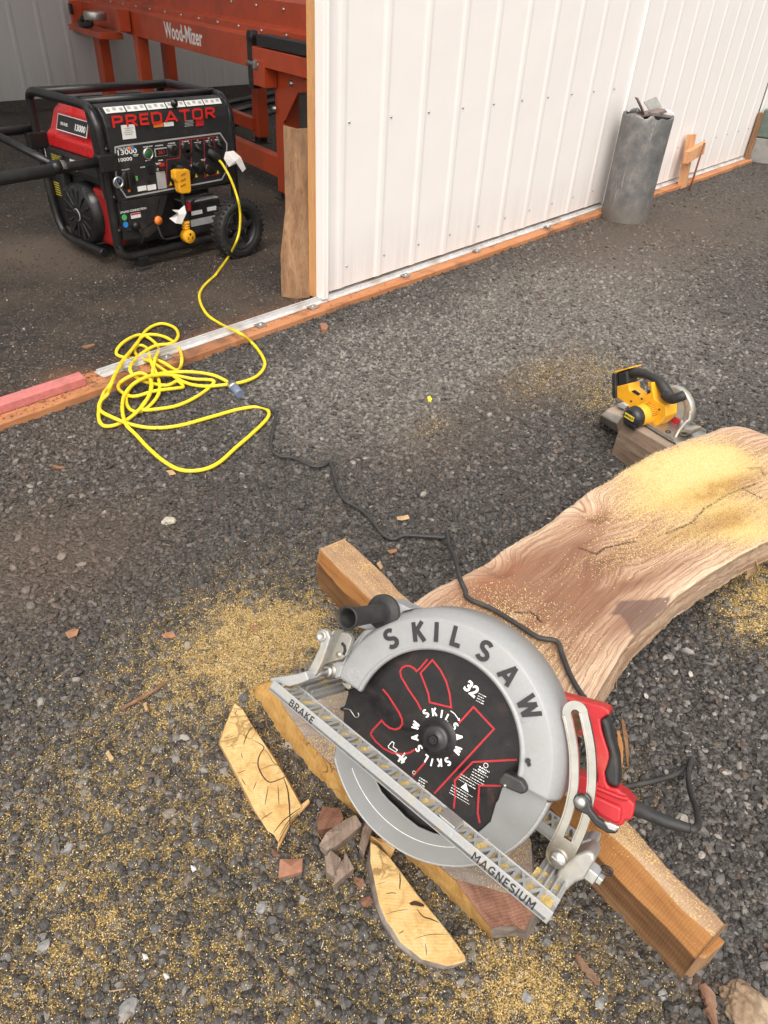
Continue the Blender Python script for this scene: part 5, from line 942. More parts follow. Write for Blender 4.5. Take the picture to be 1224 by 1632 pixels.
# relief on the top: strip grid between the two long sides
m9 = 10; near_ = T0p; far_ = [farT[k] for k in (0, 1, 3, 4, 5, 6, 7, 8, 9, 10)][::-1]
k1 = 26; gv = []
Pn = [np.array(near_)[:, 0], np.array(near_)[:, 1]]; Pf = [np.array(far_)[:, 0], np.array(far_)[:, 1]]; tt = np.linspace(0, 9, 60)
for t in tt:
    ax_, ay_ = np.interp(t, range(10), Pn[0]), np.interp(t, range(10), Pn[1]); bx_, by_ = np.interp(t, range(10), Pf[0]), np.interp(t, range(10), Pf[1])
    for c in np.linspace(0, 1, k1): x, y = ax_+(bx_-ax_)*c, ay_+(by_-ay_)*c; gv.append((x, y, hz_+.002+(.010*(fbm(x*22, y*22, 5)-.45)+.006*(fbm(x*70, y*70, 6)-.5))*min(1, c*5)*min(1, (1-c)*8+.2)))
gf_ = [(i*k1+j, i*k1+j+1, (i+1)*k1+j+1, (i+1)*k1+j) for i in range(59) for j in range(k1-1)]; o0 = len(mb.v); mb.add(gv, gf_, 1, True)
for q, f in enumerate(gf_):
    if f[0]//k1 > 44: mb.m[n+1+q] = 3
o = mb.build('offcut_block', [M['cut_face'], M['weathered'], M['bark_grey'], M['heart_brown']], None, loc=tuple(g(640, 1300))); tag(o, 'long weathered offcut with yellow cut face lying on gravel under the silver saw base', 'offcut')
MB_ = MB()
pB = [(374, 1121), (386, 1129), (402, 1156), (430, 1198), (456, 1240), (481, 1286), (474, 1296), (463, 1307), (452, 1324), (443, 1342), (436, 1330), (426, 1324), (405, 1290), (380, 1240), (350, 1184), (361, 1152)]
zt = .036; q = [XY(g(*p, zt)) for p in pB]; qb = [XY(g(p[0]-(2 if p[0] < 420 else -4), p[1]+2, 0)) for p in pB]
n = len(q); MB_.add([(x, y, .0) for x, y in qb]+[(x, y, zt) for x, y in q], [(i, (i+1) % n, n+(i+1) % n, n+i) for i in range(n)]+[tuple(n+i for i in range(n))]); MB_.m = [1]*n+[0]
MB_.prism([XY(g(*p, .03)) for p in ((470, 1290), (492, 1272), (494, 1277), (476, 1296))], .022, .030, mi=1)
MB_.prism([XY(g(*p, .03)) for p in ((462, 1308), (444, 1345), (441, 1350), (446, 1320))], .012, .020, mi=1)
wood('offcut_side', (.42, .22, .09), (.55, .34, .15), (.65, .45, .23), 'Z', 1.2, gr=.4)
o = MB_.build('offcut_wedge', [M['cut_yellow'], M['offcut_side']], None, .0015, loc=tuple(g(420, 1230))); tag(o, 'flat yellow parallelogram offcut with dark radial cracks lying left of the saw', 'offcut'); wedge = o
pC = [(590, 1341), (600, 1347), (620, 1365), (636, 1385), (665, 1425), (700, 1467), (722, 1495), (741, 1523), (743, 1532), (728, 1537), (713, 1540), (695, 1535), (672, 1529), (655, 1515), (638, 1502), (625, 1480), (614, 1465), (604, 1440), (597, 1406), (590, 1372)]
zt = .042; q = [XY(g(*p, zt)) for p in pC]; cc = np.mean(q, 0); off = []
for i, p in enumerate(pC): 
    bb = 1 if i >= 9 else 0; pp_ = g(p[0]-(8 if bb else -3), p[1]+(6 if bb else 3), 0); off.append(XY(pp_))
rim = [XY(g(p[0]-(5 if i >= 9 else -1), p[1]+(4 if i >= 9 else 1), zt-.008)) for i, p in enumerate(pC)]
n = len(q); mb = MB(); mb.add([(x, y, 0) for x, y in off]+[(x, y, zt-.010) for x, y in rim]+[(x, y, zt) for x, y in q], [(i, (i+1) % n, n+(i+1) % n, n+i) for i in range(n)]+[(n+i, n+(i+1) % n, 2*n+(i+1) % n, 2*n+i) for i in range(n)]+[tuple(2*n+i for i in range(n))]); mb.m = [1]*(2*n)+[0]
o = mb.build('offcut_crescent', [M['cut_yellow_b'], M['bark_grey']], None, .002, loc=tuple(g(660, 1450))); tag(o, 'half-moon yellow offcut with bark rim lying in front of the saw', 'offcut')
def cracks(parent, lines, z):
    mb = MB()
    for w, ln in lines:
        P = [XY(g(*q3_(*p), z)) for p in ln]; C2 = cr([Vector((x, y, 0)) for x, y in P], 4); n = len(C2); C2 = [(c.x+.0006*(vnoise(i*1.3, w*1000, 3)-.5), c.y+.0006*(vnoise(i*1.7, w*900, 4)-.5)) for i, c in enumerate(C2)]
        L3 = []
        for i, (x, y) in enumerate(C2): L3.append((x, y, w*math.sin(math.pi*(i+.4)/(n+.0))**.6))
        vs = []
        for i, (x, y, ww) in enumerate(L3):
            a_ = L3[max(0, i-1)]; b_ = L3[min(n-1, i+1)]; d = Vector((b_[0]-a_[0], b_[1]-a_[1])); d = d.normalized() if d.length > 1e-9 else Vector((1, 0)); vs += [(x-d.y*ww/2, y+d.x*ww/2, z+.0004), (x+d.y*ww/2, y-d.x*ww/2, z+.0004)]
        mb.add(vs, [(2*i+1, 2*i+3, 2*i+2, 2*i) for i in range(n-1)])
    mb.build('crack', M['crack_dark'], parent)
q3_ = Zm(2.914, 340, 1080); simple('crack_dark', (.055, .022, .012), .9, var=.4)
FR[o.name] = FR.get(o.name)
cracks(o, [(.0022, [(865, 905), (868, 940), (865, 985)]), (.0075, [(912, 1052), (940, 1048), (978, 1060)]), (.0022, [(945, 1075), (975, 1110), (1010, 1122), (1048, 1138)]), (.0014, [(800, 1005), (830, 1000), (850, 1003)]), (.0014, [(860, 1190), (885, 1175)]), (.0012, [(985, 1235), (990, 1290)]), (.0008, [(800, 1100), (850, 1085), (905, 1075)]), (.0008, [(930, 1215), (1000, 1195), (1090, 1192)]), (.0008, [(1130, 1255), (1145, 1285)]), (.0008, [(760, 960), (800, 950)])], .042)
cracks(wedge, [(.0022, [(186, 226), (168, 245), (150, 280), (140, 312)]), (.0026, [(183, 290), (212, 305), (235, 325), (215, 360), (207, 395), (213, 425), (235, 465), (262, 486), (300, 476), (330, 462), (352, 446)]), (.0028, [(325, 462), (345, 520), (352, 580), (355, 640), (356, 690)]), (.0012, [(207, 398), (180, 396)]), (.0012, [(215, 430), (260, 410), (300, 405)]), (.0012, [(235, 330), (262, 365), (280, 395), (320, 420)]), (.0014, [(130, 350), (135, 375)]), (.0008, [(60, 280), (100, 270)]), (.0008, [(50, 325), (110, 310)]), (.0008, [(70, 205), (105, 215)]), (.0014, [(130, 468), (150, 500)]), (.0014, [(200, 485), (185, 520)]), (.0014, [(255, 505), (240, 590)]), (.0014, [(300, 500), (305, 590)]), (.0022, [(405, 605), (370, 630), (320, 670), (280, 720)]), (.0016, [(395, 620), (350, 665), (310, 730)]), (.0014, [(225, 655), (275, 625)]), (.0014, [(110, 150), (100, 170)]), (.0014, [(150, 430), (110, 445)])], .036)
def chunk(name, pts, h, mat, label, cat='bark chunk', z0=0, tiltp=0, bev=.0015, group=None, mats=None):
    q = [XY(g(*p, z0+h)) for p in pts]; c = Vector(q[0])
    for p in q[1:]: c += Vector(p)
    c /= len(q); qb = [(c.x+(x-c.x)*.93, c.y+(y-c.y)*.93) for x, y in q]; n = len(q); mb = MB()
    sub = [(x, y, z0+h+.004*math.sin(i*2.1+x*50)+tiltp*(i/n-.5)) for i, (x, y) in enumerate(q)]
    mb.add([(x, y, z0) for x, y in qb]+sub+[(c.x, c.y, z0+h+.002)], [(i, (i+1) % n, n+(i+1) % n, n+i) for i in range(n)]+[(n+i, n+(i+1) % n, 2*n) for i in range(n)]); mb.m = [len(mats or [1])-1]*n+[0]*n
    o = mb.build(name, mats or mat, None, bev, loc=(c.x, c.y, z0)); return tag(o, label, cat, group)
wood('bark_wood', (.12, .085, .065), (.22, .165, .13), (.33, .27, .22), .9, 1.6, gr=.5, ring=1); wood('red_bark', (.09, .045, .032), (.17, .08, .05), (.26, .14, .09), .2, 1.4, gr=.3, ring=.8)
chunk('bark_chunk', [(505, 1308), (514, 1284), (543, 1288), (548, 1305), (535, 1319), (506, 1321)], .030, M['red_bark'], 'reddish brown bark chunk nearest the tip of the yellow parallelogram offcut')
chunk('bark_chunk', [(508, 1345), (520, 1328), (545, 1307), (567, 1298), (577, 1312), (560, 1328), (535, 1348), (520, 1355)], .032, M['bark_wood'], 'long grey grooved bark chunk in the middle of the pile of bits')
chunk('bark_chunk', [(572, 1350), (578, 1318), (588, 1303), (597, 1308), (592, 1325), (580, 1362)], .030, M['bark_wood'], 'narrow upright brown bark chunk beside the lower guard of the saw')
chunk('bark_chunk', [(517, 1365), (527, 1355), (544, 1368), (537, 1400), (520, 1388)], .026, M['bark_wood'], 'small grey bark chunk, left of the pair in front of the half-moon offcut')
chunk('bark_chunk', [(547, 1366), (550, 1358), (565, 1383), (545, 1398), (530, 1411), (536, 1388)], .026, M['bark_wood'], 'small ridged bark chunk, right of the pair in front of the half-moon offcut', z0=.004)
chunk('bark_chunk', [(585, 1330), (600, 1333), (628, 1342), (630, 1352), (622, 1366), (605, 1345)], .020, M['offcut_side'], 'pale wood chunk tucked behind the tip of the half-moon offcut')
chunk('wood_block', [(446, 1370), (466, 1367), (483, 1368), (482, 1390), (462, 1394), (443, 1397)], .016, M['wedge_pink'], 'small square pinkish wood block alone on the gravel', 'wood block')
chunk('bark_flake', [(574, 1430), (590, 1428), (597, 1438), (582, 1446), (570, 1441)], .008, M['red_bark'], 'curled reddish bark flake left of the half-moon offcut', 'bark flake')
chunk('bark_flake', [(562, 1395), (578, 1400), (585, 1412), (578, 1420), (565, 1408)], .007, M['bark_brown'], 'flat brown bark flake between the bark pair and the half-moon offcut', 'bark flake')
chunk('bark_flake', [(432, 1352), (444, 1355), (447, 1364), (436, 1366)], .006, M['bark_brown'], 'small brown bark flake below the tip of the parallelogram offcut', 'bark flake')
strip('bark_strip', [g(1118, 1570, .008), g(1130, 1590, .012), g(1134, 1615, .012), g(1142, 1640, .01)], .020, .006, M['bark_brown'], 'long brown curl of bark beside the crusty stone at the bottom right', 'bark strip', .5)
strip('bark_strip', [g(918, 1522, .008), g(930, 1540, .012), g(946, 1558, .012), g(955, 1570, .008)], .012, .005, M['bark_brown'], 'brown bark sliver in the sawdust left of the timber end', 'bark strip', .5, seed=4)
strip('twig', [g(192, 1131, .010), g(215, 1118, .012), g(250, 1098, .012), g(276, 1079, .010)], .0075, .004, M['bark_brown'], 'thin brown twig lying at the left edge of the sawdust patch', 'twig', .2, seed=5)
# pale rock bottom right and other single stones
def rock(c, s_, mat, label, seed, name='stone', sq=(1, 1, .7), sub=3, cat='stone'):
    import bmesh
    bm = bmesh.new(); bmesh.ops.create_icosphere(bm, subdivisions=sub, radius=1)
    for v in bm.verts:
        p = v.co.copy(); k = 1+.45*(mn.noise(p*1.1+Vector((seed, seed*2, 0)))) + .16*mn.noise(p*4+Vector((seed*3, 1, 2)))+(.07*mn.noise(p*11) if sub > 3 else 0); v.co = Vector((p.x*sq[0], p.y*sq[1], p.z*sq[2]))*k*s_
    me = bpy.data.meshes.new(name); bm.to_mesh(me); bm.free(); me.materials.append(mat); me.polygons.foreach_set('use_smooth', [s_ > .03]*len(me.polygons)); o = bpy.data.objects.new(name, me); COL.objects.link(o); o.location = Vector(c)+Vector((0, 0, s_*sq[2]*.45)); return tag(o, label, cat)
simple('crusty_stone', (.20, .135, .085), .85, var=.35, scale=70, bmp=.8, bd=.004, dirt=(.36, .28, .19), dirtamt=.5)
rock(g(1186, 1608), .034, M['crusty_stone'], 'pale and tan crusty stone in the bottom right corner', 8, sq=(1, 1.25, .6), sub=5)
rock(g(269, 833), .018, M['pale_stone'], 'single pale beige stone on the dark gravel below the yellow cord', 5)
simple('stone_grey', (.21, .205, .20), .7, var=.2, scale=80, bmp=.2); simple('stone_dark', (.10, .10, .102), .65, var=.25, scale=80, bmp=.2)
STN = [((388, 1114), .012, 'grey stone just above the tip of the parallelogram offcut'), ((110, 1352), .0095, 'grey stone in the gravel below the left edge of the sawdust, alone'), ((418, 1448), .0105, 'dark rounded stone left of the half-moon offcut, apart from the bark bits'),
    ((248, 1482), .0095, 'grey stone in the gravel at the lower left, level with the half-moon offcut'), ((1056, 1586), .0085, 'small round pale stone just below the timber end'), ((955, 1602), .0095, 'grey rounded stone at the bottom, left of the timber end'), ((870, 1500), .0115, 'grey stone beside the end of the offcut under the saw base'), ((70, 1510), .011, 'grey stone near the left side at the lower part'), ((206, 1608), .016, 'large dark grey angular stone at the bottom left'), ((112, 770), .010, 'grey flat stone at the left above the brown soil patch'), ((840, 1590), .010, 'grey stone among the sawdust at the bottom')]
for k, (p, s_, lb) in enumerate(STN): rock(g(*p), s_, M['stone_grey' if k % 3 else 'stone_dark'], lb, 11+k, sub=2, sq=(1, .85, .65))
chunk('brick_chip', [(510, 515), (520, 514), (523, 520), (521, 526), (512, 525)], .018, M['wedge_pink'], 'small pink brick chip beside the orange board near the door corner', 'chip')
chunk('plastic_scrap', [(681, 632), (685, 631), (689, 634), (687, 639), (682, 638)], .006, simple('bright_yellow', (.85, .75, .03), .5), 'tiny bright yellow scrap alone on the gravel in the middle', 'scrap')
for k, (pts, lb) in enumerate([([(104, 1008), (118, 1001), (126, 1004), (122, 1012), (108, 1016)], 'orange bark shred alone on the gravel at the left'), ([(228, 1122), (233, 1117), (236, 1132), (232, 1134)], 'orange wood chip below the right end of the twig'), ([(255, 1010), (275, 1007), (281, 1014), (265, 1017)], 'pale curved wood chip in the sawdust at its left side'),
    ([(632, 822), (650, 822), (653, 826), (640, 828), (633, 827)], 'pale wood chip above the black cord, nearest the slab'), ([(617, 876), (630, 875), (633, 879), (622, 882)], 'small wood chip between the timber end and the black cord'), ([(600, 899), (606, 893), (611, 904), (606, 907)], 'orange wood chip just right of the upper timber end'), ([(130, 553), (146, 548), (152, 550), (138, 556)], 'pale wood splinter on the barn floor left of the cord coil'),
    ([(265, 750), (275, 749), (281, 754), (270, 757)], 'pale wood chip under the lowest loop of the yellow cord'), ([(400, 1000), (410, 996), (414, 1001), (404, 1004)], 'wood chip among the sawdust near the silver bracket'), ([(950, 1345), (958, 1350), (950, 1353)], 'wood chip beside the bolt of the saw base'), ([(82, 742), (100, 742), (105, 745), (90, 747)], 'thin pale chip on gravel below the orange board'), ([(168, 1200), (172, 1194), (182, 1210), (176, 1214)], 'orange curl of bark low in the sawdust')]):
    chunk('wood_chip', pts, .004, M['chip_wood'] if k % 2 else M['chip_orange'], lb, 'wood chip', bev=0, z0=.004, group='single wood chips on the ground')
simple('white_chip', (.75, .75, .74), .5)
for k, (p, lb) in enumerate([((308, 1384), 'small white chip at the lower left, uppermost of three'), ((231, 1525), 'small white chip at the lower left, middle of three'), ((265, 1556), 'small white chip at the lower left, lowest of three')]):
    x, y = p; chunk('white_chip', [(x-4, y-4), (x+3, y-5), (x+5, y+1), (x-2, y+5)], .004, M['white_chip'], lb, 'chip', z0=.005, bev=0)
# thin straw and splinters lying around: countless fine litter
n = 330; x = RNG.uniform(-.2, 3.2, n); y = RNG.uniform(-.5, 2.3, n); L_ = RNG.uniform(.003, .012, n)
o = gn_scatter('wood_litter', np.stack([x, y, hgt(x, y)+.008], 1), np.stack([RNG.normal(0, .1, n), RNG.normal(0, .15, n), RNG.uniform(0, 6.28, n)], 1), np.stack([L_, L_*RNG.uniform(.05, .16, n), .0006+0*L_], 1), {'tone': RNG.uniform(.0, 1, n)}, M['straw'], 4, 25, .5, 1); tag(o, 'fine straw and splinter litter scattered over the gravel', 'litter', kind='stuff')
m_, N_, L_n, B_n = nt('red_crumb'); r_n = ramp(N_, [(0, (.12, .05, .03)), (.6, (.30, .13, .06)), (1, (.46, .27, .14))]); L_n.new(inst_att(N_, 'tone'), r_n.inputs[0]); L_n.new(r_n.outputs[0], B_n.inputs['Base Color']); B_n.inputs['Roughness'].default_value = .8; MATS['red_crumb'] = m_
n = 2600; x = RNG.uniform(-.2, 2.9, n); y = 2.32+.16*RNG.uniform(0, 1, n)**.7+.10*RNG.normal(0, 1, n)*(RNG.uniform(0, 1, n) < .3); x[n//2:] = RNG.uniform(.6, 1.5, n-n//2); L_ = RNG.uniform(.002, .007, n)
z_ = np.where((y > 2.31) & (y < 2.45), .029, .010); y = np.where(y < 2.31, 2.46+RNG.uniform(0, .12, n), y)
o = gn_scatter('wood_litter', np.stack([x, y, z_], 1), rot_rand(n, .2), np.stack([L_, L_*RNG.uniform(.2, .6, n), .0008+0*L_], 1), {'tone': RNG.uniform(.0, .9, n)}, M['red_crumb'], 4, 35, .5, 1); tag(o, 'reddish wood chips and crumbs along the threshold board', 'litter', kind='stuff')

# ================================================================ CORDS
z4 = Zm(2.267, 0, 440)
yp = [gf.P(*gat(960, 425, .03), .03), gf.P(*gat(985, 445, .10), .10), Vector((2.50, 3.18, .40)), Vector((2.50, 3.13, .28)), ]
cord = []
for (x, y, z) in [(1055, 640, .28), (1068, 720, .19), (1040, 810, .10), (960, 925, .035)]: p = z1(x, y); q = onpl(*p, (2.5, 3.12, 0), (0, 1, 0)); cord.append(q if q.z > .012 else g(*p, .012))
yp = [gf.P(*gat(962, 425, .025), .025), gf.P(*gat(985, 448, .07), .07), gf.P(*gat(1020, 510, .12), .12)]+[onpl(*z1(*p), (2.5, 3.125, 0), (0, 1, 0)) for p in ((1050, 590), (1064, 660), (1062, 740), (1045, 800))]+[g(*z1(*p), .014) for p in ((1010, 865), (960, 935))]
GC = [(775, 0, 1), (735, 38, 1), (720, 78, 1), (745, 135, 1), (800, 175, 1), (860, 203, 4), (912, 243, 1), (948, 290, 1), (956, 325, 1), (930, 360, 1), (880, 382, 2), (820, 392, 2), (740, 398, 2), (670, 385, 2), (600, 345, 3), (550, 312, 2), (500, 292, 1), (486, 265, 1), (505, 250, 1), (535, 265, 1), (546, 310, 2), (572, 370, 3), (575, 420, 2), (545, 465, 1), (505, 490, 1), (468, 480, 1), (456, 440, 1), (478, 395, 2), (540, 362, 3), (620, 358, 3), (700, 372, 2), (765, 376, 2), (768, 392, 1), (720, 430, 1), (650, 465, 1), (575, 480, 1), (510, 480, 2), (540, 430, 3), (548, 370, 4), (560, 300, 3), (575, 262, 2), (540, 225, 2),
      (500, 213, 2), (445, 240, 3), (420, 275, 2), (440, 292, 1), (510, 300, 1), (580, 308, 1), (640, 340, 2), (657, 300, 2), (640, 250, 3), (590, 218, 3), (530, 212, 3), (500, 235, 2), (460, 290, 3), (425, 340, 3), (400, 390, 3), (372, 430, 3), (356, 500, 2), (370, 538, 1), (410, 540, 1), (470, 512, 2), (525, 455, 3), (548, 390, 4), (510, 350, 3), (440, 380, 2), (430, 410, 2), (480, 435, 2), (560, 415, 3), (640, 405, 2), (662, 400, 1), (640, 380, 2), (600, 395, 3), (520, 380, 3), (470, 340, 4), (500, 290, 5), (560, 252, 5), (620, 243, 5), (644, 215, 4), (628, 185, 3), (580, 172, 2), (530, 195, 2), (490, 250, 3), (440, 310, 5), (405, 380, 5), (390, 425, 5), (362, 455, 4), (362, 485, 3), (410, 512, 4), (480, 538, 2), (560, 549, 1), (650, 540, 1), (750, 513, 1), (860, 482, 1), (930, 473, 1), (968, 485, 1), (965, 515, 1), (910, 570, 1), (850, 622, 1), (790, 675, 1), (730, 700, 1), (660, 702, 1), (600, 675, 1), (540, 625, 1), (490, 572, 1), (455, 535, 3), (442, 480, 3), (452, 425, 3), (500, 378, 5), (580, 352, 5), (680, 346, 4), (770, 358, 3), (832, 388, 1)]
for (x, y, k) in GC:
    p0_ = g(*z4(x, y), 0); base = .036 if 2.315 < p0_.y < 2.45 else .011
    if 2.36 < p0_.y < 2.45 and p0_.x > 1.15: base = .052
    yp.append(g(*z4(x, y), base+(k-1)*.0075))
ycord = thing('extension_cord', 'yellow extension cord plugged into the generator and lying in a tangled heap on the threshold', 'extension cord', tuple(g(*z4(560, 400))))
MB().tube(cr(yp, 7), .0066, 10).build('cord', M['yellow_cord'], ycord)
pl_ = gat(950, 412, .02); MB().tube(cr([gf.P(*gat(925, 395, .02), .02), gf.P(*gat(945, 405, .035), .035), gf.P(*gat(966, 428, .03), .03)], 6), .021, 12).build('plug', M['black_rubber'], ycord)
cA, cB, cC = g(*z4(832, 388), .018), g(*z4(868, 428), .018), g(*z4(905, 460), .014)
cn = MB().tube([cA+(cA-cB)*.1, cA.lerp(cB, .1), cA.lerp(cB, .5), cA.lerp(cB, .6), cB], [.009, .016, .019, .016, .017], 14).build('connector', M['clear_plug'], ycord); MB().tube([cA.lerp(cB, .15), cA.lerp(cB, .45)], .0195, 12).build('ring', M['steel'], cn)
paper('paper_tag', [A_(1000, 395, .05), A_(1035, 390, .07), A_(1068, 418, .09), A_(1090, 470, .09), A_(1075, 485, .08), A_(1062, 440, .06), A_(1015, 462, .09), A_(992, 425, .08)], ycord)

# ================================================================ BIG SAW
# local frame: U = along the base (front to rear), V = away from the base, W = out of the blade's face
bx_, by_, bz_ = _un([.0372, -.9952, -.0906]), None, _un([-.814, -.0828, .5749]); bz_ = _un(bz_-bx_*bz_.dot(bx_)); by_ = np.cross(bz_, bx_)
sw_ = Frame((.6439, .3758, .2817), tuple(bx_), tuple(by_), tuple(bz_))
q1, q2, q3, q5 = Zm(3.06, 420, 930), Zm(3.06, 720, 1050), Zm(2.914, 340, 1080), Zm(4.08, 560, 1020)
q4, qb_, qk = Zm(4.08, 840, 1080), Zm(5.1, 400, 980), Zm(4.533, 490, 840)
saw = thing('beam_saw', 'very large grey circular saw with black blade and red handle on the timber', 'circular saw', frame=sw_)
def s_(z, pts, w): return [sw_.at(*(z(*p) if z else p), w) for p in pts]
GP, CM, BM = M['guard_paint'], M['cast_magnesium'], M['bright_magnesium']
def ang(px, w): x, y = sw_.at(*px, w); return math.atan2(y, x)
def rad(px, w): x, y = sw_.at(*px, w); return math.hypot(x, y)
RI, RM, RO = .150, .199, .2165
a_end = ang(q2(500, 690), .02); a_start = ang(q1(430, 500), .034)
if a_start < 0: a_start += 2*math.pi
prof = [(RI-.002, .022), (RI-.002, .031), (RI+.001, .034), (RI+.004, .034), (RI+.0055, .0325), (RI+.0075, .0325), (RM, .036), (RM+.0025, .0350), (RM+.013, .020), (RO, .008), (RO, -.052), (RO-.004, -.056), (RO-.02, -.056), (RO-.02, -.050), (RO-.005, -.048), (RO-.005, .006), (RM+.008, .018), (RM, .031), (RI+.004, .028), (RI+.002, .022)]
gd = MB().lathe(prof, sw_, n=120, a0=a_end, a1=a_start, close=True).build('upper_guard', GP, saw)
MB().lathe([(.02, -.030), (RO-.006, -.030), (RO-.006, -.034), (.02, -.034)], sw_, n=96, a0=a_end, a1=a_start, close=True).build('guard_back', M['black_plastic'], gd)
# guard letters standing on the ring, one beside the other
LP = [('S', q1(622, 267)), ('K', q1(757, 240)), ('I', q1(844, 240)), ('L', q1(940, 275)), ('S', q1(1073, 337)), ('A', q2(258, 95)), ('W', q2(362, 240))]
mb = MB()
for ch, p in LP:
    x, y = sw_.at(*p, .0345); aa = math.atan2(y, x); r = RI+.0285; mb.strokes(ch, r*math.cos(aa), r*math.sin(aa), .0358, sw_, .0325, aa-math.pi/2, .215, 1.0, depth=.0016)
mb.build('lettering', M['black_ink'], gd)
x, y = sw_.at(*q2(345, 305), .0345); MB().line([(x+.0022*math.cos(k), y+.0022*math.sin(k)) for k in np.linspace(0, 6, 12)], .0006, .0335, .0348, sw_).build('registered_mark', M['grey_ink'], gd)
dp = s_(q1, [(410, 422), (455, 412), (468, 462), (425, 475)], .0345); dmk = MB().line(dp, .0008, .0325, .0350, sw_, closed=True); cxm, cym = np.mean(dp, 0)
for k in range(3): dmk.line([(cxm+(dp[0][0]-cxm)*(.6-.25*k), cym+(dp[0][1]-cym)*(.6-.25*k)), (cxm+(dp[1][0]-cxm)*(.6-.25*k), cym+(dp[1][1]-cym)*(.6-.25*k)), (cxm+(dp[2][0]-cxm)*(.6-.25*k), cym+(dp[2][1]-cym)*(.6-.25*k))], .0008, .0325, .0350, sw_)
dmk.build('cast_emblem', M['grey_ink'], gd)
# front face plate of the guard above its left end (solid nose) and keyhole
MB().prism(circ(*sw_.at(*q2(372, 497), .034), .0040, 14), .030, .0372, sw_).prism(circ(*sw_.at(*q2(378, 515), .034), .0028, 14), .030, .0372, sw_).build('keyhole', M['black_ink'], gd)
# blade
mb = MB(); nt_ = 32; RB = .192; pts = []
for k in range(nt_):
    a = -k*2*math.pi/nt_; da = 2*math.pi/nt_
    for (f_r, f_a) in ((.955, 0), (1.0, .02), (.995, .16), (.965, .22), (.952, .40), (.952, .9)): pts.append((RB*f_r*math.cos(a-da*f_a), RB*f_r*math.sin(a-da*f_a)))
mb.prism(pts[::-1], -.0012, .0012, sw_); bld = mb.build('blade', M['blade_black'], saw)
rd = MB(); W0 = .0030
def rl(z, pts, closed=False, w=W0): rd.line(s_(z, pts, .0013), w, .0010, .0019, sw_, closed=closed)
rl(q5, [(455, 455), (430, 405), (375, 325), (325, 240), (318, 205), (330, 180), (355, 167), (385, 170), (410, 185), (425, 203), (450, 180), (495, 125)])
rl(q5, [(528, 130), (450, 215), (480, 290), (502, 350), (510, 405), (650, 438), (640, 350), (618, 270), (580, 195)], True)
rl(q5, [(205, 320), (240, 360), (275, 415), (310, 470), (330, 515), (333, 545), (315, 572), (285, 582), (250, 572), (215, 545), (198, 523), (140, 585), (125, 612)])
rl(q5, [(125, 612), (160, 660), (210, 705), (270, 735), (340, 742), (385, 730), (412, 712)])
rl(q5, [(480, 795), (400, 885)])
rl(q5, [(700, 540), (795, 435), (928, 578), (540, 998)])
rl(q5, [(1078, 778), (790, 793), (672, 915), (678, 975), (667, 1095)]); rl(q5, [(975, 948), (832, 945), (822, 1120), (835, 1190)])
rd.build('graphics', M['red_ink'], bld)
mb = MB(); hx, hy = sw_.at(*q5(560, 640), .0013)
cxh, cyh = 0, 0
R1 = .0405
for word, pts in (('SKILSAW', [(485, 477), (540, 468), (588, 480), (628, 508), (672, 560), (700, 630), (690, 715)]), ('SKILSAW', [(628, 790), (575, 797), (523, 795), (482, 768), (440, 705), (413, 635), (420, 557)])):
    for ch, p in zip(word, pts):
        x, y = sw_.at(*q5(*p), .0013); aa = math.atan2(y, x); rr = math.hypot(x, y); mb.strokes(ch, x, y, .0017, sw_, .0130, aa-math.pi/2, .22, .95)
x, y = sw_.at(*q5(780, 320), .0013); a32 = math.atan2(*(sw_.at(*q5(820, 350), .0013)[i]-sw_.at(*q5(745, 285), .0013)[i] for i in (1, 0)))
mb.text('32', x, y, .0019, sw_, .026, a32, .035, .95)
def bars(c, n_, w, gap, angv, jitter=.3, th=.0010):
    x, y = sw_.at(*q5(*c), .0013); ca, sa = math.cos(angv), math.sin(angv)
    for k in range(n_):
        o = (k-(n_-1)/2)*gap; ww = w*(1-jitter*((k*37) % 10)/10); L0 = Vector((x+o*sa, y-o*ca)); 
        xx = -w/2
        while xx < -w/2+ww: seg_ = min(.0014+.0018*((k*7+int(xx*9e4)) % 3), -w/2+ww-xx+.0005); mb.line([(L0.x+ca*xx, L0.y+sa*xx), (L0.x+ca*(xx+seg_), L0.y+sa*(xx+seg_))], th, .0010, .0019, sw_); xx += seg_+.0014
AB = a32+.25; bars((845, 382), 4, .014, .0042, AB, th=.0011); bars((860, 848), 2, .018, .0046, AB, th=.0022); bars((830, 890), 4, .026, .0048, AB, th=.0011); bars((768, 925), 3, .036, .0046, AB, th=.0010); bars((712, 1005), 4, .038, .0046, AB, th=.0010); bars((462, 925), 3, .015, .0046, AB, th=.0016)
tx, ty = zip(*s_(q5, [(745, 930), (762, 990), (712, 957)], .0013)); mb.prism(list(zip(tx, ty))[::-1] if False else list(zip(tx, ty)), .0012, .0020, sw_)
mb.line([(x_, y_) for x_, y_ in [ (sw_.at(*q5(875, 815), .0013)[0]+.0038*math.cos(k), sw_.at(*q5(875, 815), .0013)[1]+.0038*math.sin(k)) for k in np.linspace(0, 2*math.pi, 9)[:-1]]], .0008, .0010, .0019, sw_, closed=True)
mb.line([(sw_.at(*q5(408, 862), .0013)[0]+.0028*math.cos(k), sw_.at(*q5(408, 862), .0013)[1]+.0028*math.sin(k)) for k in np.linspace(0, 2*math.pi, 11)[:-1]], .0008, .0010, .0019, sw_, closed=True)
mb.line(s_(q5, [(645, 460), (672, 480), (702, 522)], .0013), .0012, .0010, .0019, sw_); mb.line(s_(q5, [(693, 518), (702, 522), (702, 508)], .0013), .0016, .0010, .0019, sw_)
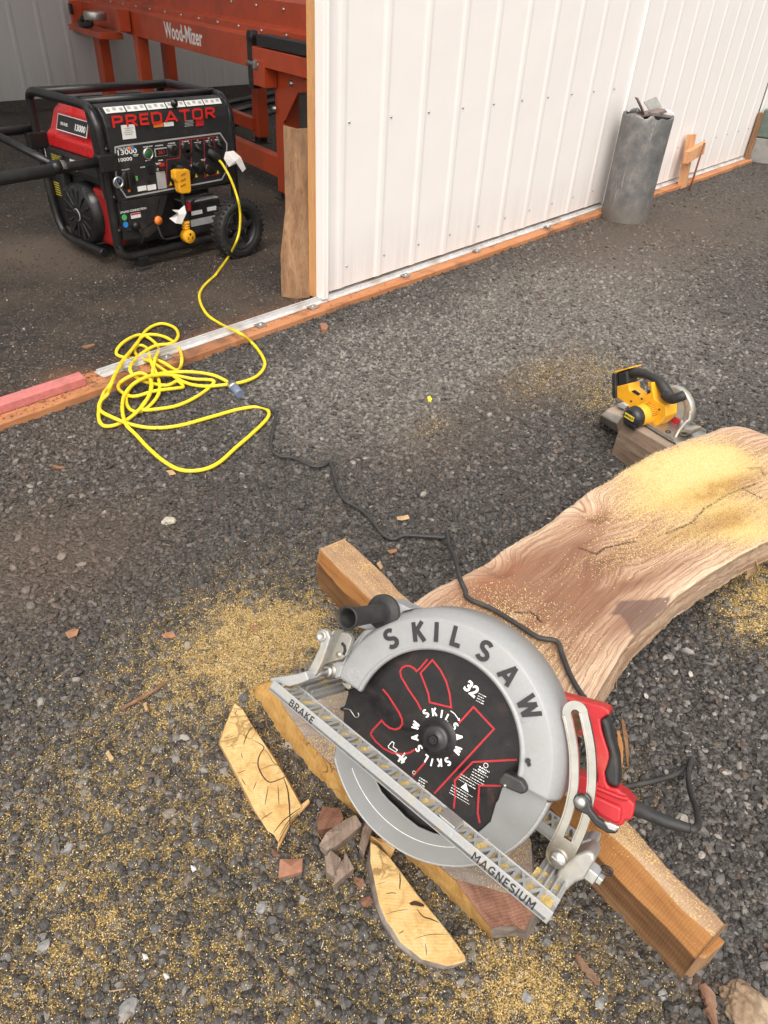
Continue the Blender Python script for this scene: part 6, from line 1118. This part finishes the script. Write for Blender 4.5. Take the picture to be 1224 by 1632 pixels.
# small tool drawing near the hub
mb.line(s_(q5, [(240, 690), (265, 660), (278, 668), (272, 695), (300, 715), (288, 728), (262, 712), (243, 700)], .0013), .0011, .0010, .0019, sw_, closed=True)
for (x0_, y0_, x1_, y1_) in ((290, 735, 340, 775), (305, 790, 350, 735), (325, 800, 358, 760), (312, 765, 345, 795)): mb.line(s_(q5, [(x0_, y0_), (x1_, y1_)], .0013), .0032, .0010, .0019, sw_)
mb.build('lettering', M['white_ink'], bld)
hub = MB().lathe([(0, .020), (.006, .020), (.0065, .018), (.018, .0175), (.022, .0165), (.0245, .013), (.0255, .004), (.033, .003), (.034, .0012)], sw_, n=56).build('arbor_washer', M['black_plastic'], saw); MB().lathe([(0, .026), (.004, .026), (.0045, .024), (.0075, .024), (.0085, .0225), (.0085, .0165)], sw_, n=6, sm=False).build('arbor_bolt', M['black_paint'], hub)
# lower guard: traced C-shaped sheet in front of the blade below, solid sector at the right
aL0 = ang(q3(548, 352), .012); outer = []
a_r = ang(q2(470, 700), .012); a_l = aL0 if aL0 > 0 else aL0+2*math.pi
na = 70; RLg = .2005
outer = [(RLg*math.cos(t), RLg*math.sin(t)) for t in np.linspace(a_l+.03, a_r+2*math.pi, na)]
inner = s_(q5, [(1150, 900), (1100, 925), (980, 960), (955, 1040), (940, 1060), (905, 1180), (840, 1238), (790, 1275), (700, 1290)], .012)+s_(q3, [(1090, 737), (1020, 722), (950, 692), (890, 645), (850, 602), (810, 565), (780, 530), (762, 495), (754, 470), (757, 440), (700, 380), (640, 330), (600, 312), (570, 318)], .012)
lgp = outer+inner; mb = MB().prism(lgp[::-1], .0085, .0125, sw_)
# rolled rim on the outer edge
lg = mb.build('lower_guard', M['guard_inner'], saw, .001); MB().lathe([(RLg-.0015, .0135), (RLg+.002, .012), (RLg+.0045, .006), (RLg+.0045, -.020), (RLg+.0015, -.020), (RLg+.0015, .006), (RLg-.0015, .0105)], sw_, n=90, a0=a_l+.03, a1=a_r+2*math.pi, close=True).build('guard_rim', M['cast_magnesium'], lg)
MB().lathe([(.1708, .0120), (.1710, .0132), (.1717, .0132), (.1719, .0120)], sw_, n=70, a0=a_l+.17, a1=a_l+1.9).build('groove_line', M['label_white'], lg)
kp = s_(q2, [(262, 543), (300, 560), (350, 585), (372, 620), (372, 645), (345, 655), (290, 632), (232, 605), (238, 580)], .036); kn_ = MB().prism(kp, .020, .046, sw_).build('guard_lever', M['black_plastic'], lg, .004, seg=3)
MB().lathe([(0, .048), (.0025, .048), (.003, .046)], Frame(sw_.P(*kp[7], 0)+sw_.U*.010+sw_.V*.006, sw_.U, sw_.V, sw_.W), n=10).build('pin', M['steel'], kn_)

# ---- base (shoe)
YB, TB = -.047, .020
x0_, x1_ = -.261, .2845; zn_, zf_ = .126, -.162
bf_ = Frame(sw_.O+sw_.V*YB, sw_.U, -sw_.W, sw_.V)        # U along, V toward the far rail, W up off the base
base = None
def rail(name, za, zb, parent, inset=.004, seed=0, gap=None, dusty=1.0):
    # tray with a rim, zigzag ribs, sawdust in the pockets
    ya, yb = -zb, -za; mb = MB()
    mb.box(((x0_+x1_)/2, (ya+yb)/2, -TB+.004), (x1_-x0_, yb-ya, .008), bf_)
    for (a, b) in ((ya, ya+inset), (yb-inset, yb)): mb.box(((x0_+x1_)/2, (a+b)/2, -TB/2+.0005), (x1_-x0_, b-a, TB-.001), bf_)
    x = x0_+.004; flip = 0; yl, yh = ya+inset, yb-inset; st_ = .034; k = 0
    while x < x1_-.02:
        if gap and gap[0] < x < gap[1]: x = gap[1]; mb.box(((gap[0]+gap[1])/2, (yl+yh)/2, -.006), (gap[1]-gap[0], yh-yl, .011), bf_); continue
        mb.line([(x, yl), (x+st_*.42, yh)], .0032, -TB+.006, -.0012, bf_); mb.line([(x+st_*.42, yh), (x+st_*.40, yl)], .0026, -TB+.006, -.0014, bf_) if k % 2 else mb.line([(x, yh), (x+st_*.42, yl)], .0026, -TB+.006, -.0014, bf_)
        x += st_*.62; k += 1
    r = mb.build(name, CM, parent, .0012, seg=1); 
    dm_ = MB(); rr = random.Random(seed); n_ = 90
    for i in range(n_):
        for j in range(6):
            xx = x0_+.008+(x1_-x0_-.016)*i/n_; yy = yl+(yh-yl)*(j+.5)/6
            if fbm(xx*28, yy*60+seed, 33+seed, 3) > 1-.62*dusty: q = (x1_-x0_)/n_*.62; h_ = -TB+.009+.007*vnoise(xx*90, yy*90, 3); dm_.box((xx, yy, (h_-TB+.006)/2), (q*2*rr.uniform(.6, 1), (yh-yl)/6*rr.uniform(.7, 1.1), h_+TB-.006), Frame(bf_.O, bf_.U, bf_.V, bf_.W))
    return r, dm_
def sd_mat():
    m, N, L, B = nt('packed_sawdust'); p = N.new('ShaderNodeNewGeometry').outputs['Position']; r = ramp(N, [(.3, (.55, .33, .08)), (.5, (.72, .52, .18)), (.7, (.80, .68, .36))]); n_ = nz(N, L, p, 620, 4, .75); L.new(n_, r.inputs[0]); L.new(r.outputs[0], B.inputs['Base Color']); B.inputs['Roughness'].default_value = .9; bump(N, L, B, n_, .9, .003); M['packed_sawdust'] = m
sd_mat()
def heap(zz, xr, zr, lvl, seed, thr=.5, name='sawdust'):
    # lumpy sawdust lying in the base: height field on the tray, only where it is above the floor
    nx, ny = int((xr[1]-xr[0])/.0016), int((zr[1]-zr[0])/.0016); X_, Y_ = np.meshgrid(np.linspace(*xr, nx), np.linspace(*zr, ny)); H = lvl+.010*(fbm(X_*55, Y_*55, seed, 4)-thr+.17)+.0012*(fbm(X_*600, Y_*600, seed+5, 2)-.5)
    vs = [tuple(sw_.P(X_[j, i], YB-TB+H[j, i], Y_[j, i])) for j in range(ny) for i in range(nx)]; fs = []
    for j in range(ny-1):
        for i in range(nx-1):
            if max(H[j, i], H[j+1, i+1]) > .0085: fs.append((j*nx+i, j*nx+i+1, (j+1)*nx+i+1, (j+1)*nx+i))
    return MB().add(vs, fs, 0, True).build(name, M['packed_sawdust'], base)
base, dm1 = rail('base_rail', zn_-.046, zn_, saw, gap=(.088, .118), seed=1)
r2, dm2 = rail('base_rail', zf_, zf_+.060, saw, seed=2, dusty=.3)
heap(0, (x0_+.01, x1_-.006), (zn_-.042, zn_-.005), .0095, 41, .50); heap(0, (x0_+.004, x0_+.046), (zf_+.006, zn_-.01), .0092, 51, .49); heap(0, (x1_-.05, x1_-.006), (zn_-.10, zn_-.006), .0100, 61, .48); heap(0, (.05, x1_-.02), (zf_+.006, zf_+.055), .0085, 71, .52)
# side face lettering on the near rail
side_f = Frame(sw_.O+sw_.W*zn_, sw_.U, sw_.V, sw_.W); yb_ = YB-TB/2
def along(px): return sw_.at(*px, zn_)[0]
xb = along(qb_(435, 740)); xm = along(q2(262, 1060)); hB = .0150
MB().strokes('BRAKE', xb, yb_-.0005, .0004, side_f, .0118, 0, .15, 1.15, track=.26).build('lettering', M['black_ink'], base); MB().strokes('MAGNESIUM', xm, yb_-.0005, .0004, side_f, .0124, 0, .16, 1.12, track=.26).build('lettering', M['black_ink'], base)
MB().box((.10, YB+.0008, zn_-.023), (.030, .0022, .036), sw_).build('pad', BM, base, .001)
# cross pieces
mb = MB().box((x0_+.026, YB-.014, (zn_+zf_)/2-.02), (.052, .010, zn_-zf_-.09), sw_)
for k in range(4): mb.box((x0_+.008+.012*k, YB-.007, (zn_+zf_)/2-.02), (.0035, .010, zn_-zf_-.09), sw_)
mb.build('cross_piece', CM, saw, .001)
mb = MB().box((x1_-.024, YB-.014, (zn_+zf_)/2), (.048, .010, zn_-zf_-.10), sw_)
for k in range(4): mb.box((x1_-.006-.011*k, YB-.007, (zn_+zf_)/2), (.0035, .010, zn_-zf_-.10), sw_)
mb.build('cross_piece', CM, saw, .001)
# front bracket: flat arm rising from the base, box with a slot, pivot bolt
wz = .052
arm = s_(qb_, [(185, 530), (270, 560), (300, 600), (350, 562), (440, 545), (500, 520), (545, 480), (590, 395), (625, 300), (660, 185), (640, 125), (600, 112), (560, 122), (538, 155), (545, 185), (575, 215), (570, 260), (530, 340), (480, 440), (400, 480), (250, 500), (200, 505)], .105)
mb = MB().prism(s_(qb_, [(470, 480), (500, 520), (545, 485), (590, 395), (625, 300), (662, 185), (640, 125), (600, 112), (560, 122), (538, 155), (545, 185), (575, 220), (568, 265), (530, 345), (480, 440)], .085), .078, .092, sw_); brk = mb.build('front_bracket', BM, saw, .003, seg=3)
MB().prism(s_(qb_, [(185, 525), (275, 560), (345, 575), (440, 548), (505, 520), (480, 450), (420, 470), (300, 490), (200, 505)], .098), .080, .112, Frame(sw_.O, sw_.U, sw_.V, sw_.W)).build('bracket_foot', CM, brk, .002)
MB().prism(s_(qb_, [(590, 400), (625, 300), (665, 180), (720, 135), (790, 150), (825, 185), (815, 230), (775, 330), (735, 360), (690, 372), (640, 385), (600, 405)], .05), .040, .052, sw_).build('bracket_web', BM, brk, .003, seg=3)
MB().prism(s_(qb_, [(590, 385), (615, 312), (655, 185), (705, 122), (725, 118), (690, 180), (660, 260), (625, 350)], .065), .046, .082, sw_).build('bracket_wall', BM, brk, .003)
MB().line(s_(qb_, [(738, 228), (762, 255), (766, 290), (752, 325)], .0525), .0050, .048, .0535, sw_).build('slot', M['black_ink'], brk); MB().lathe([(0, .004), (.005, .003), (.006, 0)], Frame(sw_.P(*sw_.at(*qb_(718, 322), .052), .052), sw_.U, sw_.V, sw_.W), n=14).build('rivet', BM, brk)
x, y = sw_.at(*qb_(577, 172), .092); MB().lathe([(.0, .0005), (.0045, .0005), (.0055, .003), (.0085, .0035), (.0095, 0)], Frame(sw_.P(x, y, .092), sw_.U, sw_.V, sw_.W), n=18).build('boss', BM, brk)
lug = MB().prism(s_(qb_, [(590, 395), (640, 400), (700, 372), (760, 378), (790, 300), (850, 210), (930, 120), (1010, 110), (930, 180), (830, 300), (760, 420), (735, 510), (700, 515), (650, 500), (600, 500), (560, 480), (555, 440)], .034), -.02, .0395, sw_).build('guard_lug', GP, gd, .004)
bx, by = sw_.at(*qb_(612, 462), .05); pb = MB().lathe([(0, .011), (.009, .0105), (.0105, .009), (.0108, .002), (.0145, .0015), (.0148, 0)], Frame(sw_.P(bx, by, .0395), sw_.U, sw_.V, sw_.W), n=28).build('pivot_bolt', M['steel'], brk); MB().box((bx, by, .0508), (.015, .0022, .0008), sw_).build('bolt_slot', M['grey_ink'], pb)
MB().tube([sw_.P(bx, by, .045), sw_.P(bx, by, .085)], .006, 12).build('pivot_pin', M['steel'], brk)
MB().prism(s_(qb_, [(735, 545), (790, 550), (815, 570), (810, 600), (790, 608), (760, 580)], .02), .004, .022, sw_).build('guard_nose', BM, gd, .002)
MB().tube([sw_.P(*p, .014) for p in cr([Vector((*q, 0)) for q in s_(qb_, [(755, 762), (800, 768), (825, 800), (845, 828), (870, 830), (876, 810), (868, 795)], .014)], 5) for p in [(p.x, p.y)]], .0010, 6).build('spring', M['steel'], saw)
# auxiliary handle: flange and flared hollow grip pointing out
hx, hy = sw_.at(*qk(540, 615), .032); hfr = Frame(sw_.P(hx, hy, .028), sw_.U, sw_.V, sw_.W)
tip = sw_.at(*qk(282, 660), .150); tipP = sw_.P(*tip, .150); ax = (tipP-hfr.O).normalized(); HL = (tipP-hfr.O).length; uu = (sw_.U-ax*sw_.U.dot(ax)).normalized(); vv = ax.cross(uu); hfr = Frame(hfr.O, uu, vv, ax)
hd = MB().lathe([(0, -.006), (.030, -.006), (.031, -.003), (.031, .002), (.0285, .0035), (.020, .005), (.0165, .010), (.0155, .022), (.0155, .07), (.0160, HL-.020), (.0185, HL-.008), (.0195, HL-.002), (.0185, HL), (.0165, HL), (.0140, HL-.006), (.0130, HL-.03), (.0, HL-.05)], hfr, n=44).build('side_handle', M['black_rubber'], saw)
MB().prism(s_(qk, [(620, 520), (660, 540), (745, 580), (770, 590), (700, 610), (600, 720), (520, 760), (430, 735), (370, 720), (460, 650)], .012), -.03, .022, sw_).build('handle_mount', GP, gd, .006)
# depth bracket: slotted chrome arc, lever, rear bracket with bolt
zq = .012
cen = [(602, 262), (618, 330), (636, 430), (642, 520), (640, 620), (625, 710), (600, 800), (560, 890), (520, 965)]
C_ = cr([Vector((*sw_.at(*q2(*p), zq), 0)) for p in cen], 8); hw, sl = .0195, .0065; N_ = len(C_)
def off(i, d): a_ = C_[max(0, i-1)]; b_ = C_[min(N_-1, i+1)]; t_ = (b_-a_).normalized(); return (C_[i].x-t_.y*d, C_[i].y+t_.x*d)
i0, i1 = 2, int(N_*.86)
mb = MB()
for sgn in (-1, 1):
    pts = [off(i, sgn*(hw+sl)/2*.98) for i in range(1, N_-1)]; mb.line(pts, hw-sl, zq-.004, zq+.002, sw_)
capT = [off(1, -hw*.985)]+[(C_[1].x+hw*.985*math.cos(t), C_[1].y+hw*.985*math.sin(t)) for t in np.linspace(0, 2*math.pi, 30)][:0]
t0 = (C_[1]-C_[3]).normalized(); a0_ = math.atan2(t0.y, t0.x); c0 = C_[1]; half = [(c0.x+hw*math.cos(a), c0.y+hw*math.sin(a)) for a in np.linspace(a0_-math.pi/2, a0_+math.pi/2, 20)]+[(c0.x+sl*math.cos(a), c0.y+sl*math.sin(a)) for a in np.linspace(a0_+math.pi/2, a0_-math.pi/2, 12)]
mb.prism(half, zq-.004, zq+.002, sw_)
t1 = (C_[-2]-C_[-6]).normalized(); a1_ = math.atan2(t1.y, t1.x); cE = C_[i1]; cF = C_[-2]
solid = [off(i, -hw) for i in range(i1, N_-1)]+[(cF.x+hw*math.cos(a), cF.y+hw*math.sin(a)) for a in np.linspace(a1_-math.pi/2, a1_+math.pi/2, 20)]+[off(i, hw) for i in range(N_-2, i1-1, -1)]+[(cE.x+sl*math.cos(a), cE.y+sl*math.sin(a)) for a in np.linspace(a1_+math.pi/2, a1_+1.5*math.pi, 10)][::-1][::-1]
solid = [off(i, -hw) for i in range(i1, N_-1)]+[(cF.x+hw*math.cos(a), cF.y+hw*math.sin(a)) for a in np.linspace(a1_-math.pi/2, a1_+math.pi/2, 20)]+[off(i, hw) for i in range(N_-2, i1-1, -1)]
mb.prism(solid, zq-.0042, zq+.0022, sw_); quad = mb.build('depth_bracket', M['chrome'], saw, .0012)
rim_ = MB()
for sgn in (-1, 1): rim_.line([off(i, sgn*(hw-.001)) for i in range(1, N_-1)], .0022, zq-.004, zq+.0040, sw_); rim_.line([off(i, sgn*(sl+.0008)) for i in range(1, i1)], .0018, zq-.004, zq+.0036, sw_)
rim_.build('rolled_edge', M['chrome'], quad, .0005, seg=1)
x, y = sw_.at(*q2(522, 972), zq); pbo = MB().lathe([(0, .009), (.011, .008), (.0125, .006), (.0130, 0)], Frame(sw_.P(x, y, zq+.002), sw_.U, sw_.V, sw_.W), n=28).build('pivot_bolt', M['steel'], quad); MB().box((x, y, zq+.0108), (.019, .0022, .001), sw_).build('bolt_slot', M['grey_ink'], pbo)
lv = s_(q2, [(590, 690), (600, 668), (625, 655), (655, 665), (672, 690), (680, 730), (715, 775), (755, 800), (815, 830), (800, 852), (760, 850), (700, 812), (660, 760), (625, 745), (598, 725)], zq+.012)
lev = MB().prism(lv, zq+.004, zq+.015, sw_).build('depth_lever', M['black_plastic'], saw, .003, seg=3); MB().prism(s_(q2, [(740, 790), (770, 795), (822, 818), (800, 842), (765, 830)], zq+.016), zq+.013, zq+.020, sw_).build('lever_pad', M['steel'], lev, .002)
x, y = sw_.at(*q2(626, 700), zq+.016); MB().lathe([(0, .007), (.007, .0068), (.009, .004), (.0092, 0)], Frame(sw_.P(x, y, zq+.015), sw_.U, sw_.V, sw_.W), n=22).build('lever_bolt', M['steel'], lev)
rb_ = MB().prism(s_(q2, [(480, 1120), (520, 1030), (560, 1000), (600, 960), (660, 935), (690, 950), (700, 985), (640, 1080), (600, 1095), (560, 1130), (520, 1160)], .02), -.035, .020, sw_).build('rear_bracket', BM, saw, .005, seg=3)
MB().prism(s_(q2, [(600, 905), (665, 890), (700, 905), (690, 950), (640, 940), (590, 945)], -.02), -.075, -.03, sw_).build('bracket_wall', CM, rb_, .002)
n0 = sw_.at(*q2(672, 1035), -.03); bo = sw_.P(n0[0]-.030, n0[1], -.03); bfx = Frame(bo, sw_.V, sw_.W, sw_.U)
nu = MB().lathe([(0, .052), (.010, .052), (.0105, .044), (.017, .043), (.0175, .026), (.021, .025), (.021, .020), (.014, .019), (.014, 0)], bfx, n=6, sm=False).build('hex_bolt', M['steel'], saw, .001); MB().lathe([(.014, .018), (.023, .018), (.023, .022), (.014, .022)], bfx, n=28, close=True).build('washer', M['steel'], nu)
rg = [sw_.P(*sw_.at(*q2(*p), -.03), -.03) for p in ((728, 1020), (745, 1012), (772, 1022), (782, 1038), (770, 1052), (745, 1045), (730, 1035), (722, 1060), (700, 1050))]; MB().tube(cr(rg, 5), .0022, 8).build('split_pin', M['black_paint'], nu)
# rear handle, red
zh = -.075
rh = s_(q4, [(182, 105), (215, 95), (500, 170), (545, 195), (552, 225), (520, 238), (490, 262), (500, 330), (545, 470), (548, 510), (520, 600), (528, 660), (545, 690), (602, 700), (622, 722), (660, 740), (680, 775), (712, 800), (705, 850), (690, 905), (650, 905), (630, 940), (580, 945), (480, 880), (400, 830), (300, 780), (330, 600), (440, 640), (466, 655), (470, 620), (440, 480), (400, 260), (360, 200), (200, 150)], zh)
hdl = MB().prism(rh, zh-.019, zh+.019, sw_).build('rear_handle', M['red_plastic'], saw, .0075, seg=4)
gp = s_(q4, [(488, 262), (525, 245), (548, 300), (570, 400), (600, 500), (608, 600), (606, 695), (560, 692), (530, 660), (516, 600), (545, 510), (545, 470), (510, 360)], zh+.003); MB().prism(gp, zh-.016, zh+.022, sw_).build('grip', M['black_rubber'], hdl, .006, seg=3)
lp_ = s_(q4, [(415, 745), (600, 830), (620, 845), (610, 935), (580, 945), (470, 880), (405, 810)], zh+.02); MB().prism(lp_, zh+.012, zh+.027, sw_).build('handle_boss', M['red_plastic'], hdl, .004, seg=3)
MB().prism(s_(q4, [(430, 690), (600, 760), (650, 770), (675, 790), (640, 800), (600, 790), (430, 722)], zh+.02), zh+.012, zh+.025, sw_).build('handle_rib', M['red_plastic'], hdl, .003, seg=3)
lpp = s_(q4, [(330, 345), (370, 360), (372, 372), (332, 358)], -.045); MB().prism(lpp, -.06, -.04, sw_).build('trigger', M['red_plastic'], hdl, .002)
# motor and gear housing behind the blade
MB().lathe([(0, -.036), (.075, -.036), (.078, -.045), (.070, -.080), (.045, -.095), (0, -.095)], Frame(sw_.P(.02, .02, 0), sw_.U, sw_.V, sw_.W), n=40).build('gear_housing', BM, saw)
mfm = Frame(sw_.P(-.05, .062, -.095), sw_.V, sw_.W, sw_.U); MB().lathe([(0, -.09), (.040, -.09), (.048, -.08), (.050, .02), (.046, .10), (.044, .16), (.030, .19), (0, .19)], mfm, n=40).build('motor_housing', M['red_plastic'], saw)
# strain relief and cord
hz_w = zh
sr = [sw_.P(*sw_.at(*q4(*p), w), w) for p, w in (((700, 848), -.075), ((780, 880), -.072), ((900, 935), -.070), ((1000, 965), -.072), ((1062, 982), -.074))]
MB().tube(cr(sr, 5), [.0125-.0055*i/20 for i in range(21)], 14).build('strain_relief', M['black_rubber'], saw)
e0 = sr[-1]; endz = e0.z
cg = [sr[-1], sr[-1]+(sr[-1]-sr[-2])*.35, g(*q4(1112, 965), endz-.03), g(*q4(1112, 930), endz-.06), g(*q4(1098, 850), .12), g(*q4(1062, 740), .06), g(*q4(1045, 640), .03), g(*q4(1058, 560), .02), g(*q4(1066, 535), .016), g(*q4(1045, 575), .012), g(*q4(970, 632), .011), g(*q4(850, 672), .011), g(*q4(720, 700), .011), g(*q4(640, 715), .012), g(*q4(540, 705), .014), g(*q4(430, 560), .10), g(*q4(400, 400), .19), g(*q4(380, 180), .205), g(*q4(370, 125), .207)]
S4 = Zm(2.336, 700, 680)
def zslab(x, y, zz): return g(*S4(x, y), zz)
cg += [zslab(535, 1005, .207), zslab(490, 930, .206), zslab(458, 850, .206), zslab(438, 800, .206), zslab(370, 785, .206), zslab(300, 742, .204), zslab(200, 680, .203), zslab(110, 640, .202)]
cg += [g(741, 940, .206), g(733, 922, .212), g(729, 904, .19), g(724, 888, .12), g(716, 870, .04), g(712, 850, .014), g(709, 858, .011), g(686, 857, .010), g(645, 855, .010), g(627, 861, .010), g(610, 853, .010), g(593, 832, .010), g(576, 815, .010), g(549, 798, .010), g(539, 781, .010), g(531, 753, .010), g(526, 738, .013), g(524, 737, .012), g(514, 744, .010), g(497, 744, .010), g(467, 731, .010), g(445, 728, .010), g(432, 715, .010), g(434, 692, .010), g(438, 672, .010), g(438, 658, .012), g(425, 650, .016), g(404, 645, .014), g(399, 643, .014)]
cg = [c if (c.z > .03) else c+Vector((0, 0, .004)) for c in cg]
MB().tube(cr(cg, 6), .0056, 10).build('power_cord', M['black_cord'], saw)
MB().tube([sr[-1]-(sr[-1]-sr[-2])*.05, sr[-1]+(sr[-1]-sr[-2])*.02], .0085, 14).build('cord_ring', M['black_cord'], saw)

# ================================================================ YELLOW SAW
YF = Vector((-.31, -.951, 0)).normalized(); YA = Vector((.951, -.31, 0)); p2_ = g(1080, 709.6, .135)
ys = Frame(p2_, YF, (0, 0, 1), -YA)          # U forward, V up, W toward the camera; origin at the near front corner of the shoe
yq = Zm(3.778, 900, 560)
ysaw = thing('cordless_saw', 'yellow and black cordless circular saw standing on the dark timber beside the slab', 'circular saw', frame=ys)
def y_(pts, w): return [ys.at(*yq(*p), w) for p in pts]
YP = M['yellow_plastic']
sfr = Frame(p2_, YF, YA, (0, 0, 1)); MB().prism([(-.245, .002), (-.01, .002), (-.002, .01), (0, .045), (-.012, .05), (-.012, .075), (0, .08), (0, .14), (-.01, .148), (-.245, .148)], 0, .004, sfr).build('shoe', M['steel'], ysaw, .001)
MB().box((-.13, .002, .006), (.22, .004, .012), sfr).box((-.12, .146, .006), (.22, .004, .012), sfr).build('shoe_rim', M['steel'], ysaw, .001)
x_, yy_ = sfr.at(*yq(622, 485), .004); MB().lathe([(.006, .0), (.006, .002), (.009, .002), (.009, 0)], Frame(sfr.P(x_, yy_, .004), sfr.U, sfr.V, sfr.W), n=18, close=True).build('shoe_hole', M['black_paint'], ysaw)
# body
body = MB().prism(y_([(332, 205), (415, 185), (420, 225), (470, 262), (520, 255), (545, 240), (545, 180), (556, 178), (572, 280), (640, 320), (642, 380), (610, 420), (570, 450), (540, 455), (470, 400), (430, 350), (400, 310), (335, 262)], -.055), -.085, -.030, ys).build('housing', YP, ysaw, .006, seg=3)
# motor: barrel pointing to the camera side, with vented black end cap
mc = ys.at(*yq(490, 375), -.02)
mfrm = Frame(ys.P(mc[0], mc[1], -.045), ys.U, ys.V, ys.W)
mo = MB().lathe([(0, .072), (.030, .072), (.034, .066), (.037, .03), (.038, -.02), (.030, -.03)], mfrm, n=36).build('motor_housing', YP, ysaw)
mb = MB()
for k in range(9):
    a = .35+k*.17; mb.box((.0385, 0, .015), (.0016, .0025, .05), Frame(mfrm.O, mfrm.U*math.cos(a)+mfrm.V*math.sin(a), -mfrm.U*math.sin(a)+mfrm.V*math.cos(a), mfrm.W))
mb.build('vent', simple('amber_shadow', (.35, .15, .01), .6), mo)
cap = MB().lathe([(0, .105), (.022, .105), (.031, .100), (.036, .090), (.0375, .073), (.036, .070)], mfrm, n=36).build('motor_cap', M['black_plastic'], ysaw)
for k in range(4): MB().box((.004, -.014-.007*k, .1045-.003*k*k*.5), (.056-.004*k, .0028, .006), mfrm).build('vent_rib', M['black_plastic'], cap, .001)
nm = MB().box((-.001, .006, .1065), (.040, .016, .002), mfrm).build('nameplate', M['label_yellow'], cap); MB().text('DEWALT', -.001, .0065, .1080, mfrm, .0105, 0, .03, .9).build('lettering', M['black_ink'], nm)
MB().box((-.005, .024, .1035), (.020, .008, .003), mfrm).build('cap_rib', M['black_plastic'], cap, .001)
# handles
hp = [(345, 140), (380, 128), (430, 128), (490, 140), (545, 165), (590, 205), (615, 250), (640, 285)]
hpp = [ys.P(*ys.at(*yq(*p), -.058), -.058) for p in hp]; MB().tube(cr(hpp, 6), [.016+.003*math.sin(i*.22) for i in range(43)], 14).build('rear_handle', M['black_rubber'], ysaw)
MB().prism(y_([(340, 128), (395, 108), (400, 190), (385, 200), (345, 208)], -.05), -.085, -.032, ys).build('handle_base', M['black_rubber'], ysaw, .006, seg=3)
fh = [ys.P(*ys.at(*yq(*p), w), w) for p, w in (((600, 260), -.045), ((640, 288), -.028), ((690, 275), -.028), ((722, 262), -.04))]; MB().tube(cr(fh, 6), [.014, .0145]+[.016]*16+[.012], 14).build('front_handle', M['black_rubber'], ysaw)
MB().tube(cr([ys.P(*ys.at(*yq(*p), -.058), -.058) for p in ((500, 190), (520, 200), (530, 225), (500, 250))], 5), .0045, 8).build('trigger', M['black_plastic'], ysaw); MB().prism(y_([(500, 183), (530, 190), (535, 212), (505, 215)], -.05), -.068, -.048, ys).build('trigger_guard', YP, ysaw, .002)
MB().prism(y_([(318, 140), (322, 118), (338, 128), (342, 270), (325, 275), (318, 250)], -.05), -.095, -.022, ys).build('battery_mount', M['black_plastic'], ysaw, .003); MB().prism(y_([(318, 122), (330, 112), (412, 90), (412, 98), (335, 122), (328, 136)], -.05), -.09, -.03, ys).build('mount_rim', YP, ysaw, .001)
MB().prism(y_([(400, 240), (418, 232), (455, 258), (440, 266)], -.028), -.032, -.0285, ys).build('sticker', M['black_ink'], ysaw)
for p in ((465, 285), (570, 350), (400, 300)): x, y = ys.at(*yq(*p), -.03); MB().lathe([(0, .002), (.0035, .0015), (.004, 0)], Frame(ys.P(x, y, -.030), ys.U, ys.V, ys.W), n=10).build('screw', M['black_paint'], ysaw)
MB().prism(y_([(370, 300), (400, 320), (380, 345), (350, 330), (335, 310)], -.04), -.10, -.02, ys).build('battery_foot', M['grey_ink'], ysaw, .004)
# guard and blade on the far side
gc = ys.at(*yq(655, 330), -.105); gfr = Frame(ys.P(gc[0], gc[1]-.008, -.105), ys.U, ys.V, ys.W)
gu = MB().lathe([(.03, .002), (.070, .002), (.074, -.001), (.075, -.018), (.073, -.018), (.072, -.004), (.03, -.002)], gfr, n=60, a0=-.35, a1=math.pi+.1, close=True).build('upper_guard', M['bright_magnesium'], ysaw)
MB().lathe([(0, .012), (.026, .012), (.034, .006), (.05, .003)], gfr, n=30).build('gear_cover', M['bright_magnesium'], ysaw); MB().lathe([(0, -.006), (.07, -.006), (.07, -.008), (0, -.008)], gfr, n=40).build('blade', M['steel'], ysaw)
MB().prism([(-.01, -.074), (.035, -.066), (.040, -.035), (.05, -.03), (.045, -.02), (.02, -.018), (.022, -.03), (.0, -.035), (-.002, -.05)], .004, .009, gfr).build('blade_shroud', M['label_red'], ysaw, .002)
MB().tube(cr([ys.P(*ys.at(*yq(*p), w), w) for p, w in (((665, 520), -.03), ((690, 475), -.05), ((730, 425), -.09), ((748, 412), -.10), ((755, 360), -.105))], 6), .0055, 8).build('bevel_bracket', M['bright_magnesium'], ysaw)
MB().prism(y_([(700, 480), (735, 460), (780, 465), (770, 490), (730, 510), (700, 500)], -.06), -.10, -.05, ys).build('bevel_block', M['bright_magnesium'], ysaw, .004); MB().prism(y_([(700, 485), (735, 490), (745, 505), (715, 500)], -.048), -.06, -.044, ys).build('bevel_knob', M['black_plastic'], ysaw, .002)
bpy.context.view_layer.update()
